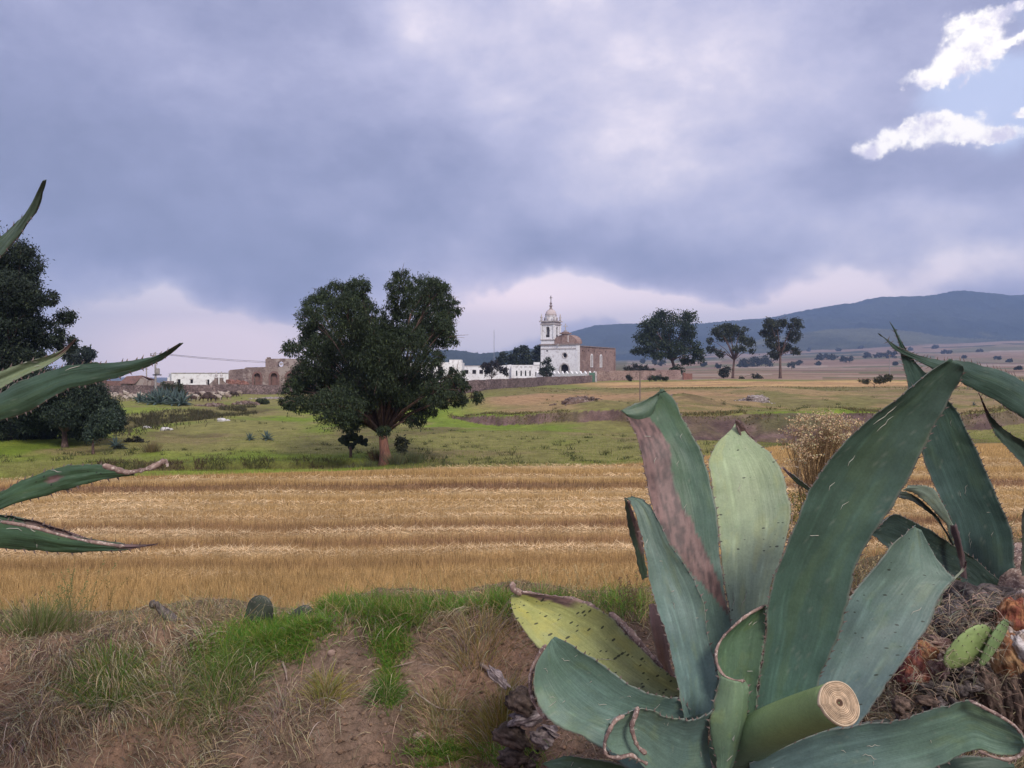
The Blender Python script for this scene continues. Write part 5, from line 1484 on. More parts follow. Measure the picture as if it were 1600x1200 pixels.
# ------------------------------------------------------------------ trees and shrubs
FM = {}
FM['leaf'] = mat_attr('tree_leaf', rough=0.6, nscale=0.8, namp=0.25, bump=0, spec=0.25, trans=0.12)
FM['bark'] = mat_noise('bark', [(0.16, 0.10, 0.08), (0.09, 0.06, 0.055), (0.22, 0.15, 0.12)], 4, 0.95, 0.8, 12, stretch=(1, 1, .3))
FM['redbark'] = mat_noise('reddish_bark', [(0.28, 0.13, 0.09), (0.15, 0.08, 0.065), (0.33, 0.18, 0.13)], 4, 0.95, 0.8, 12, stretch=(1, 1, .25))
FM['palebark'] = mat_noise('pale_bark', [(0.24, 0.19, 0.17), (0.12, 0.09, 0.085)], 2, 0.95, 0.6, 8, stretch=(1, 1, .3))

def leaf_cloud(centers, size, n_tot, col, rng, droop=0.35, aspect=2.6, sub=14, shell=0.62, subr=0.34, colvar=0.35):
    """centers: (n, 6) array x, y, z, rx, ry, rz. Leaves gather in sprays near the surface of each clump."""
    centers = np.asarray(centers, float)
    vol = centers[:, 3] * centers[:, 5] + 1e-6
    cnt = np.maximum(8, (n_tot * vol / vol.sum()).astype(int))
    P = []; K = []
    for c, k in zip(centers, cnt):
        ns = max(4, int(sub * (1 + k / 2500)))
        d = rng.normal(size=(ns, 3)); d /= np.linalg.norm(d, axis=1, keepdims=True)
        rad = shell + (1 - shell) * rng.random(ns) ** 0.5 * 1.05
        sc = c[:3] + d * rad[:, None] * c[3:6] * 0.9
        which = rng.integers(0, ns, k)
        sr = subr * (0.6 + 0.8 * rng.random(ns))
        g = rng.normal(size=(k, 3)) * 0.55
        p = sc[which] + g * sr[which][:, None] * c[3:6].mean() * np.array((1, 1, 0.9))
        P.append(p); K.append(0.7 + 0.6 * rng.random(ns)[which])
    P = np.concatenate(P); K = np.concatenate(K); N = len(P)
    a = rng.normal(size=(N, 3)); a[:, 2] -= droop * 2.5; a /= np.linalg.norm(a, axis=1, keepdims=True)
    b = rng.normal(size=(N, 3)); b -= a * (a * b).sum(1, keepdims=True); b /= np.linalg.norm(b, axis=1, keepdims=True)
    L = size * (0.6 + 0.8 * rng.random(N))[:, None]; W = L / aspect
    V = np.stack([P, P + a * L * 0.5 + b * W * 0.5, P + a * L, P + a * L * 0.5 - b * W * 0.5], 1).reshape(-1, 3)
    F = np.arange(4 * N).reshape(N, 4)
    cv = np.asarray(col)[None, :] * (K * (1 - colvar / 2 + colvar * rng.random(N)))[:, None]
    yel = rng.random(N) < 0.10
    cv[yel] = cv[yel] * np.array((2.2, 1.9, 1.3))
    return V, F, np.repeat(cv, 4, axis=0)

def tree(name, px, y, clumps, size, n, col, label, cat='tree', group=None, trunk=None, bark='bark', limbs=True, seed=1, depth=None, droop=0.35, trunk_r=0.2, sub=14, shell=0.6, subr=0.34, lean=0.0, base_r=None, fork=0.35, aspect=2.6, wide=1.0, limbmat=None, cv=.5):
    """clumps in photograph pixels around the column px at distance y: (px, row, rx, ry); laid out as metres round the foot of the tree"""
    rng = np.random.default_rng(seed)
    k = y / FPX
    g = on(px, y)
    e = tag(empty(name, g), label, cat, group)
    cs = []
    xs = [c[0] for c in clumps]; half = max((max(xs) - min(xs)) / 2, 6)
    mid = (max(xs) + min(xs)) / 2
    for i, c in enumerate(clumps):
        q = max(0.0, 1 - ((c[0] - mid) / (half * 1.15)) ** 2) ** 0.5
        dy = (rng.random() * 2 - 1) * q * half * k * (0.75 if depth is None else depth)
        x = (c[0] - px) * k; z = 3.4 - (c[1] - HORIZON) * k - g.z
        cs.append((x * (1 + dy / y), dy, z, c[2] * k, min(c[2], c[3]) * k * wide, c[3] * k))
    V, F, C = leaf_cloud(cs, size, n, col, rng, droop, sub=sub, shell=shell, subr=subr, aspect=aspect, colvar=cv)
    me = mesh_np('crown', V, F, C)
    link('crown', me, e, [FM['leaf']])
    if limbs:
        zc = np.array([c[2] for c in cs]); lo = zc.min()
        mb = MB(); H = max(zc.max(), 0.5)
        fz = fork * H
        fk = Vector((lean * k, 0, fz))
        mb.tube([(0, 0, -0.3), (0.02, 0, 0.05 * H), (lean * k * .4, 0.02, fz * .55), fk], [trunk_r * 1.45, trunk_r * 1.05, trunk_r * .85, trunk_r * .72], 9)
        if limbmat:
            part(mb, 'trunk', FM[bark], e, True); mb = MB()
        for c in cs:
            t = Vector((c[0], c[1], c[2]))
            if t.z < fz * 0.7:
                st = Vector((lean * k * .4, 0, min(fz * .6, t.z * .8)))
            else: st = fk
            d = t - st; m1 = st + d * .35 + Vector((rng.normal() * .05, rng.normal() * .05, abs(d.length) * .12)) ; m2 = st + d * .7 + Vector((rng.normal() * .06, 0, d.length * .10))
            r0 = trunk_r * (.6 if limbmat else 1) * min(.6, .22 + .5 * c[3] / max(x_[3] for x_ in cs))
            mb.tube([st - d.normalized() * .02, m1, m2, t], [r0, r0 * .62, r0 * .4, r0 * .2], 6)
            for _ in range(5):
                q = t + Vector(rng.normal(size=3) * np.array((c[3], c[4], c[5])) * .55)
                s0 = m2.lerp(t, rng.random())
                mb.tube([s0, s0.lerp(q, .5) + Vector((0, 0, .04 * d.length)), q], [r0 * .28, r0 * .18, r0 * .06], 4)
        part(mb, 'limbs' if limbmat else 'trunk', FM[limbmat or bark], e, True)
    return e

PIRUL = (0.032, 0.049, 0.025)
def trees():
    big = [(520, 455, 34, 26), (492, 478, 26, 24), (545, 480, 32, 34), (577, 458, 17, 20), (572, 486, 18, 22), (650, 442, 36, 26), (682, 462, 28, 28), (640, 462, 24, 32), (668, 492, 34, 34), (704, 478, 13, 18), (705, 515, 16, 14), (690, 525, 24, 20),
           (484, 516, 24, 24), (462, 545, 16, 14), (505, 545, 34, 34), (540, 530, 40, 40), (590, 545, 44, 40), (640, 545, 44, 40), (520, 595, 42, 36), (575, 600, 46, 42), (628, 600, 46, 42), (470, 590, 22, 26), (452, 628, 16, 12), (482, 628, 22, 14), (512, 628, 30, 16),
           (548, 655, 26, 20), (590, 648, 30, 24), (630, 640, 30, 22), (660, 600, 22, 34), (686, 560, 20, 16), (706, 592, 16, 24), (722, 604, 20, 22), (742, 622, 11, 12), (716, 626, 18, 10), (690, 630, 10, 12), (655, 655, 16, 12), (610, 668, 12, 10), (610, 560, 30, 60), (592, 520, 24, 22), (500, 560, 30, 40), (560, 500, 34, 34), (624, 505, 20, 30), (632, 480, 22, 30), (612, 535, 26, 22), (660, 520, 34, 30), (488, 500, 22, 22), (470, 525, 12, 18), (465, 608, 20, 22), (500, 604, 34, 28), (545, 630, 44, 30), (590, 620, 44, 34), (640, 615, 36, 30), (680, 600, 22, 26), (694, 612, 24, 22), (668, 640, 18, 14), (698, 505, 16, 22), (560, 655, 26, 16)]
    tree('pepper_tree', 601, 31.2, big, 0.105, 250000, PIRUL, 'large dark pepper tree with two rounded tops and drooping foliage at the field edge', trunk_r=0.23, bark='redbark', seed=21, droop=.55, fork=0.16, sub=34, shell=.42, subr=.21, aspect=3.8, cv=.9, limbmat='bark', base_r=715, lean=-3)
    # dark tree group at the left edge
    lt = [(-60, 420, 70, 70), (-10, 375, 34, 34), (20, 410, 34, 36), (38, 400, 14, 18), (10, 450, 40, 40), (48, 455, 30, 26), (70, 470, 24, 20), (90, 468, 16, 12), (84, 492, 18, 14), (40, 500, 40, 34), (66, 520, 30, 26), (84, 535, 18, 14), (0, 520, 50, 46), (-60, 520, 70, 60),
          (20, 560, 50, 34), (-40, 600, 60, 40), (60, 562, 30, 20)]
    tree('shade_tree', 10, 38, lt, 0.13, 130000, (0.024, 0.036, 0.023), 'tall dark dense tree filling the edge behind the pointed maguey leaves', trunk_r=.2, seed=31, fork=.3, sub=34, shell=.45, subr=.27, cv=.9, bark='bark')
    t2 = [(90, 600, 34, 26), (130, 615, 32, 26), (60, 625, 34, 26), (110, 640, 34, 26), (150, 640, 28, 26), (165, 655, 20, 20), (90, 665, 30, 20), (130, 668, 30, 20), (40, 650, 26, 26)]
    tree('pepper_tree', 100, 36, t2, 0.10, 80000, (0.030, 0.047, 0.032), 'bushy grey green tree leaning out below the tall dark one', trunk_r=.14, seed=32, fork=.25, droop=.5, sub=28, shell=.45, subr=.28, cv=.9)
    t3 = [(-30, 640, 40, 34), (0, 600, 40, 34), (30, 640, 30, 40), (10, 675, 30, 18), (-50, 690, 50, 16), (50, 690, 30, 10), (95, 692, 20, 8)]
    tree('shade_tree', 26, 41, t3, 0.12, 45000, (0.028, 0.044, 0.028), 'dark undergrowth tree with pale stems at the left edge', trunk_r=.12, seed=33, fork=.5, sub=20, bark='palebark')
    t6 = [(10, 660, 40, 30), (60, 672, 34, 24), (110, 676, 30, 20), (145, 672, 22, 18), (170, 662, 16, 16), (30, 690, 40, 12), (85, 692, 34, 12), (-40, 670, 40, 34), (120, 650, 30, 24), (40, 620, 40, 34), (150, 640, 24, 20)]
    tree('bush', 80, 39, t6, 0.12, 60000, (0.026, 0.040, 0.028), 'low dense dark bushes filling in beneath the shady trees', 'bush', trunk_r=.08, seed=36, fork=.3, sub=24, shell=.4, cv=.9, subr=.3)
    t4 = [(165, 655, 18, 18), (150, 668, 18, 12), (142, 676, 10, 10)]
    tree('pepper_tree', 144, 34, t4, 0.12, 6000, (0.045, 0.07, 0.05), 'small young tree at the outer foot of the shady trees', trunk_r=.06, seed=34, fork=.4, droop=.4)
    t5 = [(112, 552, 12, 12), (125, 556, 16, 14), (136, 552, 10, 10), (120, 572, 20, 14)]
    tree('shade_tree', 124, 95, t5, 0.4, 5000, (0.03, 0.042, 0.035), 'blue grey tree top between the dark tree and the long dark leaf', trunk_r=.2, seed=35, fork=.5)
    # three trees on the right
    a = [(1045, 497, 24, 14), (1020, 508, 18, 14), (1068, 503, 16, 16), (1012, 525, 16, 16), (1040, 520, 26, 18), (1070, 522, 14, 14), (1025, 545, 22, 14), (998, 548, 12, 7), (1055, 545, 16, 16), (1086, 543, 13, 12), (1092, 556, 11, 12), (1078, 562, 12, 8), (1030, 556, 14, 6), (1058, 577, 12, 7)]
    tree('eucalyptus_tree', 1058, 176, a, 0.42, 19000, (0.030, 0.046, 0.026), 'broadest dark tree of three on the plain, nearest the church', trunk_r=.42, seed=41, fork=.3, sub=22, shell=.45, lean=-8, subr=.36, aspect=1.8)
    b = [(1140, 512, 18, 8), (1122, 517, 14, 9), (1160, 517, 16, 9), (1135, 527, 18, 8), (1160, 532, 14, 7), (1115, 545, 9, 6), (1175, 536, 9, 5), (1128, 552, 9, 5), (1150, 545, 12, 6), (1175, 548, 6, 4), (1108, 532, 5, 5)]
    tree('eucalyptus_tree', 1145, 186, b, 0.38, 8500, (0.040, 0.052, 0.034), 'middle tree of three on the plain, flat topped with bare spreading limbs', trunk_r=.30, seed=42, fork=.36, sub=16, shell=.4, lean=2, aspect=1.8)
    c = [(1215, 502, 17, 9), (1198, 508, 14, 9), (1238, 508, 12, 11), (1210, 520, 18, 10), (1240, 525, 12, 10), (1202, 535, 10, 9), (1225, 542, 14, 9), (1242, 548, 9, 6), (1208, 552, 8, 7), (1192, 522, 7, 6), (1218, 556, 8, 5)]
    tree('eucalyptus_tree', 1219, 186, c, 0.38, 10500, (0.040, 0.050, 0.036), 'straight stemmed open crowned tree farthest right of three on the plain', trunk_r=.32, seed=43, fork=.4, sub=18, shell=.4, lean=0, aspect=1.8)
    # shrubs near walls
    S = [(768, 152, [(757, 574, 10, 7), (770, 571, 14, 8), (783, 577, 9, 7), (765, 580, 12, 6), (790, 583, 6, 4)], 3500, (0.032, 0.028, 0.032), 'purplish dark spreading bush in front of the white range', .12),
         (854, 158, [(856, 562, 5, 5), (853, 570, 9, 8), (859, 577, 9, 7), (849, 579, 8, 6), (856, 585, 9, 4)], 2600, (0.035, 0.048, 0.040), 'small leafy tree standing against the white church front', .12),
         (1004, 172, [(1000, 576, 8, 5), (1010, 575, 9, 6), (1017, 578, 6, 4)], 1500, (0.035, 0.04, 0.035), 'rounded dark bush behind the brown stone wall', .1),
         (988, 178, [(984, 577, 8, 5), (992, 575, 8, 6)], 1100, (0.04, 0.042, 0.035), 'bush with its top showing over the brown wall next to the nave', .1),
         (983, 152, [(983, 589, 6, 5)], 600, (0.03, 0.03, 0.025), 'dark round bush at the foot of the brown wall', .05),
         (1025, 148, [(1018, 590, 9, 4), (1030, 590, 9, 4), (1040, 591, 6, 3)], 1200, (0.03, 0.045, 0.028), 'low dark scrub at the foot of the wall end', .05),
         (1131, 180, [(1128, 580, 6, 6), (1136, 577, 6, 6), (1131, 586, 7, 4)], 1500, (0.028, 0.034, 0.03), 'dark bush at the foot of the middle tree', .08),
         (1160, 175, [(1158, 590, 5, 3), (1178, 587, 6, 4), (1186, 590, 8, 2.5)], 900, (0.04, 0.042, 0.03), 'scattered low scrub between two trees on the field margin', .04),
         (265, 88, [(258, 606, 12, 9), (275, 608, 14, 9), (268, 616, 20, 7)], 4500, (0.055, 0.065, 0.040), 'soft olive bush above the clump of magueys', .1),
         (409, 84, [(405, 627, 8, 4), (413, 627, 8, 4)], 1400, (0.045, 0.06, 0.03), 'small round green bush on the slope below the ruin', .05),
         (190, 36, [(186, 705, 10, 8), (196, 710, 10, 8), (192, 716, 8, 6)], 2600, (0.05, 0.065, 0.05), 'low grey green shrub beside the small maguey at the field edge', .03),
         (211, 38, [(202, 690, 8, 5), (214, 686, 9, 5), (222, 691, 8, 5), (208, 700, 6, 4)], 1500, (0.04, 0.04, 0.03), 'straggly thorn bush with dark arms by the ditch', .06),
         (627, 31, [(627, 693, 9, 8), (628, 703, 6, 6), (624, 686, 6, 4)], 1500, (0.035, 0.04, 0.025), 'small dark sapling just right of the big trunk', .03),
         (1366, 95, [(1352, 595, 10, 4), (1372, 593, 12, 5), (1385, 590, 8, 6)], 2200, (0.06, 0.06, 0.03), 'dry olive scrub at the end of the golden strip', .05),
         (920, 66, [(905, 622, 5, 2)], 30, (0.06, 0.06, 0.03), 'tiny tuft on the dirt', .02)]
    for i, (px, y, cl, n, col, lab, tr) in enumerate(S[:-1]):
        tree('bush' if 'tree' not in lab.split()[2:3] else 'small_tree', px, y, cl, 0.13 * max(1, y / 60), n, col, lab, 'bush', trunk_r=tr, seed=60 + i, fork=.3, sub=10, shell=.35, limbs=True)
    # far scattered trees
    pts = [(1280, 563, 6, 5), (1291, 562, 5, 4.5), (1302, 563, 7, 5), (1316, 565, 5, 4.5), (1327, 567, 8, 5), (1355, 560, 6, 5), (1372, 559, 6, 4), (1388, 560, 6, 6), (1396, 560, 5, 6), (1249, 571, 5, 4), (1279, 571, 4, 3.5), (1397, 571, 3, 3), (1004, 568, 4, 4), (1022, 570, 5, 5), (1034, 572, 6, 5),
           (1100, 573, 4, 4), (1122, 576, 5, 4), (1460, 545, 3, 3), (1476, 553, 3, 3), (1484, 553, 3, 3), (1530, 550, 3, 2), (1558, 562, 4, 3), (1576, 566, 3, 2.5), (1590, 578, 4, 3), (1237, 577, 6, 6), (1345, 545, 3, 2.5), (1263, 549, 3, 2.5), (1420, 548, 3, 2.5), (1310, 549, 3, 2.5), (1440, 565, 3, 3), (1505, 560, 2.5, 2)]
    def far_where(p):
        return ('between the church and the three tall trees' if p < 1060 else 'between the trunks of the three tall trees' if p < 1200 else 'just right of the three tall trees' if p < 1300 else 'in the row near the pale distant pole' if p < 1400 else 'behind the arching maguey leaf')
    for i, (px, rb, rx, ry) in enumerate(pts):
        h = hit(px, rb, 190, 2500); y = h.y
        cl = [(px - rx * .4, rb - ry * 1.0, rx * .6, ry * .75), (px + rx * .4, rb - ry * 1.1, rx * .65, ry * .8), (px, rb - ry * 1.6, rx * .5, ry * .5)]
        tree('plain_tree', px, y, cl, max(.6, y * .0016), 500, (0.028, 0.036, 0.026), 'small dark round tree on the plain ' + far_where(px), 'tree', 'plain trees ' + far_where(px), trunk_r=.25, seed=100 + i, fork=.25, sub=6, shell=.3, subr=.5, aspect=1.5)
    for i, (px, rb, rx, ry) in enumerate([(1178, 573, 12, 9), (1196, 573, 10, 9), (1160, 574, 8, 7)]):
        h = hit(px, rb, 190, 2500); y = h.y
        cl = [(px - rx * .5, rb - ry * .8, rx * .6, ry * .75), (px + rx * .5, rb - ry * .8, rx * .65, ry * .8), (px, rb - ry * 1.3, rx * .6, ry * .6)]
        tree('plain_tree', px, y, cl, max(.6, y * .0016), 1500, (0.028, 0.036, 0.028), ['biggest dark tree on the plain seen between the second and third trees', 'dark tree next to the third tree trunk out on the plain', 'smaller dark tree beyond the middle tree trunk'][i], 'tree', None, trunk_r=.3, seed=150 + i, fork=.25, sub=8, shell=.3, subr=.5, aspect=1.5)
    # wood behind the church
    rng = np.random.default_rng(5); cs = []
    k = 260 / FPX
    for i in range(70):
        px = rng.uniform(782, 872); top = np.interp(px, [780, 790, 805, 825, 845, 875], [560, 550, 543, 540, 538, 541])
        r = rng.uniform(top + 4, 588); y = 260 + rng.uniform(-14, 14); kk = y / FPX
        cs.append(((px - 800) * kk, y, 3.4 - (r - HORIZON) * kk, 6.5 * kk, 6 * kk, 5.5 * kk))
    V, F, C = leaf_cloud(cs, .75, 16000, (0.026, 0.036, 0.024), rng, .2, 1.6, 10, .4, .4)
    o = link('woodland', mesh_np('woodland', V, F, C), None, [FM['leaf']]); o['kind'] = 'stuff'; o['label'] = 'dark conifer wood behind the church'

# ------------------------------------------------------------------ far magueys and the prickly pear
def small_leaf_mesh(seed, Ln=1.0, w=.17, curve=.25):
    n = 7; V = []; C = []
    for i in range(n):
        s = i / (n - 1); ww = w * (.55 + .75 * math.sin(math.pi * min(1, s * .9 + .12))) * (1 - s ** 2.2) * .75 + .003
        x = Ln * s; z = -curve * s ** 2 * Ln
        V += [(x, -ww, z + .35 * ww), (x, 0, z - .2 * ww), (x, ww, z + .35 * ww), (x, 0, z - .2 * ww - .05 * (1 - s) - .004)]
        C += [(0.085, 0.125, 0.115)] * 4
    F = []
    for i in range(n - 1):
        a = i * 4; b = a + 4
        F += [(a, a + 1, b + 1, b), (a + 1, a + 2, b + 2, b + 1), (a + 2, a + 3, b + 3, b + 2), (a + 3, a, b, b + 3)]
    return mesh_np('leaf', np.array(V), np.array(F), np.array(C), smooth=True)
def far_agaves():
    mt = mat_attr('far_maguey_skin', rough=.5, nscale=1.5, namp=.2, bump=0, spec=.3)
    meshes = []
    for i in range(3):
        me = small_leaf_mesh(i, 1.0, (.12, .14, .11)[i], (.05, .25, .5)[i]); me.materials.append(mt); meshes.append(me)
    rr = random.Random(8)
    spec = [(218, 86, 1.7, 'separate maguey at the outer end of the clump', 22), (238, 84, 2.3, 'maguey in the clump next to the separate one', 26), (250, 82, 2.5, 'tallest maguey in the middle of the clump under the olive bush', 26), (262, 83, 2.4, 'maguey in the clump right of the tallest', 24),
            (273, 81, 2.4, 'maguey in the clump with bluish leaves above the bank', 24), (284, 80, 2.2, 'maguey at the inner end of the clump, overhanging the gully', 24), (226, 90, 1.2, 'small maguey behind the separate one', 14),
            (390, 40, .62, 'small spiky maguey on the edge of the ditch, left of a pair', 18), (417, 40, .72, 'wider spiky maguey on the edge of the ditch, right of a pair', 22), (22, 42.5, .75, 'lone small maguey on the grass below the shady trees', 16), (180, 36.5, .75, 'small maguey beside the grey green shrub', 14),
            (1522, 60, .5, 'tiny maguey tuft by the cutting at the far right', 9)]
    for px, y, sz, lab, n in spec:
        g = on(px, y)
        e = tag(empty('maguey', g), lab, 'agave', 'magueys growing on the pasture')
        for i in range(n):
            f = i / n
            a = i * 2.399 + rr.uniform(-.2, .2)
            tilt = math.radians(18 + 62 * (1 - f) + rr.uniform(-6, 6))   # from horizontal
            o = bpy.data.objects.new('leaf', meshes[0 if f > .6 else (1 if f > .3 else 2)])
            COL.objects.link(o); o.parent = e
            el = math.radians(85 * f + 8)
            o.rotation_euler = (0, -el, a)
            s = sz * (.55 + .25 * rr.random()); o.scale = (s, s * 1.0, s)
            o.location = (0, 0, .08 * sz)
    # prickly pear tree left of the trunk
    cm = mat_noise('cactus_dark', [(0.045, 0.060, 0.035), (0.03, 0.04, 0.028)], 3, .8, .2)
    g = on(547, 32.5); k = 32.5 / FPX
    e = tag(empty('prickly_pear', g), 'dark branching prickly pear left of the big trunk', 'cactus')
    part(MB().tube([(0, 0, -.1), (0.02, 0, .25), (0, 0, .45)], [.07, .06, .05], 7), 'trunk', FM['bark'], e, True)
    for i, (px, r, s) in enumerate([(547, 698, 6), (540, 692, 6), (534, 690, 5), (553, 691, 6), (560, 688, 6), (565, 692, 5), (549, 684, 6), (545, 678, 5), (541, 684, 5), (556, 681, 5), (537, 683, 4), (563, 684, 4), (530, 688, 4), (552, 676, 4), (570, 689, 4), (571, 695, 3)]):
        x = (px - 547) * k; z = 3.4 - (r - HORIZON) * k - g.z
        o = part(MB().blob((0, 0, 0), (s * k, .04, s * k * 1.05), 9, i, .08), 'pad', cm, e, True)
        o.location = (x, rr.uniform(-.25, .25), z); o.rotation_euler = (0, rr.uniform(-.5, .5), rr.uniform(-.8, .8))

trees()
far_agaves()
# ------------------------------------------------------------------ grasses
GM = {}
GM['grass'] = mat_attr('grass_blade', rough=0.7, nscale=3, namp=0.15, bump=0, spec=0.2, trans=0.25)
GM['straw'] = mat_attr('straw', rough=0.8, nscale=2, namp=0.15, bump=0, spec=0.15, trans=0.15)

def blades(name, root, d0, L, w, col, bend=0.6, nseg=3, rng=None, mat=None, kind='stuff', label=None, parent=None, side=None, tipcol=None):
    """thin tapering blades: root (N,3), first direction (N,3), length, width, colour, and how far gravity bends them"""
    N = len(root)
    L = np.broadcast_to(L, (N,)).astype(float)[:, None]; w = np.broadcast_to(w, (N,)).astype(float)[:, None]
    bend = np.broadcast_to(bend, (N,)).astype(float)[:, None]
    d = d0 / np.linalg.norm(d0, axis=1, keepdims=True)
    if side is None:
        a = rng.random(N) * 2 * np.pi
        side = np.stack([np.cos(a), np.sin(a) * .6, 0 * a], 1)
    side = side - d * (side * d).sum(1, keepdims=True); side /= np.linalg.norm(side, axis=1, keepdims=True) + 1e-9
    P = root.copy(); cols = []; V = []
    for i in range(nseg):
        s = i / nseg
        V += [P - side * w * (1 - s * .7) * .5, P + side * w * (1 - s * .7) * .5]
        f = 1.0 if tipcol is None else None
        cc = col if tipcol is None else col * (1 - s) + tipcol * s
        cols += [cc, cc]
        P = P + d * L / nseg
        d = d + np.array((0, 0, -1.0)) * bend / nseg; d /= np.linalg.norm(d, axis=1, keepdims=True)
    V.append(P); cols.append(col if tipcol is None else tipcol)
    k = 2 * nseg + 1
    V = np.stack(V, 1).reshape(-1, 3); C = np.stack([np.broadcast_to(c, (N, 3)) for c in cols], 1).reshape(-1, 3)
    b = np.arange(N)[:, None] * k
    F = []
    for i in range(nseg - 1):
        F += [b + np.array([2 * i, 2 * i + 1, 2 * i + 3]), b + np.array([2 * i, 2 * i + 3, 2 * i + 2])]
    F.append(b + np.array([2 * nseg - 2, 2 * nseg - 1, 2 * nseg]))
    F = np.concatenate(F)
    if parent is not None: V = V - np.array(parent.location)
    me = mesh_np(name, V, F, C)
    o = link(name, me, parent, [mat or GM['grass']])
    if kind: o['kind'] = kind
    if label: o['label'] = label
    return o

def var(col, N, rng, a=0.3):
    return np.asarray(col)[None, :] * (1 - a + 2 * a * rng.random(N))[:, None] * (1 + 0.12 * rng.normal(size=(N, 3)) * np.array((1, .5, .6)))

def stubble():
    rng = np.random.default_rng(3)
    N = 330000
    r = HORIZON + (1 / 1.0) * 0
    rr = rng.uniform(698, 1010, N); u = rng.uniform(-0.74, 0.74, N)
    y = 4182.0 / (rr - HORIZON); x = u * y
    ok = (y < edge_y(u) - .15) & (y > 9.6)
    x, y, u = x[ok], y[ok], u[ok]; N = len(x)
    z = ground_h(x, y)
    a, s = wind(x, y); dk = np.clip(darkband(x, s), 0, 1)
    base = lerp3(np.array((0.48, 0.325, 0.145)), np.array((0.20, 0.11, 0.068)), np.clip(dk * .95, 0, 1))
    pk = np.clip(1 - abs(y - 16.3) / 3.0, 0, 1) * .35
    base = lerp3(base, np.array((0.33, 0.19, 0.13)), pk)
    lying = rng.random(N) < np.clip(a * 0.85, 0.04, .9)
    base = np.where(lying[:, None], lerp3(base, np.array((0.78, 0.60, 0.37)), np.clip(a * 1.3, .15, 1)), base)
    fr = sst(y, 12.8, 11.2)
    base = base * (0.5 + 1.0 * rng.random(N))[:, None] * (0.8 + .4 * fbm(x * .5, y * .5, 77, 3))[:, None]
    dark = rng.random(N) < 0.15
    base[dark & ~lying] *= .5
    d = np.stack([rng.normal(size=N) * .22, rng.normal(size=N) * .22, np.ones(N)], 1)
    ang = rng.random(N) * 2 * np.pi
    dl = np.stack([np.cos(ang), np.sin(ang), rng.random(N) * .5], 1)
    d = np.where(lying[:, None], dl, d)
    L = np.where(lying, .12 + .18 * rng.random(N), (.09 + .10 * rng.random(N)) * (1 + .35 * dk))
    w = .0042 * (y / 12) * (1 + .5 * rng.random(N))
    z = z + np.where(lying, .01 + .06 * rng.random(N) * a, -.01)
    a2 = rng.random(N) * .8 - .4
    side = np.stack([np.cos(a2), np.sin(a2), 0 * a2], 1)
    blades('stubble', np.stack([x, y, z], 1), d, L, w, base, bend=0.25, nseg=1, rng=rng, mat=GM['straw'], side=side, label='cut straw stalks and pale windrows over the harvested field')

def project_px(p):
    return 800 + 1230 * p[:, 0] / p[:, 1]

def bank_points(pxr, N, rng, spread):
    """ground points under pixel discs of the photograph: spread in pixels"""
    out = []
    for (px, r, sx, sy, n) in pxr:
        for _ in range(n):
            h = hit(px + rng.normal() * sx * .55, r + rng.normal() * sy * .55)
            if h.y < 7: out.append(h)
    return np.array([tuple(p) for p in out])

def fast_hits(px, r):
    """vectorised hit() for near ground"""
    ys = np.geomspace(1.3, 9.5, 300)
    a = (px - 800) / FPX; b = (r - 600) / FPX
    den = math.cos(PITCH) - b * math.sin(PITCH)
    dx = a / den; dz = (-math.sin(PITCH) - b * math.cos(PITCH)) / den
    X = dx[:, None] * ys; Z = EYE.z + dz[:, None] * ys
    Hh = bank_cache(X, np.broadcast_to(ys, X.shape))
    ins = Hh >= Z
    j = np.argmax(ins, axis=1); ok = ins.any(axis=1) & (j > 0)
    y = ys[j]; x = dx * y
    return np.stack([x, y, bank_cache(x, y)], 1)[ok]

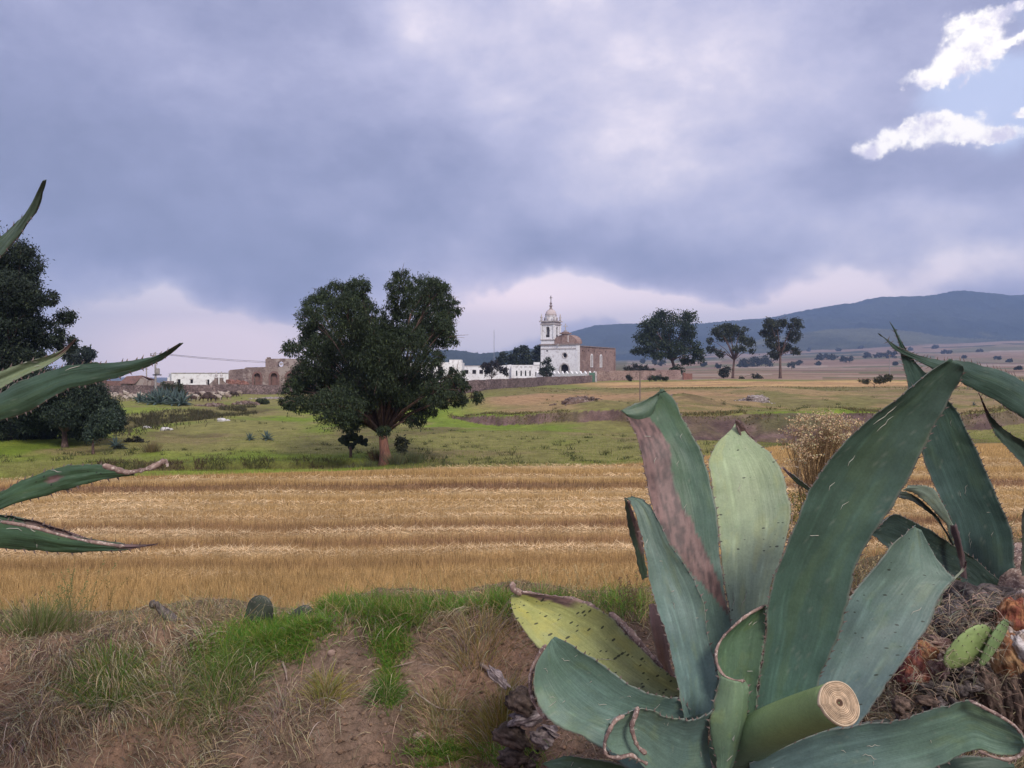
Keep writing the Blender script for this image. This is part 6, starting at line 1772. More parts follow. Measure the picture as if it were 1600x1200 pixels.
def bank_grass():
    rng = np.random.default_rng(17)
    # --- dry matted grass hanging down the face
    def cloud(n, box, dens=None):
        px = rng.uniform(box[0], box[1], n); r = rng.uniform(box[2], box[3], n)
        if dens is not None:
            k = rng.random(n) < dens(px, r); px, r = px[k], r[k]
        return fast_hits(px, r)
    def dens_dry(px, r):
        left = sst(px, 470, 330) * (0.85 - .35 * sst(r, 1060, 1200))
        n = fbm(px * .012, r * .012, 201, 4)
        mid = (0.12 + 0.75 * sst(n, .52, .66)) * sst(r, 1200, 950) + .10
        top = sst(r, 1010, 950)
        d = np.maximum(left * (0.15 + 1.0 * sst(n, .40, .58)), np.maximum(mid * .75, top * .75))
        soil = np.exp(-((px - 500) / 60) ** 2 - ((r - 1020) / 50) ** 2) + np.exp(-((px - 700) / 75) ** 2 - ((r - 1065) / 65) ** 2)
        d = d * (1 - np.clip(soil * 1.1, 0, .95)) * (1 - .45 * sst(px, 390, 450) * sst(r, 990, 1040))
        # debris right of the plants
        d = np.where(px > 1330, .8, d)
        return np.clip(d, 0, 1)
    p = cloud(78000, (-120, 1720, 858, 1235), dens_dry); N = len(p)
    px = project_px(p)
    fl = (fbm(p[:, 0] * 4.5, p[:, 2] * 4.5 + p[:, 1] * 3, 205, 3) - .5) * 9
    d = np.stack([np.sin(fl) * 1.1 + rng.normal(size=N) * .35, -0.45 - .5 * rng.random(N), .25 + .5 * rng.random(N)], 1)
    c = var((0.42, 0.345, 0.20), N, rng, .55); g = rng.random(N) < .3; c[g] = var((0.17, 0.13, 0.10), g.sum(), rng, .3)
    g = rng.random(N) < .12; c[g] = var((0.62, 0.53, 0.38), g.sum(), rng, .2)
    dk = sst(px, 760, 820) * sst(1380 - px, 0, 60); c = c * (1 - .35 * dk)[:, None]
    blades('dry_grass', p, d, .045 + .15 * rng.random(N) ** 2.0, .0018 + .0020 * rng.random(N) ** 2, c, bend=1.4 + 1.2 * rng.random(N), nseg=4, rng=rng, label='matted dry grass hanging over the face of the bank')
    # fine short litter over bare soil
    p = cloud(26000, (-120, 1720, 930, 1235)); N = len(p)
    d = np.stack([rng.normal(size=N), rng.normal(size=N) * .7, rng.normal(size=N) * .5 + .15], 1)
    c = var((0.27, 0.20, 0.15), N, rng, .6)
    blades('straw_litter', p, d, .015 + .05 * rng.random(N), .0016, c, bend=.4, nseg=2, rng=rng, mat=GM['straw'], label='fine dead straw and rootlets on the bare earth')
    # crest dry fringe and long wispy stems
    p = cloud(9000, (-120, 1720, 850, 990), lambda a, b: (b < np.interp(a, BPX, BR) + 28)); N = len(p)
    d = np.stack([rng.normal(size=N) * .5, rng.normal(size=N) * .4, 1 + 0 * rng.random(N)], 1)
    c = var((0.40, 0.31, 0.15), N, rng, .4); g = rng.random(N) < .35; c[g] = var((0.16, 0.20, 0.07), g.sum(), rng, .3)
    blades('crest_grass', p, d, .05 + .13 * rng.random(N) ** 2, .0022, c, bend=.9 * rng.random(N), nseg=3, rng=rng, label='mixed dry and green grass along the crest of the bank')
    # --- green turf
    greens = [(455, 985, 60, 14, 3200), (410, 1005, 55, 18, 3200), (350, 1040, 50, 25, 1600), (520, 950, 40, 9, 1700), (440, 1020, 40, 16, 1200), (600, 955, 50, 12, 1500), (612, 975, 40, 14, 2200), (610, 1010, 26, 22, 1300), (606, 1070, 14, 30, 700), (670, 950, 40, 8, 700), (785, 950, 20, 14, 1200), (730, 952, 40, 8, 600),
              (690, 1190, 50, 16, 900), (800, 1190, 40, 14, 500), (1560, 905, 50, 18, 1500), (1500, 925, 30, 12, 500), (870, 940, 60, 8, 500), (970, 945, 40, 18, 900)]
    P = []
    for (a, b, sx, sy, n) in greens:
        P.append(fast_hits(a + rng.normal(size=n) * sx * .6, b + rng.normal(size=n) * sy * .7))
    p = np.concatenate(P); N = len(p)
    d = np.stack([rng.normal(size=N) * .45, rng.normal(size=N) * .4 - .25, .9 + 0 * rng.random(N)], 1)
    c = var((0.115, 0.26, 0.035), N, rng, .35); g = rng.random(N) < .35; c[g] = var((0.20, 0.25, 0.04), g.sum(), rng, .25)
    g = rng.random(N) < .12; c[g] = var((0.38, 0.31, 0.14), g.sum(), rng, .25)
    blades('green_grass', p, d, .035 + .06 * rng.random(N), .0026, c, bend=.8 + .8 * rng.random(N), nseg=3, rng=rng, label='fresh green turf on the shoulder of the bank')

def tuft(px, r, n, h, spread, cols, label, bend=1.2, w=.0024, cat='grass tuft', name='grass_tuft', up=.9, seed=1, ymax=None, lean=(0, 0), seedheads=0):
    rng = np.random.default_rng(seed)
    g = hit(px, r)
    e = tag(empty(name, g), label, cat)
    q = rng.normal(size=(n, 2)) * spread
    root = np.stack([g.x + q[:, 0], g.y + q[:, 1] * .6, 0 * q[:, 0]], 1); root[:, 2] = ground_h(root[:, 0], root[:, 1]) - .005
    d = np.stack([q[:, 0] / max(spread, .01) * .35 + rng.normal(size=n) * .2 + lean[0], q[:, 1] * 2 + rng.normal(size=n) * .2 + lean[1], up + 0 * q[:, 0]], 1)
    c = np.concatenate([var(cc, int(n * f) + 1, rng, .3) for cc, f in cols])[:n]
    if len(c) < n: c = np.concatenate([c, c[:n - len(c)]])
    rng.shuffle(c)
    o = blades('blades', root, d, h * (.45 + .6 * rng.random(n)), w, c, bend=bend * (.5 + rng.random(n)), nseg=4, rng=rng, parent=e)
    return e

def wisps():
    """tall thin flowering stems with feathery heads"""
    rng = np.random.default_rng(23)
    T = [
        (110, 985, 26, .33, (0.16, 0.19, 0.07), 'tall olive weed stems with small seed heads at the crest below the left maguey', 1.0),
        (150, 985, 9, .28, (0.22, 0.17, 0.06), 'leaning golden weed stems on the crest beside the olive ones', 1.0),
        (20, 985, 10, .17, (0.12, 0.085, 0.05), 'short brown seeding weed at the very edge of the crest', 1.0),
        (910, 960, 12, .22, (0.45, 0.34, 0.17), 'dry feathery grass stems behind the yellow maguey leaf', 1.0),
        (1100, 960, 8, .50, (0.50, 0.38, 0.24), 'tall bleached grass stems rising between the pale leaf and the dirt cutting', .6),
        (1215, 940, 6, .74, (0.45, 0.36, 0.26), 'very tall single grass stems reaching up to the far field', .25),
        (1340, 930, 12, .25, (0.42, 0.33, 0.18), 'dry stems between the large leaf and the bluish leaf', 1.0),
        (1560, 880, 16, .22, (0.20, 0.24, 0.08), 'thin green stems over the foot of the far maguey', 1.0),
        (1596, 860, 10, .18, (0.40, 0.33, 0.2), 'dry stems at the far right of the crest', 1.0),
        (985, 965, 14, .22, (0.20, 0.13, 0.08), 'dark brown weed stems just left of the drooping maguey leaf', .5),
        (1010, 960, 12, .2, (0.22, 0.22, 0.07), 'olive weed stems beside the drooping maguey leaf', .6),
    ]
    for i, (px, r, n, h, col, lab, sp) in enumerate(T):
        g = hit(px, r); e = tag(empty('weed', g), lab, 'weed')
        mb = MB(); mh = MB()
        for j in range(n):
            b = Vector((rng.normal() * .05 * sp, rng.normal() * .04, 0)); L = h * (.5 + .6 * rng.random())
            ln = Vector((rng.normal() * .28 * sp + .05, rng.normal() * .12, 0))
            pts = [b + Vector((0, 0, -.02)), b + ln * L * .35 + Vector((0, 0, L * .5)), b + ln * L * 1.0 + Vector((0, 0, L * .92))]
            pts = [Vector(p) for p in catmull(np.array(pts), 7)]
            mb.tube(pts, [.0011, .0010, .0009, .0008, .0007, .0006, .0004], 3)
            nh = rng.integers(7, 16)
            for q in range(nh):
                t = .55 + .45 * q / nh; p = pts[min(6, int(t * 6))].lerp(pts[min(6, int(t * 6) + 1)], (t * 6) % 1)
                dr = Vector((rng.normal(), rng.normal(), .8)).normalized() * (.006 + .010 * rng.random())
                w = Vector((-dr.z, 0, dr.x)) * .22
                mh.add([p, p + dr * .5 + w, p + dr, p + dr * .5 - w], [(0, 1, 2, 3)])
        m = mat_noise('weed_stem', [col, tuple(c * .6 for c in col)], 20, .8, 0)
        m2 = mat_noise('weed_head', [tuple(c * 1.15 for c in col), tuple(c * .8 for c in col)], 30, .8, 0)
        o = part(mb, 'stems', m, e); o['kind'] = 'stuff'
        o = part(mh, 'seed_heads', m2, e); o['kind'] = 'stuff'

def dry_shrub():
    """withered bush with clusters of tan flower heads behind the large leaf"""
    rng = np.random.default_rng(29)
    y0 = 4.3; k = y0 / FPX
    bx = (1275 - 800) * k; g = Vector((bx, y0, gz(bx, y0)))
    e = tag(empty('dry_shrub', g), 'withered bush topped with clusters of tan flower heads behind the largest leaf', 'shrub')
    mb = MB(); hd = []; cols = []
    tips = []
    for j in range(62):
        a = rng.random(); tx = 1228 + 120 * rng.random(); 
        top = np.interp(tx, [1228, 1250, 1275, 1300, 1330, 1350], [690, 655, 640, 640, 650, 668])
        tr = top + 6 + rng.random() ** 1.3 * np.interp(tx, [1228, 1260, 1300, 1350], [22, 58, 62, 40])
        t = Vector(((tx - 800) * k, y0 + rng.normal() * .10, EYE.z - (tr - HORIZON) * k)) - g
        b = Vector((rng.normal() * .03, rng.normal() * .03, -.05))
        m = b.lerp(t, .5) + Vector((-t.x * .12, 0, .04)); 
        pts = [Vector(p) for p in catmull(np.array([b, m, t]), 7)]
        mb.tube(pts, [.0028, .0024, .0020, .0016, .0013, .001, .0007], 4)
        for q in range(9):
            s0 = pts[rng.integers(3, 6)]; tt = t + Vector(rng.normal(size=3) * np.array((.030, .03, .012)))
            mb.tube([s0, s0.lerp(tt, .6) + Vector((0, 0, .012)), tt], [.0009, .0007, .0004], 3)
            tips.append(tt)
    tips = np.array([tuple(t) for t in tips])
    N = len(tips); K = 11
    c = np.repeat(tips, K, 0) + rng.normal(size=(N * K, 3)) * np.array((.011, .011, .006))
    a = rng.normal(size=(N * K, 3)); a /= np.linalg.norm(a, axis=1, keepdims=True); b = np.cross(a, rng.normal(size=(N * K, 3))); b /= np.linalg.norm(b, axis=1, keepdims=True)
    L = .0035 + .003 * rng.random(N * K)[:, None]
    V = np.stack([c - a * L, c + b * L * .7, c + a * L, c - b * L * .7], 1).reshape(-1, 3)
    cc = var((0.60, 0.46, 0.27), N * K, rng, .3); cc[rng.random(N * K) < .15] *= .6
    me = mesh_np('flower_heads', V, np.arange(4 * N * K).reshape(-1, 4), np.repeat(cc, 4, 0))
    o = link('flower_heads', me, e, [GM['straw']]); o['kind'] = 'stuff'
    o = part(mb, 'stems', mat_noise('dry_stem', [(0.30, 0.20, 0.11), (0.18, 0.12, 0.06)], 20, .9, 0), e); o['kind'] = 'stuff'
    # a little yellow green foliage low down
    n = 2600
    P = np.stack([rng.uniform(1235, 1300, n), rng.uniform(770, 850, n)], 1)
    c = np.stack([(P[:, 0] - 800) * k, y0 + rng.normal(size=n) * .08, EYE.z - (P[:, 1] - HORIZON) * k], 1) - np.array(g)
    a = rng.normal(size=(n, 3)); a /= np.linalg.norm(a, axis=1, keepdims=True); b = np.cross(a, rng.normal(size=(n, 3))); b /= np.linalg.norm(b, axis=1, keepdims=True)
    V = np.stack([c, c + a * .008 + b * .003, c + a * .016, c + a * .008 - b * .003], 1).reshape(-1, 3)
    me = mesh_np('leaves', V, np.arange(4 * n).reshape(-1, 4), np.repeat(var((0.22, 0.20, 0.06), n, rng, .5), 4, 0))
    o = link('leaves', me, e, [GM['grass']]); o['kind'] = 'stuff'

# ------------------------------------------------------------------ dead maguey stump and cactus pads
def crumple(name, parent, c, r, cols, seed, n=40, amp=.35, ridges=7, rot=(0, 0, 0), rough=.8):
    """a shrunken, folded piece of dry leaf"""
    th = np.linspace(0, 2 * np.pi, n * 2, endpoint=False); ph = np.linspace(0.02, np.pi - .02, n)
    T, Pp = np.meshgrid(th, ph)
    dx, dy, dz = np.sin(Pp) * np.cos(T), np.sin(Pp) * np.sin(T), np.cos(Pp)
    w = fbm(dz * 1.3 + seed, dx * 1.3 + dy, seed, 3) * 1.1
    # fibres run along the longer side
    if r[0] > r[2]: q1, q2 = dy, dz
    else: q1, q2 = dx, dy
    f = np.abs(fbm(q1 * ridges * .55 + w + 9, q2 * ridges * .55 + w, seed + 1, 4) - .5) * 2
    f2 = fbm(dx * 2.2 + 5, dz * 2.2 + dy * 2, seed + 2, 4)
    k = 1 - amp * .22 * (1 - sst(f, 0, .30)) + amp * (f2 - .5) * 2.6
    V = np.stack([dx * k * r[0], dy * k * r[1], dz * k * r[2]], -1).reshape(-1, 3)
    i = np.arange(n * 2 * n).reshape(n, n * 2); j = np.roll(i, -1, axis=1)
    F = np.stack([i[:-1], i[1:], j[1:], j[:-1]], -1).reshape(-1, 4)
    m = fbm(dx * 3 + seed, dz * 3 + dy, seed + 5, 5)
    C = lerp3(cols[0], cols[1], sst(m, .40, .62)); C = lerp3(C, cols[2], sst(f, .30, .7) * .65)
    C = C * (0.55 + .6 * sst(f, 0, .2))[..., None]
    me = mesh_np(name, V, F, C.reshape(-1, 3), smooth=True)
    o = link(name, me, parent, [MATS.get('fibre') or mat_attr('fibre', rough=rough, nscale=30, namp=.3, bump=.8, bscale=110, bdist=.008, n2=140, n2amp=.35)])
    o.location = c; o.rotation_euler = rot
    return o

def dead_stump():
    g = hit(1480, 1085)
    c0 = P3(1480, 1050, 2.62)
    e = tag(empty('dead_agave', c0), 'rotting maguey stump with orange and grey shrivelled leaves behind the green cactus pad', 'dead agave')
    L = lambda px, r, d: P3(px, r, d) - c0
    k = 2.62 / FPX
    GREY = [(0.135, 0.112, 0.105), (0.065, 0.052, 0.050), (0.34, 0.30, 0.28)]
    OR = [(0.34, 0.15, 0.07), (0.22, 0.07, 0.045), (0.46, 0.30, 0.18)]
    WH = [(0.50, 0.40, 0.33), (0.40, 0.22, 0.12), (0.68, 0.60, 0.55)]
    BR_ = [(0.16, 0.11, 0.085), (0.085, 0.06, 0.05), (0.27, 0.20, 0.15)]
    RED = [(0.26, 0.09, 0.06), (0.13, 0.045, 0.045), (0.42, 0.28, 0.18)]
    crumple('core', e, L(1510, 1075, 2.78), (95 * k, .16, 62 * k), [(0.07, 0.05, 0.045), (0.03, 0.024, 0.022), (0.14, 0.11, 0.10)], 3)
    crumple('grey_leaf', e, L(1525, 948, 2.74), (56 * k, .12, 30 * k), GREY, 4, rot=(0, .25, 0), ridges=12)
    crumple('grey_leaf', e, L(1490, 975, 2.70), (26 * k, .08, 30 * k), GREY, 14, rot=(0, .5, 0), ridges=12)
    crumple('grey_leaf', e, L(1565, 945, 2.72), (40 * k, .1, 26 * k), GREY, 24, rot=(0, -.2, .4), ridges=12)
    crumple('orange_leaf', e, L(1583, 968, 2.50), (21 * k, .05, 32 * k), OR, 5, rot=(0, .1, 0), amp=.25)
    crumple('pale_leaf', e, L(1606, 950, 2.52), (16 * k, .05, 26 * k), WH, 15)
    crumple('orange_leaf', e, L(1576, 1030, 2.46), (26 * k, .06, 44 * k), [(0.40, 0.24, 0.12), (0.27, 0.12, 0.06), (0.50, 0.38, 0.25)], 6, rot=(0, -.3, 0), amp=.22)
    crumple('pale_leaf', e, L(1603, 1020, 2.44), (24 * k, .06, 40 * k), [(0.55, 0.50, 0.48), (0.45, 0.36, 0.30), (0.72, 0.68, 0.66)], 7, rot=(0, -.5, 0), amp=.3)
    crumple('red_leaf', e, L(1427, 1045, 2.52), (24 * k, .05, 34 * k), RED, 8, rot=(0, .5, 0), amp=.3)
    crumple('red_leaf', e, L(1444, 1022, 2.53), (20 * k, .05, 18 * k), [(0.40, 0.22, 0.10), (0.25, 0.09, 0.05), (0.55, 0.38, 0.22)], 9, rot=(0, .9, 0), amp=.3)
    crumple('pale_leaf', e, L(1463, 1042, 2.50), (17 * k, .04, 22 * k), [(0.40, 0.28, 0.24), (0.22, 0.13, 0.12), (0.55, 0.45, 0.4)], 10, amp=.4)
    crumple('brown_leaf', e, L(1462, 1008, 2.60), (30 * k, .05, 13 * k), [(0.30, 0.21, 0.15), (0.16, 0.09, 0.08), (0.42, 0.33, 0.26)], 11, rot=(0, .2, 0))
    crumple('brown_leaf', e, L(1440, 1000, 2.60), (16 * k, .05, 10 * k), BR_, 12)
    crumple('grey_leaf', e, L(1455, 1072, 2.50), (32 * k, .06, 14 * k), GREY, 13, rot=(0, .1, 0), amp=.4)
    crumple('grey_leaf', e, L(1525, 1063, 2.48), (36 * k, .05, 14 * k), GREY, 16, rot=(0, .35, 0))
    crumple('brown_leaf', e, L(1548, 1085, 2.46), (18 * k, .05, 44 * k), BR_, 17, rot=(0, -.45, 0), amp=.2)
    crumple('brown_leaf', e, L(1578, 1095, 2.44), (20 * k, .06, 46 * k), BR_, 18, rot=(0, -.2, 0), amp=.25)
    crumple('brown_leaf', e, L(1605, 1085, 2.42), (20 * k, .06, 50 * k), [(0.13, 0.085, 0.07), (0.06, 0.045, 0.045), (0.30, 0.22, 0.12)], 19, amp=.3)
    for i in range(16):
        rr = random.Random(i + 50)
        crumple('shred', e, L(rr.uniform(1400, 1600), rr.uniform(1060, 1130), rr.uniform(2.36, 2.5)), (rr.uniform(8, 18) * k, .03, rr.uniform(5, 12) * k), BR_ if i % 2 else GREY, 70 + i, n=16, rot=(0, rr.uniform(-1, 1), 0))
    # dry straw and shreds fallen over the stump
    rng = np.random.default_rng(61); n = 2600
    px = rng.uniform(1385, 1610, n); r = rng.uniform(925, 1130, n)
    q = np.stack([(px - 800) / FPX, 0 * px, 0 * px], 1); yy = 2.36 + .10 * rng.random(n) + .12 * (r < 990)
    root = np.stack([q[:, 0] * yy, yy, EYE.z - (r - HORIZON) / FPX * yy], 1)
    keep = (rng.random(n) < .30 + .7 * (r < 985)) 
    d = np.stack([rng.normal(size=n), rng.normal(size=n) * .3, rng.normal(size=n) * .6 - .2], 1)
    blades('shreds', root[keep], d[keep], .02 + .07 * rng.random(keep.sum()), .0022, var((0.34, 0.27, 0.19), keep.sum(), rng, .5), bend=1.0, nseg=3, rng=rng, parent=e)
    # second heap below the left side of the near plant
    c1 = P3(850, 1120, 2.75)
    e2 = tag(empty('dead_leaf_heap', c1), 'dark heap of withered maguey leaves under the left side of the nearest plant', 'dead leaves')
    L = lambda px, r, d: P3(px, r, d) - c1
    k = 2.7 / FPX
    for i, (px, r, sx, sz, a, cs) in enumerate([(815, 1095, 26, 18, .2, 'D'), (826, 1120, 30, 10, -.3, 'G'), (800, 1150, 30, 16, .3, 'D'), (860, 1160, 34, 16, .3, 'G'), (890, 1185, 40, 14, .2, 'B'), (845, 1190, 30, 16, -.2, 'D'), (880, 1150, 30, 6, .5, 'G'), (780, 1060, 24, 5, .75, 'G'), (935, 1190, 30, 14, 0, 'B'), (800, 1185, 24, 14, 0, 'D'), (985, 1190, 30, 14, 0, 'D')]):
        cols = {'D': [(0.10, 0.072, 0.058), (0.05, 0.036, 0.03), (0.20, 0.155, 0.125)], 'G': [(0.26, 0.21, 0.20), (0.13, 0.10, 0.10), (0.42, 0.37, 0.35)], 'B': [(0.17, 0.12, 0.08), (0.09, 0.06, 0.05), (0.30, 0.25, 0.12)]}[cs]
        crumple('dead_leaf', e2, L(px, r, 2.62), (sx * k, .05, sz * k), cols, 90 + i, n=26, rot=(0, a, 0), amp=.35)

def pads():
    m = mat_attr('pad_skin', rough=.5, nscale=18, namp=.18, bump=.3, bscale=50, bdist=.004, spec=.35)
    sp = mat_noise('cactus_spine', [(0.55, 0.48, 0.38), (0.35, 0.28, 0.22)], 30, .6, 0)
    ar = mat_noise('areole', [(0.05, 0.035, 0.03), (0.10, 0.07, 0.05)], 30, .8, 0)
    def pad(e, name, L, W, T, loc, rotm, col, seed, nsp=42, spl=.012):
        rng = np.random.default_rng(seed)
        nu, nv_ = 40, 28
        th = np.linspace(0, 2 * np.pi, nu, endpoint=False); ph = np.linspace(0.03, np.pi - .03, nv_)
        A, B = np.meshgrid(th, ph)
        # long axis x, flat axis y
        x = np.cos(B) * L; rr = np.sin(B) ** .85
        wd = 1 + .18 * np.cos(B)
        z = rr * np.cos(A) * W * wd; yy = np.sign(np.sin(A)) * np.abs(np.sin(A)) ** 1.3 * T * rr
        bump = (fbm(x * 30 + seed, z * 30, seed, 3) - .5) * T * .25
        V = np.stack([x, yy + bump * np.sign(yy), z], -1).reshape(-1, 3)
        i = np.arange(nu * nv_).reshape(nv_, nu); j = np.roll(i, -1, axis=1)
        F = np.stack([i[:-1], j[:-1], j[1:], i[1:]], -1).reshape(-1, 4)
        nn = fbm(x * 20 + 3, z * 20, seed + 4, 4)
        C = lerp3(np.array(col) * 1.15, np.array(col) * .75, sst(nn, .4, .65))
        me = mesh_np(name, V, F, C.reshape(-1, 3), smooth=True)
        o = link(name, me, e, [m]); o.location = loc; o.matrix_local = Matrix.Translation(loc) @ rotm
        ms_, ma = MB(), MB()
        Vs = V.reshape(nv_, nu, 3)
        rows = [(b, a) for b in range(3, nv_ - 2, 3) for a in range(0, nu, 3)]
        for q, (b, a) in enumerate(rows):
            a2 = (a + (1 if (b // 3) % 2 else 0)) % nu
            p = Vector(Vs[b, a2]); nrm = Vector((p.x / L ** 2, p.y / T ** 2, p.z / W ** 2)).normalized()
            ma.blob(p, (.0018, .0018, .0018), 5, q, .2)
            for s in range(3):
                dr = (nrm + Vector(rng.normal(size=3)) * .45).normalized() * spl * (.5 + rng.random())
                ms_.tube([p, p + dr], [.0005, .00015], 3)
        s1 = ms_.build('spines', sp, o); s1['kind'] = 'stuff'
        s2 = ma.build('areoles', ar, o); s2['kind'] = 'stuff'
        return o
    k = 2.4 / FPX
    c = P3(1516, 1012, 2.40)
    e = tag(empty('cactus', c), 'small bright green spiny cactus with two joined pads in front of the dead stump', 'cactus')
    R1 = Matrix.Rotation(-.64, 4, 'Y') @ Matrix.Rotation(.25, 4, 'X')
    pad(e, 'pad', 46 * k, 29 * k, .016, Vector((-3 * k, 0, 0)), R1, (0.23, 0.31, 0.11), 3)
    R2 = Matrix.Rotation(-1.05, 4, 'Y') @ Matrix.Rotation(.5, 4, 'X')
    pad(e, 'pad', 42 * k, 16 * k, .012, Vector((32 * k, -.015, 10 * k)), R2, (0.17, 0.25, 0.10), 4)
    # dark furry pads standing up at the crest
    for (px, r, L, W, lab, rot, s) in ((401, 975, 46, 27, 'dark rounded spiny cactus pad standing on the crest in the gap of the turf', -1.35, 7), (466, 968, 28, 18, 'smaller dark cactus pad half sunk in green turf', -.7, 8)):
        y = 3.75; k2 = y / FPX
        p = P3(px, r, y)
        e = tag(empty('cactus', p), lab, 'cactus')
        pad(e, 'pad', L * k2, W * k2 * .84, .018, Vector((0, 0, 0)), Matrix.Rotation(rot, 4, 'Y'), (0.05, 0.06, 0.042), s, spl=.024)

def near_bits():
    # weathered stake and root ridges on the crest
    c = P3(262, 970, 3.62)
    e = tag(empty('weathered_stump', c), 'grey weathered wooden stub leaning on the crest among dry grass', 'stump')
    k = 3.6 / FPX
    mb = MB(); pts = [(24 * k, 0, -24 * k), (12 * k, 0, -6 * k), (0, 0, 8 * k), (-12 * k, 0, 20 * k), (-20 * k, 0, 28 * k)]
    mb.tube(pts, [11 * k, 10 * k, 8 * k, 6 * k, 5 * k], 10)
    rr = random.Random(2); mb.v = [tuple(c_ + rr.uniform(-.006, .006) for c_ in v) for v in mb.v]
    wm = mat_noise('weathered_wood', [(0.20, 0.165, 0.145), (0.08, 0.065, 0.058), (0.30, 0.26, 0.23)], 40, .95, .9, 80, stretch=(1, 1, .4), dist=.01)
    part(mb, 'body', wm, e, True)
    mb = MB(); mb.blob((-21 * k, -.01, 27 * k), (6 * k, .02, 7 * k), 8, 3, .3); part(mb, 'splintered_end', wm, e, True)
    c = P3(205, 1003, 3.55)
    e = tag(empty('dead_root', c), 'low grey root or old log lying under matted straw on the crest', 'log')
    mb = MB(); mb.tube([(-80 * k, 0, -12 * k), (-40 * k, 0, 0), (0, .02, 2 * k), (40 * k, .02, 10 * k), (70 * k, .02, 2 * k)], [7 * k, 12 * k, 11 * k, 12 * k, 6 * k], 10)
    mb.v = [tuple(c_ + rr.uniform(-.006, .006) for c_ in v) for v in mb.v]
    part(mb, 'body', wm, e, True)
    # stones in the bank face
    sm = mat_noise('pale_stone', [(0.34, 0.24, 0.19), (0.26, 0.18, 0.15)], 20, .95, .5, 60, dist=.006)
    for px, r, s, lab in ((640, 1068, 9, 'pale stone set in the reddish earth of the bank'), (518, 1020, 8, 'dull buff stone high in the bare earth bulge'), (655, 1150, 10, 'flat pinkish stone low in the earth face')):
        h = hit(px, r); kk = h.y / FPX
        o = MB().blob((0, 0, 0), (s * kk, s * kk * .6, s * kk * .7), 9, px, .15).build('stone', sm, None, True); o.location = h
        tag(o, lab, 'stone')
    # clods
    rng = np.random.default_rng(41); n = 5200
    p = fast_hits(rng.uniform(-100, 1700, n), rng.uniform(945, 1230, n)); n = len(p)
    oc = np.array([(1, 0, 0), (-1, 0, 0), (0, 1, 0), (0, -1, 0), (0, 0, 1), (0, 0, -1)], float)
    s = (.003 + .010 * rng.random(n) ** 3)[:, None, None] * (1 + .35 * rng.normal(size=(n, 6, 1)))
    V = p[:, None] + oc[None] * s * np.array((1.3, 1, .8))
    F0 = np.array([(0, 2, 4), (2, 1, 4), (1, 3, 4), (3, 0, 4), (2, 0, 5), (1, 2, 5), (3, 1, 5), (0, 3, 5)])
    F = (np.arange(n)[:, None, None] * 6 + F0[None]).reshape(-1, 3)
    c = lerp3(SOIL, SOIL_R, rng.random(n)); c = c * (0.6 + .7 * rng.random(n))[:, None]
    me = mesh_np('soil_clods', V.reshape(-1, 3), F, np.repeat(c, 6, 0)); o = link('soil_clods', me, None, [MATS['bank_soil']]); o['kind'] = 'stuff'; o['label'] = 'crumbs and clods of reddish earth'
    # dry twigs lying on the face
    tm = mat_noise('dead_twig', [(0.34, 0.27, 0.22), (0.22, 0.16, 0.13)], 30, .9, 0)
    T = [([(600, 1048), (625, 1042), (650, 1035)], .004, 'bent dead twig crossing the green tongue of grass'), ([(650, 1085), (690, 1110), (730, 1112), (712, 1128)], .004, 'pale forked twig lying on the reddish earth'),
         ([(752, 1040), (775, 1058), (800, 1078), (815, 1095)], .010, 'splintered grey stick beside the maguey leaves'), ([(443, 1035), (448, 1052), (450, 1065)], .006, 'short bleached husk hanging on the earth bulge')]
    for pts, r, lab in T:
        q = [hit(a, b) + Vector((0, -.015, .012)) for a, b in pts]
        o0 = q[0].copy(); mb = MB(); mb.tube([Vector(v) - o0 for v in catmull(np.array([tuple(v) for v in q]), 9)], [r, r * .9, r, r * .8, r * .9, r * .7, r * .6, r * .5, r * .3], 5)
        o = mb.build('twig', tm, None, True); o.location = o0; tag(o, lab, 'twig')

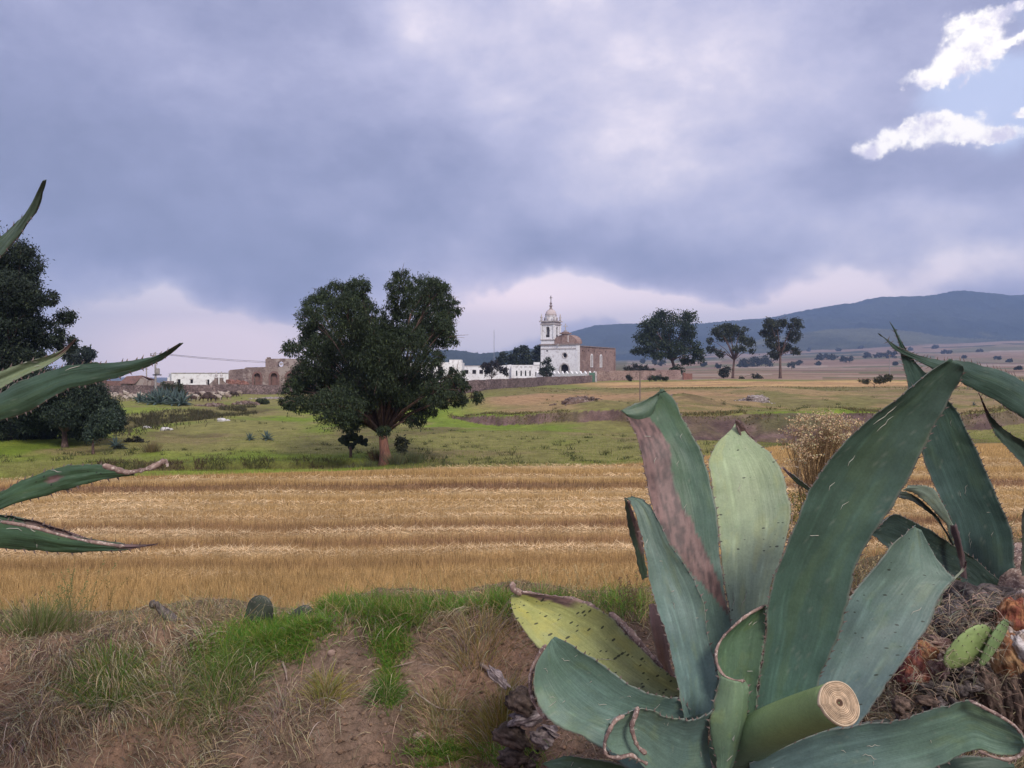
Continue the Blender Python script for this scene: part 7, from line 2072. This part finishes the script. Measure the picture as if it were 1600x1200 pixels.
def tufts():
    G = ((0.10, 0.20, 0.035), .6); Y = ((0.24, 0.26, 0.05), .25); D = ((0.40, 0.32, 0.20), .25); GR = ((0.26, 0.2, 0.17), .3)
    tuft(168, 1082, 1500, .15, .075, [G, Y, D], 'green grass tuft growing alone on the dry left face', seed=1)
    tuft(172, 1100, 500, .16, .06, [(D[0], .6), (GR[0], .5)], 'grey dead skirt of grass under the lone green tuft', seed=2, bend=3.0, up=.3)
    tuft(270, 1105, 900, .17, .08, [(D[0], .55), ((0.17, 0.2, 0.06), .45)], 'drooping straw and green tuft in the middle of the left face', seed=3, bend=2.4, up=.6)
    tuft(345, 1075, 1200, .17, .09, [((0.12, 0.19, 0.05), .6), D, Y], 'long bladed grey green tuft below the bright turf', seed=4, bend=1.8)
    tuft(510, 1085, 420, .12, .04, [((0.30, 0.28, 0.07), .7), D], 'yellowish tuft on the bare earth bulge', seed=5, bend=1.6)
    tuft(606, 1090, 500, .10, .03, [(G[0], .8), D], 'narrow green tuft hanging in the cleft between two earth bulges', seed=6, bend=2.0)
    tuft(690, 1120, 500, .14, .07, [((0.24, 0.22, 0.09), .6), D], 'thin olive tuft on the right earth bulge', seed=7, bend=2.2)
    tuft(780, 1130, 700, .16, .05, [((0.26, 0.22, 0.06), .7), D], 'rusty yellow grass column at the left of the dead leaf heap', seed=8, bend=1.4)
    tuft(745, 1010, 700, .16, .08, [((0.28, 0.22, 0.08), .5), D, GR], 'straw coloured tuft on the crest left of the yellow maguey leaf', seed=9, bend=1.3)
    tuft(70, 1120, 900, .19, .10, [(D[0], .5), (GR[0], .5)], 'grey straw tuft flopping down the face at the far left', seed=10, bend=3.0, up=.5)
    tuft(440, 1120, 500, .2, .07, [(D[0], .6), (GR[0], .4)], 'sparse long straw tuft under the earth bulge', seed=11, bend=2.6, up=.5)
    tuft(60, 985, 700, .2, .06, [((0.16, 0.20, 0.06), .7), D], 'upright green and straw tuft on the crest at the far left', seed=12, bend=.5)
    tuft(1540, 930, 900, .17, .09, [((0.20, 0.22, 0.06), .6), D], 'leaning green tuft at the top of the dead stump', seed=13, bend=1.5, lean=(-.5, -.2))
    tuft(1480, 950, 600, .16, .06, [(D[0], .6), ((0.2, 0.2, 0.06), .4)], 'straw tuft between the bluish leaf and the dead stump', seed=14, bend=1.8)

# ------------------------------------------------------------------ pasture bits
def pasture_bits():
    rng = np.random.default_rng(47)
    # weeds dotted over the turf
    px = rng.uniform(-60, 1640, 1500); r = 602 + 138 * rng.random(1500) ** .8
    y = 4182.0 / (r - HORIZON); u = (px - 800) / FPX; x = u * y
    ok = (y > 27) & (y < 130) & (y > edge_y(u) + .5) & (fbm(x * .12, y * .12, 303, 3) > .54) & ~scarp(px, y)[1]
    root = np.stack([x, y], 1)[ok]; K = 16
    R = np.repeat(root, K, 0); N = len(R)
    R = R + rng.normal(size=(N, 2)) * .10
    z = ground_h(R[:, 0], R[:, 1])
    d = np.stack([rng.normal(size=N) * .6, rng.normal(size=N) * .6, 1 + 0 * z], 1)
    sc = np.repeat(.5 + rng.random(len(root)) ** 2 * 1.3, K)
    c = var((0.085, 0.095, 0.036), N, rng, .4)
    blades('weeds', np.stack([R[:, 0], R[:, 1], z], 1), d, (.10 + .12 * rng.random(N)) * sc, .022, c, bend=.5, nseg=2, rng=rng, label='dark weeds dotted over the pasture')
    # turf blades near the field edge
    N = 70000
    u = rng.uniform(-.72, .72, N); e = edge_y(u); y = e + (rng.random(N) ** 1.7) * 22 - .2; x = u * y
    z = ground_h(x, y)
    n1 = fbm(x * .3, y * .15, 305, 4)
    c = lerp3(np.array((0.20, 0.245, 0.042)), np.array((0.25, 0.24, 0.08)), sst(n1, .45, .65)) * (.7 + .6 * rng.random(N))[:, None]
    yd = e + 3.6; dm = sst(800 + 1230 * u, -100, 230) * (1 - sst(800 + 1230 * u, 520, 640)) * np.exp(-((y - yd) / 1.3) ** 2)
    c = lerp3(c, np.array((0.12, 0.085, 0.045)), np.clip(dm * 1.2, 0, 1) * (rng.random(N) < .85))
    sc_ = scarp(800 + 1230 * u, y)[1]
    L = (.04 + .06 * rng.random(N)) * (1 + 2.2 * dm)
    k = ~sc_ & ~((y < e + .1))
    blades('turf', np.stack([x, y, z], 1)[k], np.stack([rng.normal(size=N) * .4, rng.normal(size=N) * .4, 1 + 0 * x], 1)[k], L[k], .012, c[k], bend=.5, nseg=1, rng=rng, label='short pasture turf by the field edge')
    # grey bunch grasses at the foot of the big tree and the scrub in the ditch
    S = [(575, 30.2, 'grey green bunch of tall grass left of the big trunk', (0.13, 0.14, 0.07)), (618, 29.8, 'tall grey green grass bunch right of the big trunk', (0.13, 0.14, 0.07)), (548, 30.0, 'pale tall grass bunch at the field edge under the prickly pear', (0.18, 0.17, 0.10)), (645, 30.3, 'small grass bunch farthest right of the big trunk', (0.12, 0.13, 0.06)), (508, 28.8, 'thin dry grass bunch alone on the field edge', (0.22, 0.18, 0.09)),
         (236, 34.5, 'tan grass clump at the end of the ditch', (0.2, 0.16, 0.08)), (590, 31.8, 'brown scrub clump behind the big trunk', (0.10, 0.07, 0.04))]
    for i, (px, y, lab, col) in enumerate(S):
        g = on(px, y); e = tag(empty('grass_bunch', g), lab, 'grass bunch'); n = 420
        q = rng.normal(size=(n, 2)) * .14; root = np.stack([g.x + q[:, 0], g.y + q[:, 1], 0 * q[:, 0] + g.z], 1)
        blades('blades', root, np.stack([q[:, 0] * 2, q[:, 1] * 2, 1 + 0 * q[:, 0]], 1), .30 + .30 * rng.random(n), .012, var(col, n, rng, .4), bend=.6, nseg=3, rng=rng, parent=e)
    n = 16000   # ditch scrub
    u = rng.uniform(-.66, -.20, n) ; px = 800 + 1230 * u
    yd = edge_y(u) + 3.4 + (fbm(px * .006, 0 * px, 21, 3) - .5) * 3
    y = yd + rng.normal(size=n) * .75 + .4; x = u * y; z = ground_h(x, y)
    m = fbm(px * .03, y * .4, 307, 4)
    k = (m > .44) & (px > 150)
    c = lerp3(np.array((0.095, 0.065, 0.04)), np.array((0.085, 0.09, 0.035)), sst(fbm(px * .02, y, 309, 3), .45, .6)) * (.6 + .8 * rng.random(n))[:, None]
    blades('ditch_scrub', np.stack([x, y, z], 1)[k], np.stack([rng.normal(size=n) * .5, rng.normal(size=n) * .5, 1 + 0 * x], 1)[k], (.10 + .30 * rng.random(n) * m)[k], .02, c[k], bend=.7, nseg=2, rng=rng, label='brown scrub filling the ditch along the field edge')
    n = 22000   # gully scrub
    px = rng.uniform(175, 400, n); u = (px - 800) / 1230
    gy = np.interp(px, [160, 220, 300, 420], [50, 56, 62, 74]); y = gy + rng.normal(size=n) * 3.2; x = u * y; z = ground_h(x, y)
    m = fbm(x * .5, y * .3, 311, 4); k = m > .5
    c = lerp3(np.array((0.11, 0.085, 0.05)), np.array((0.07, 0.075, 0.035)), rng.random(n) ** .7) * (.6 + .8 * rng.random(n))[:, None]
    blades('gully_scrub', np.stack([x, y, z], 1)[k], np.stack([rng.normal(size=n) * .5, rng.normal(size=n) * .5, 1 + 0 * x], 1)[k], (.25 + .45 * rng.random(n) * m)[k], .05, c[k], bend=.7, nseg=2, rng=rng, label='scrub along the shallow gully on the slope')
    n = 15000   # rough grass edges of the olive band and the scarp lips
    px = rng.uniform(700, 1640, n); y = np.where(rng.random(n) < .5, rng.uniform(84, 108, n), np.interp(px, SC_PX, SC_Y) + np.interp(px, SC_PX, SC_W) + rng.normal(size=n) * .8)
    x = (px - 800) / 1230 * y; z = ground_h(x, y); m = fbm(x * .3, y * .2, 313, 4); k = m > .48
    c = var((0.15, 0.13, 0.055), n, rng, .4)
    blades('rough_grass', np.stack([x, y, z], 1)[k], np.stack([rng.normal(size=n) * .5, rng.normal(size=n) * .5, 1 + 0 * x], 1)[k], (.06 + .16 * rng.random(n))[k], .05, c[k], bend=.7, nseg=2, rng=rng, label='rough olive grass on the banks above the cutting')
    # stone heaps
    rm = mat_noise('rubble_stone', [(0.34, 0.29, 0.27), (0.20, 0.16, 0.15), (0.48, 0.44, 0.42)], 2.5, .95, .4)
    bm_ = mat_noise('rubble_brown', [(0.20, 0.13, 0.10), (0.11, 0.08, 0.07), (0.34, 0.28, 0.24)], 1.5, .95, .4)
    def heap(px, y, w, h, n, sz, m, lab, seed):
        g = on(px, y); rr = random.Random(seed); mb = MB()
        for i in range(n):
            a = rr.gauss(0, .42); b = rr.gauss(0, .4); hh = max(0, h * (1 - a * a - b * b)) * rr.random()
            x = a * w; yy = b * w * .5
            mb.blob((x, yy, gz(g.x + x, g.y + yy) - g.z + hh), (sz * rr.uniform(.5, 1.3), sz * rr.uniform(.5, 1.1), sz * rr.uniform(.35, .8)), 6, i, .3)
        mb.blob((0, 0, h * .1), (w * .6, w * .4, h * .8), 12, 3, .12)
        o = mb.build('rubble_heap', m); o.location = g; tag(o, lab, 'rubble heap', kind='stuff')
    heap(1182, 58.5, 1.3, .55, 150, .11, rm, 'grey gravel and stone heap beside the dirt path', 1)
    heap(335, 79, 1.5, .35, 60, .22, bm_, 'brown rubble with pale stones on the slope below the gateway', 2)
    heap(385, 83, 1.6, .35, 60, .22, bm_, 'brown rubble strewn left of the round green bush', 3)
    heap(430, 92, 3.0, .12, 50, .22, rm, 'flat pale stones lying in front of the ruin', 4)
    heap(905, 62, 2.2, .55, 110, .16, bm_, 'dark spoil mound on the lip of the cutting', 5)
    wm = mat_noise('white_rock', [(0.70, 0.68, 0.68), (0.5, 0.48, 0.47)], 3, .9, .3)
    for px, r, s, lab in ((258, 672, .22, 'white rock lower on the slope by the gully'), (346, 658, .28, 'white rock higher on the slope above the gully'), (228, 669, .16, 'pale stone at the gully head by the trees')):
        h = hit(px, r, 28, 120); mb = MB()
        mb.blob((0, 0, .05), (s * 1.3, s, s * .6), 8, px, .25).blob((s * 1.5, .1, .02), (s * .6, s * .5, s * .4), 7, px + 1, .25)
        o = mb.build('white_rock', wm); o.location = h; tag(o, lab, 'rock')

stubble(); bank_grass(); tufts(); wisps(); dry_shrub(); dead_stump(); pads(); near_bits(); pasture_bits()
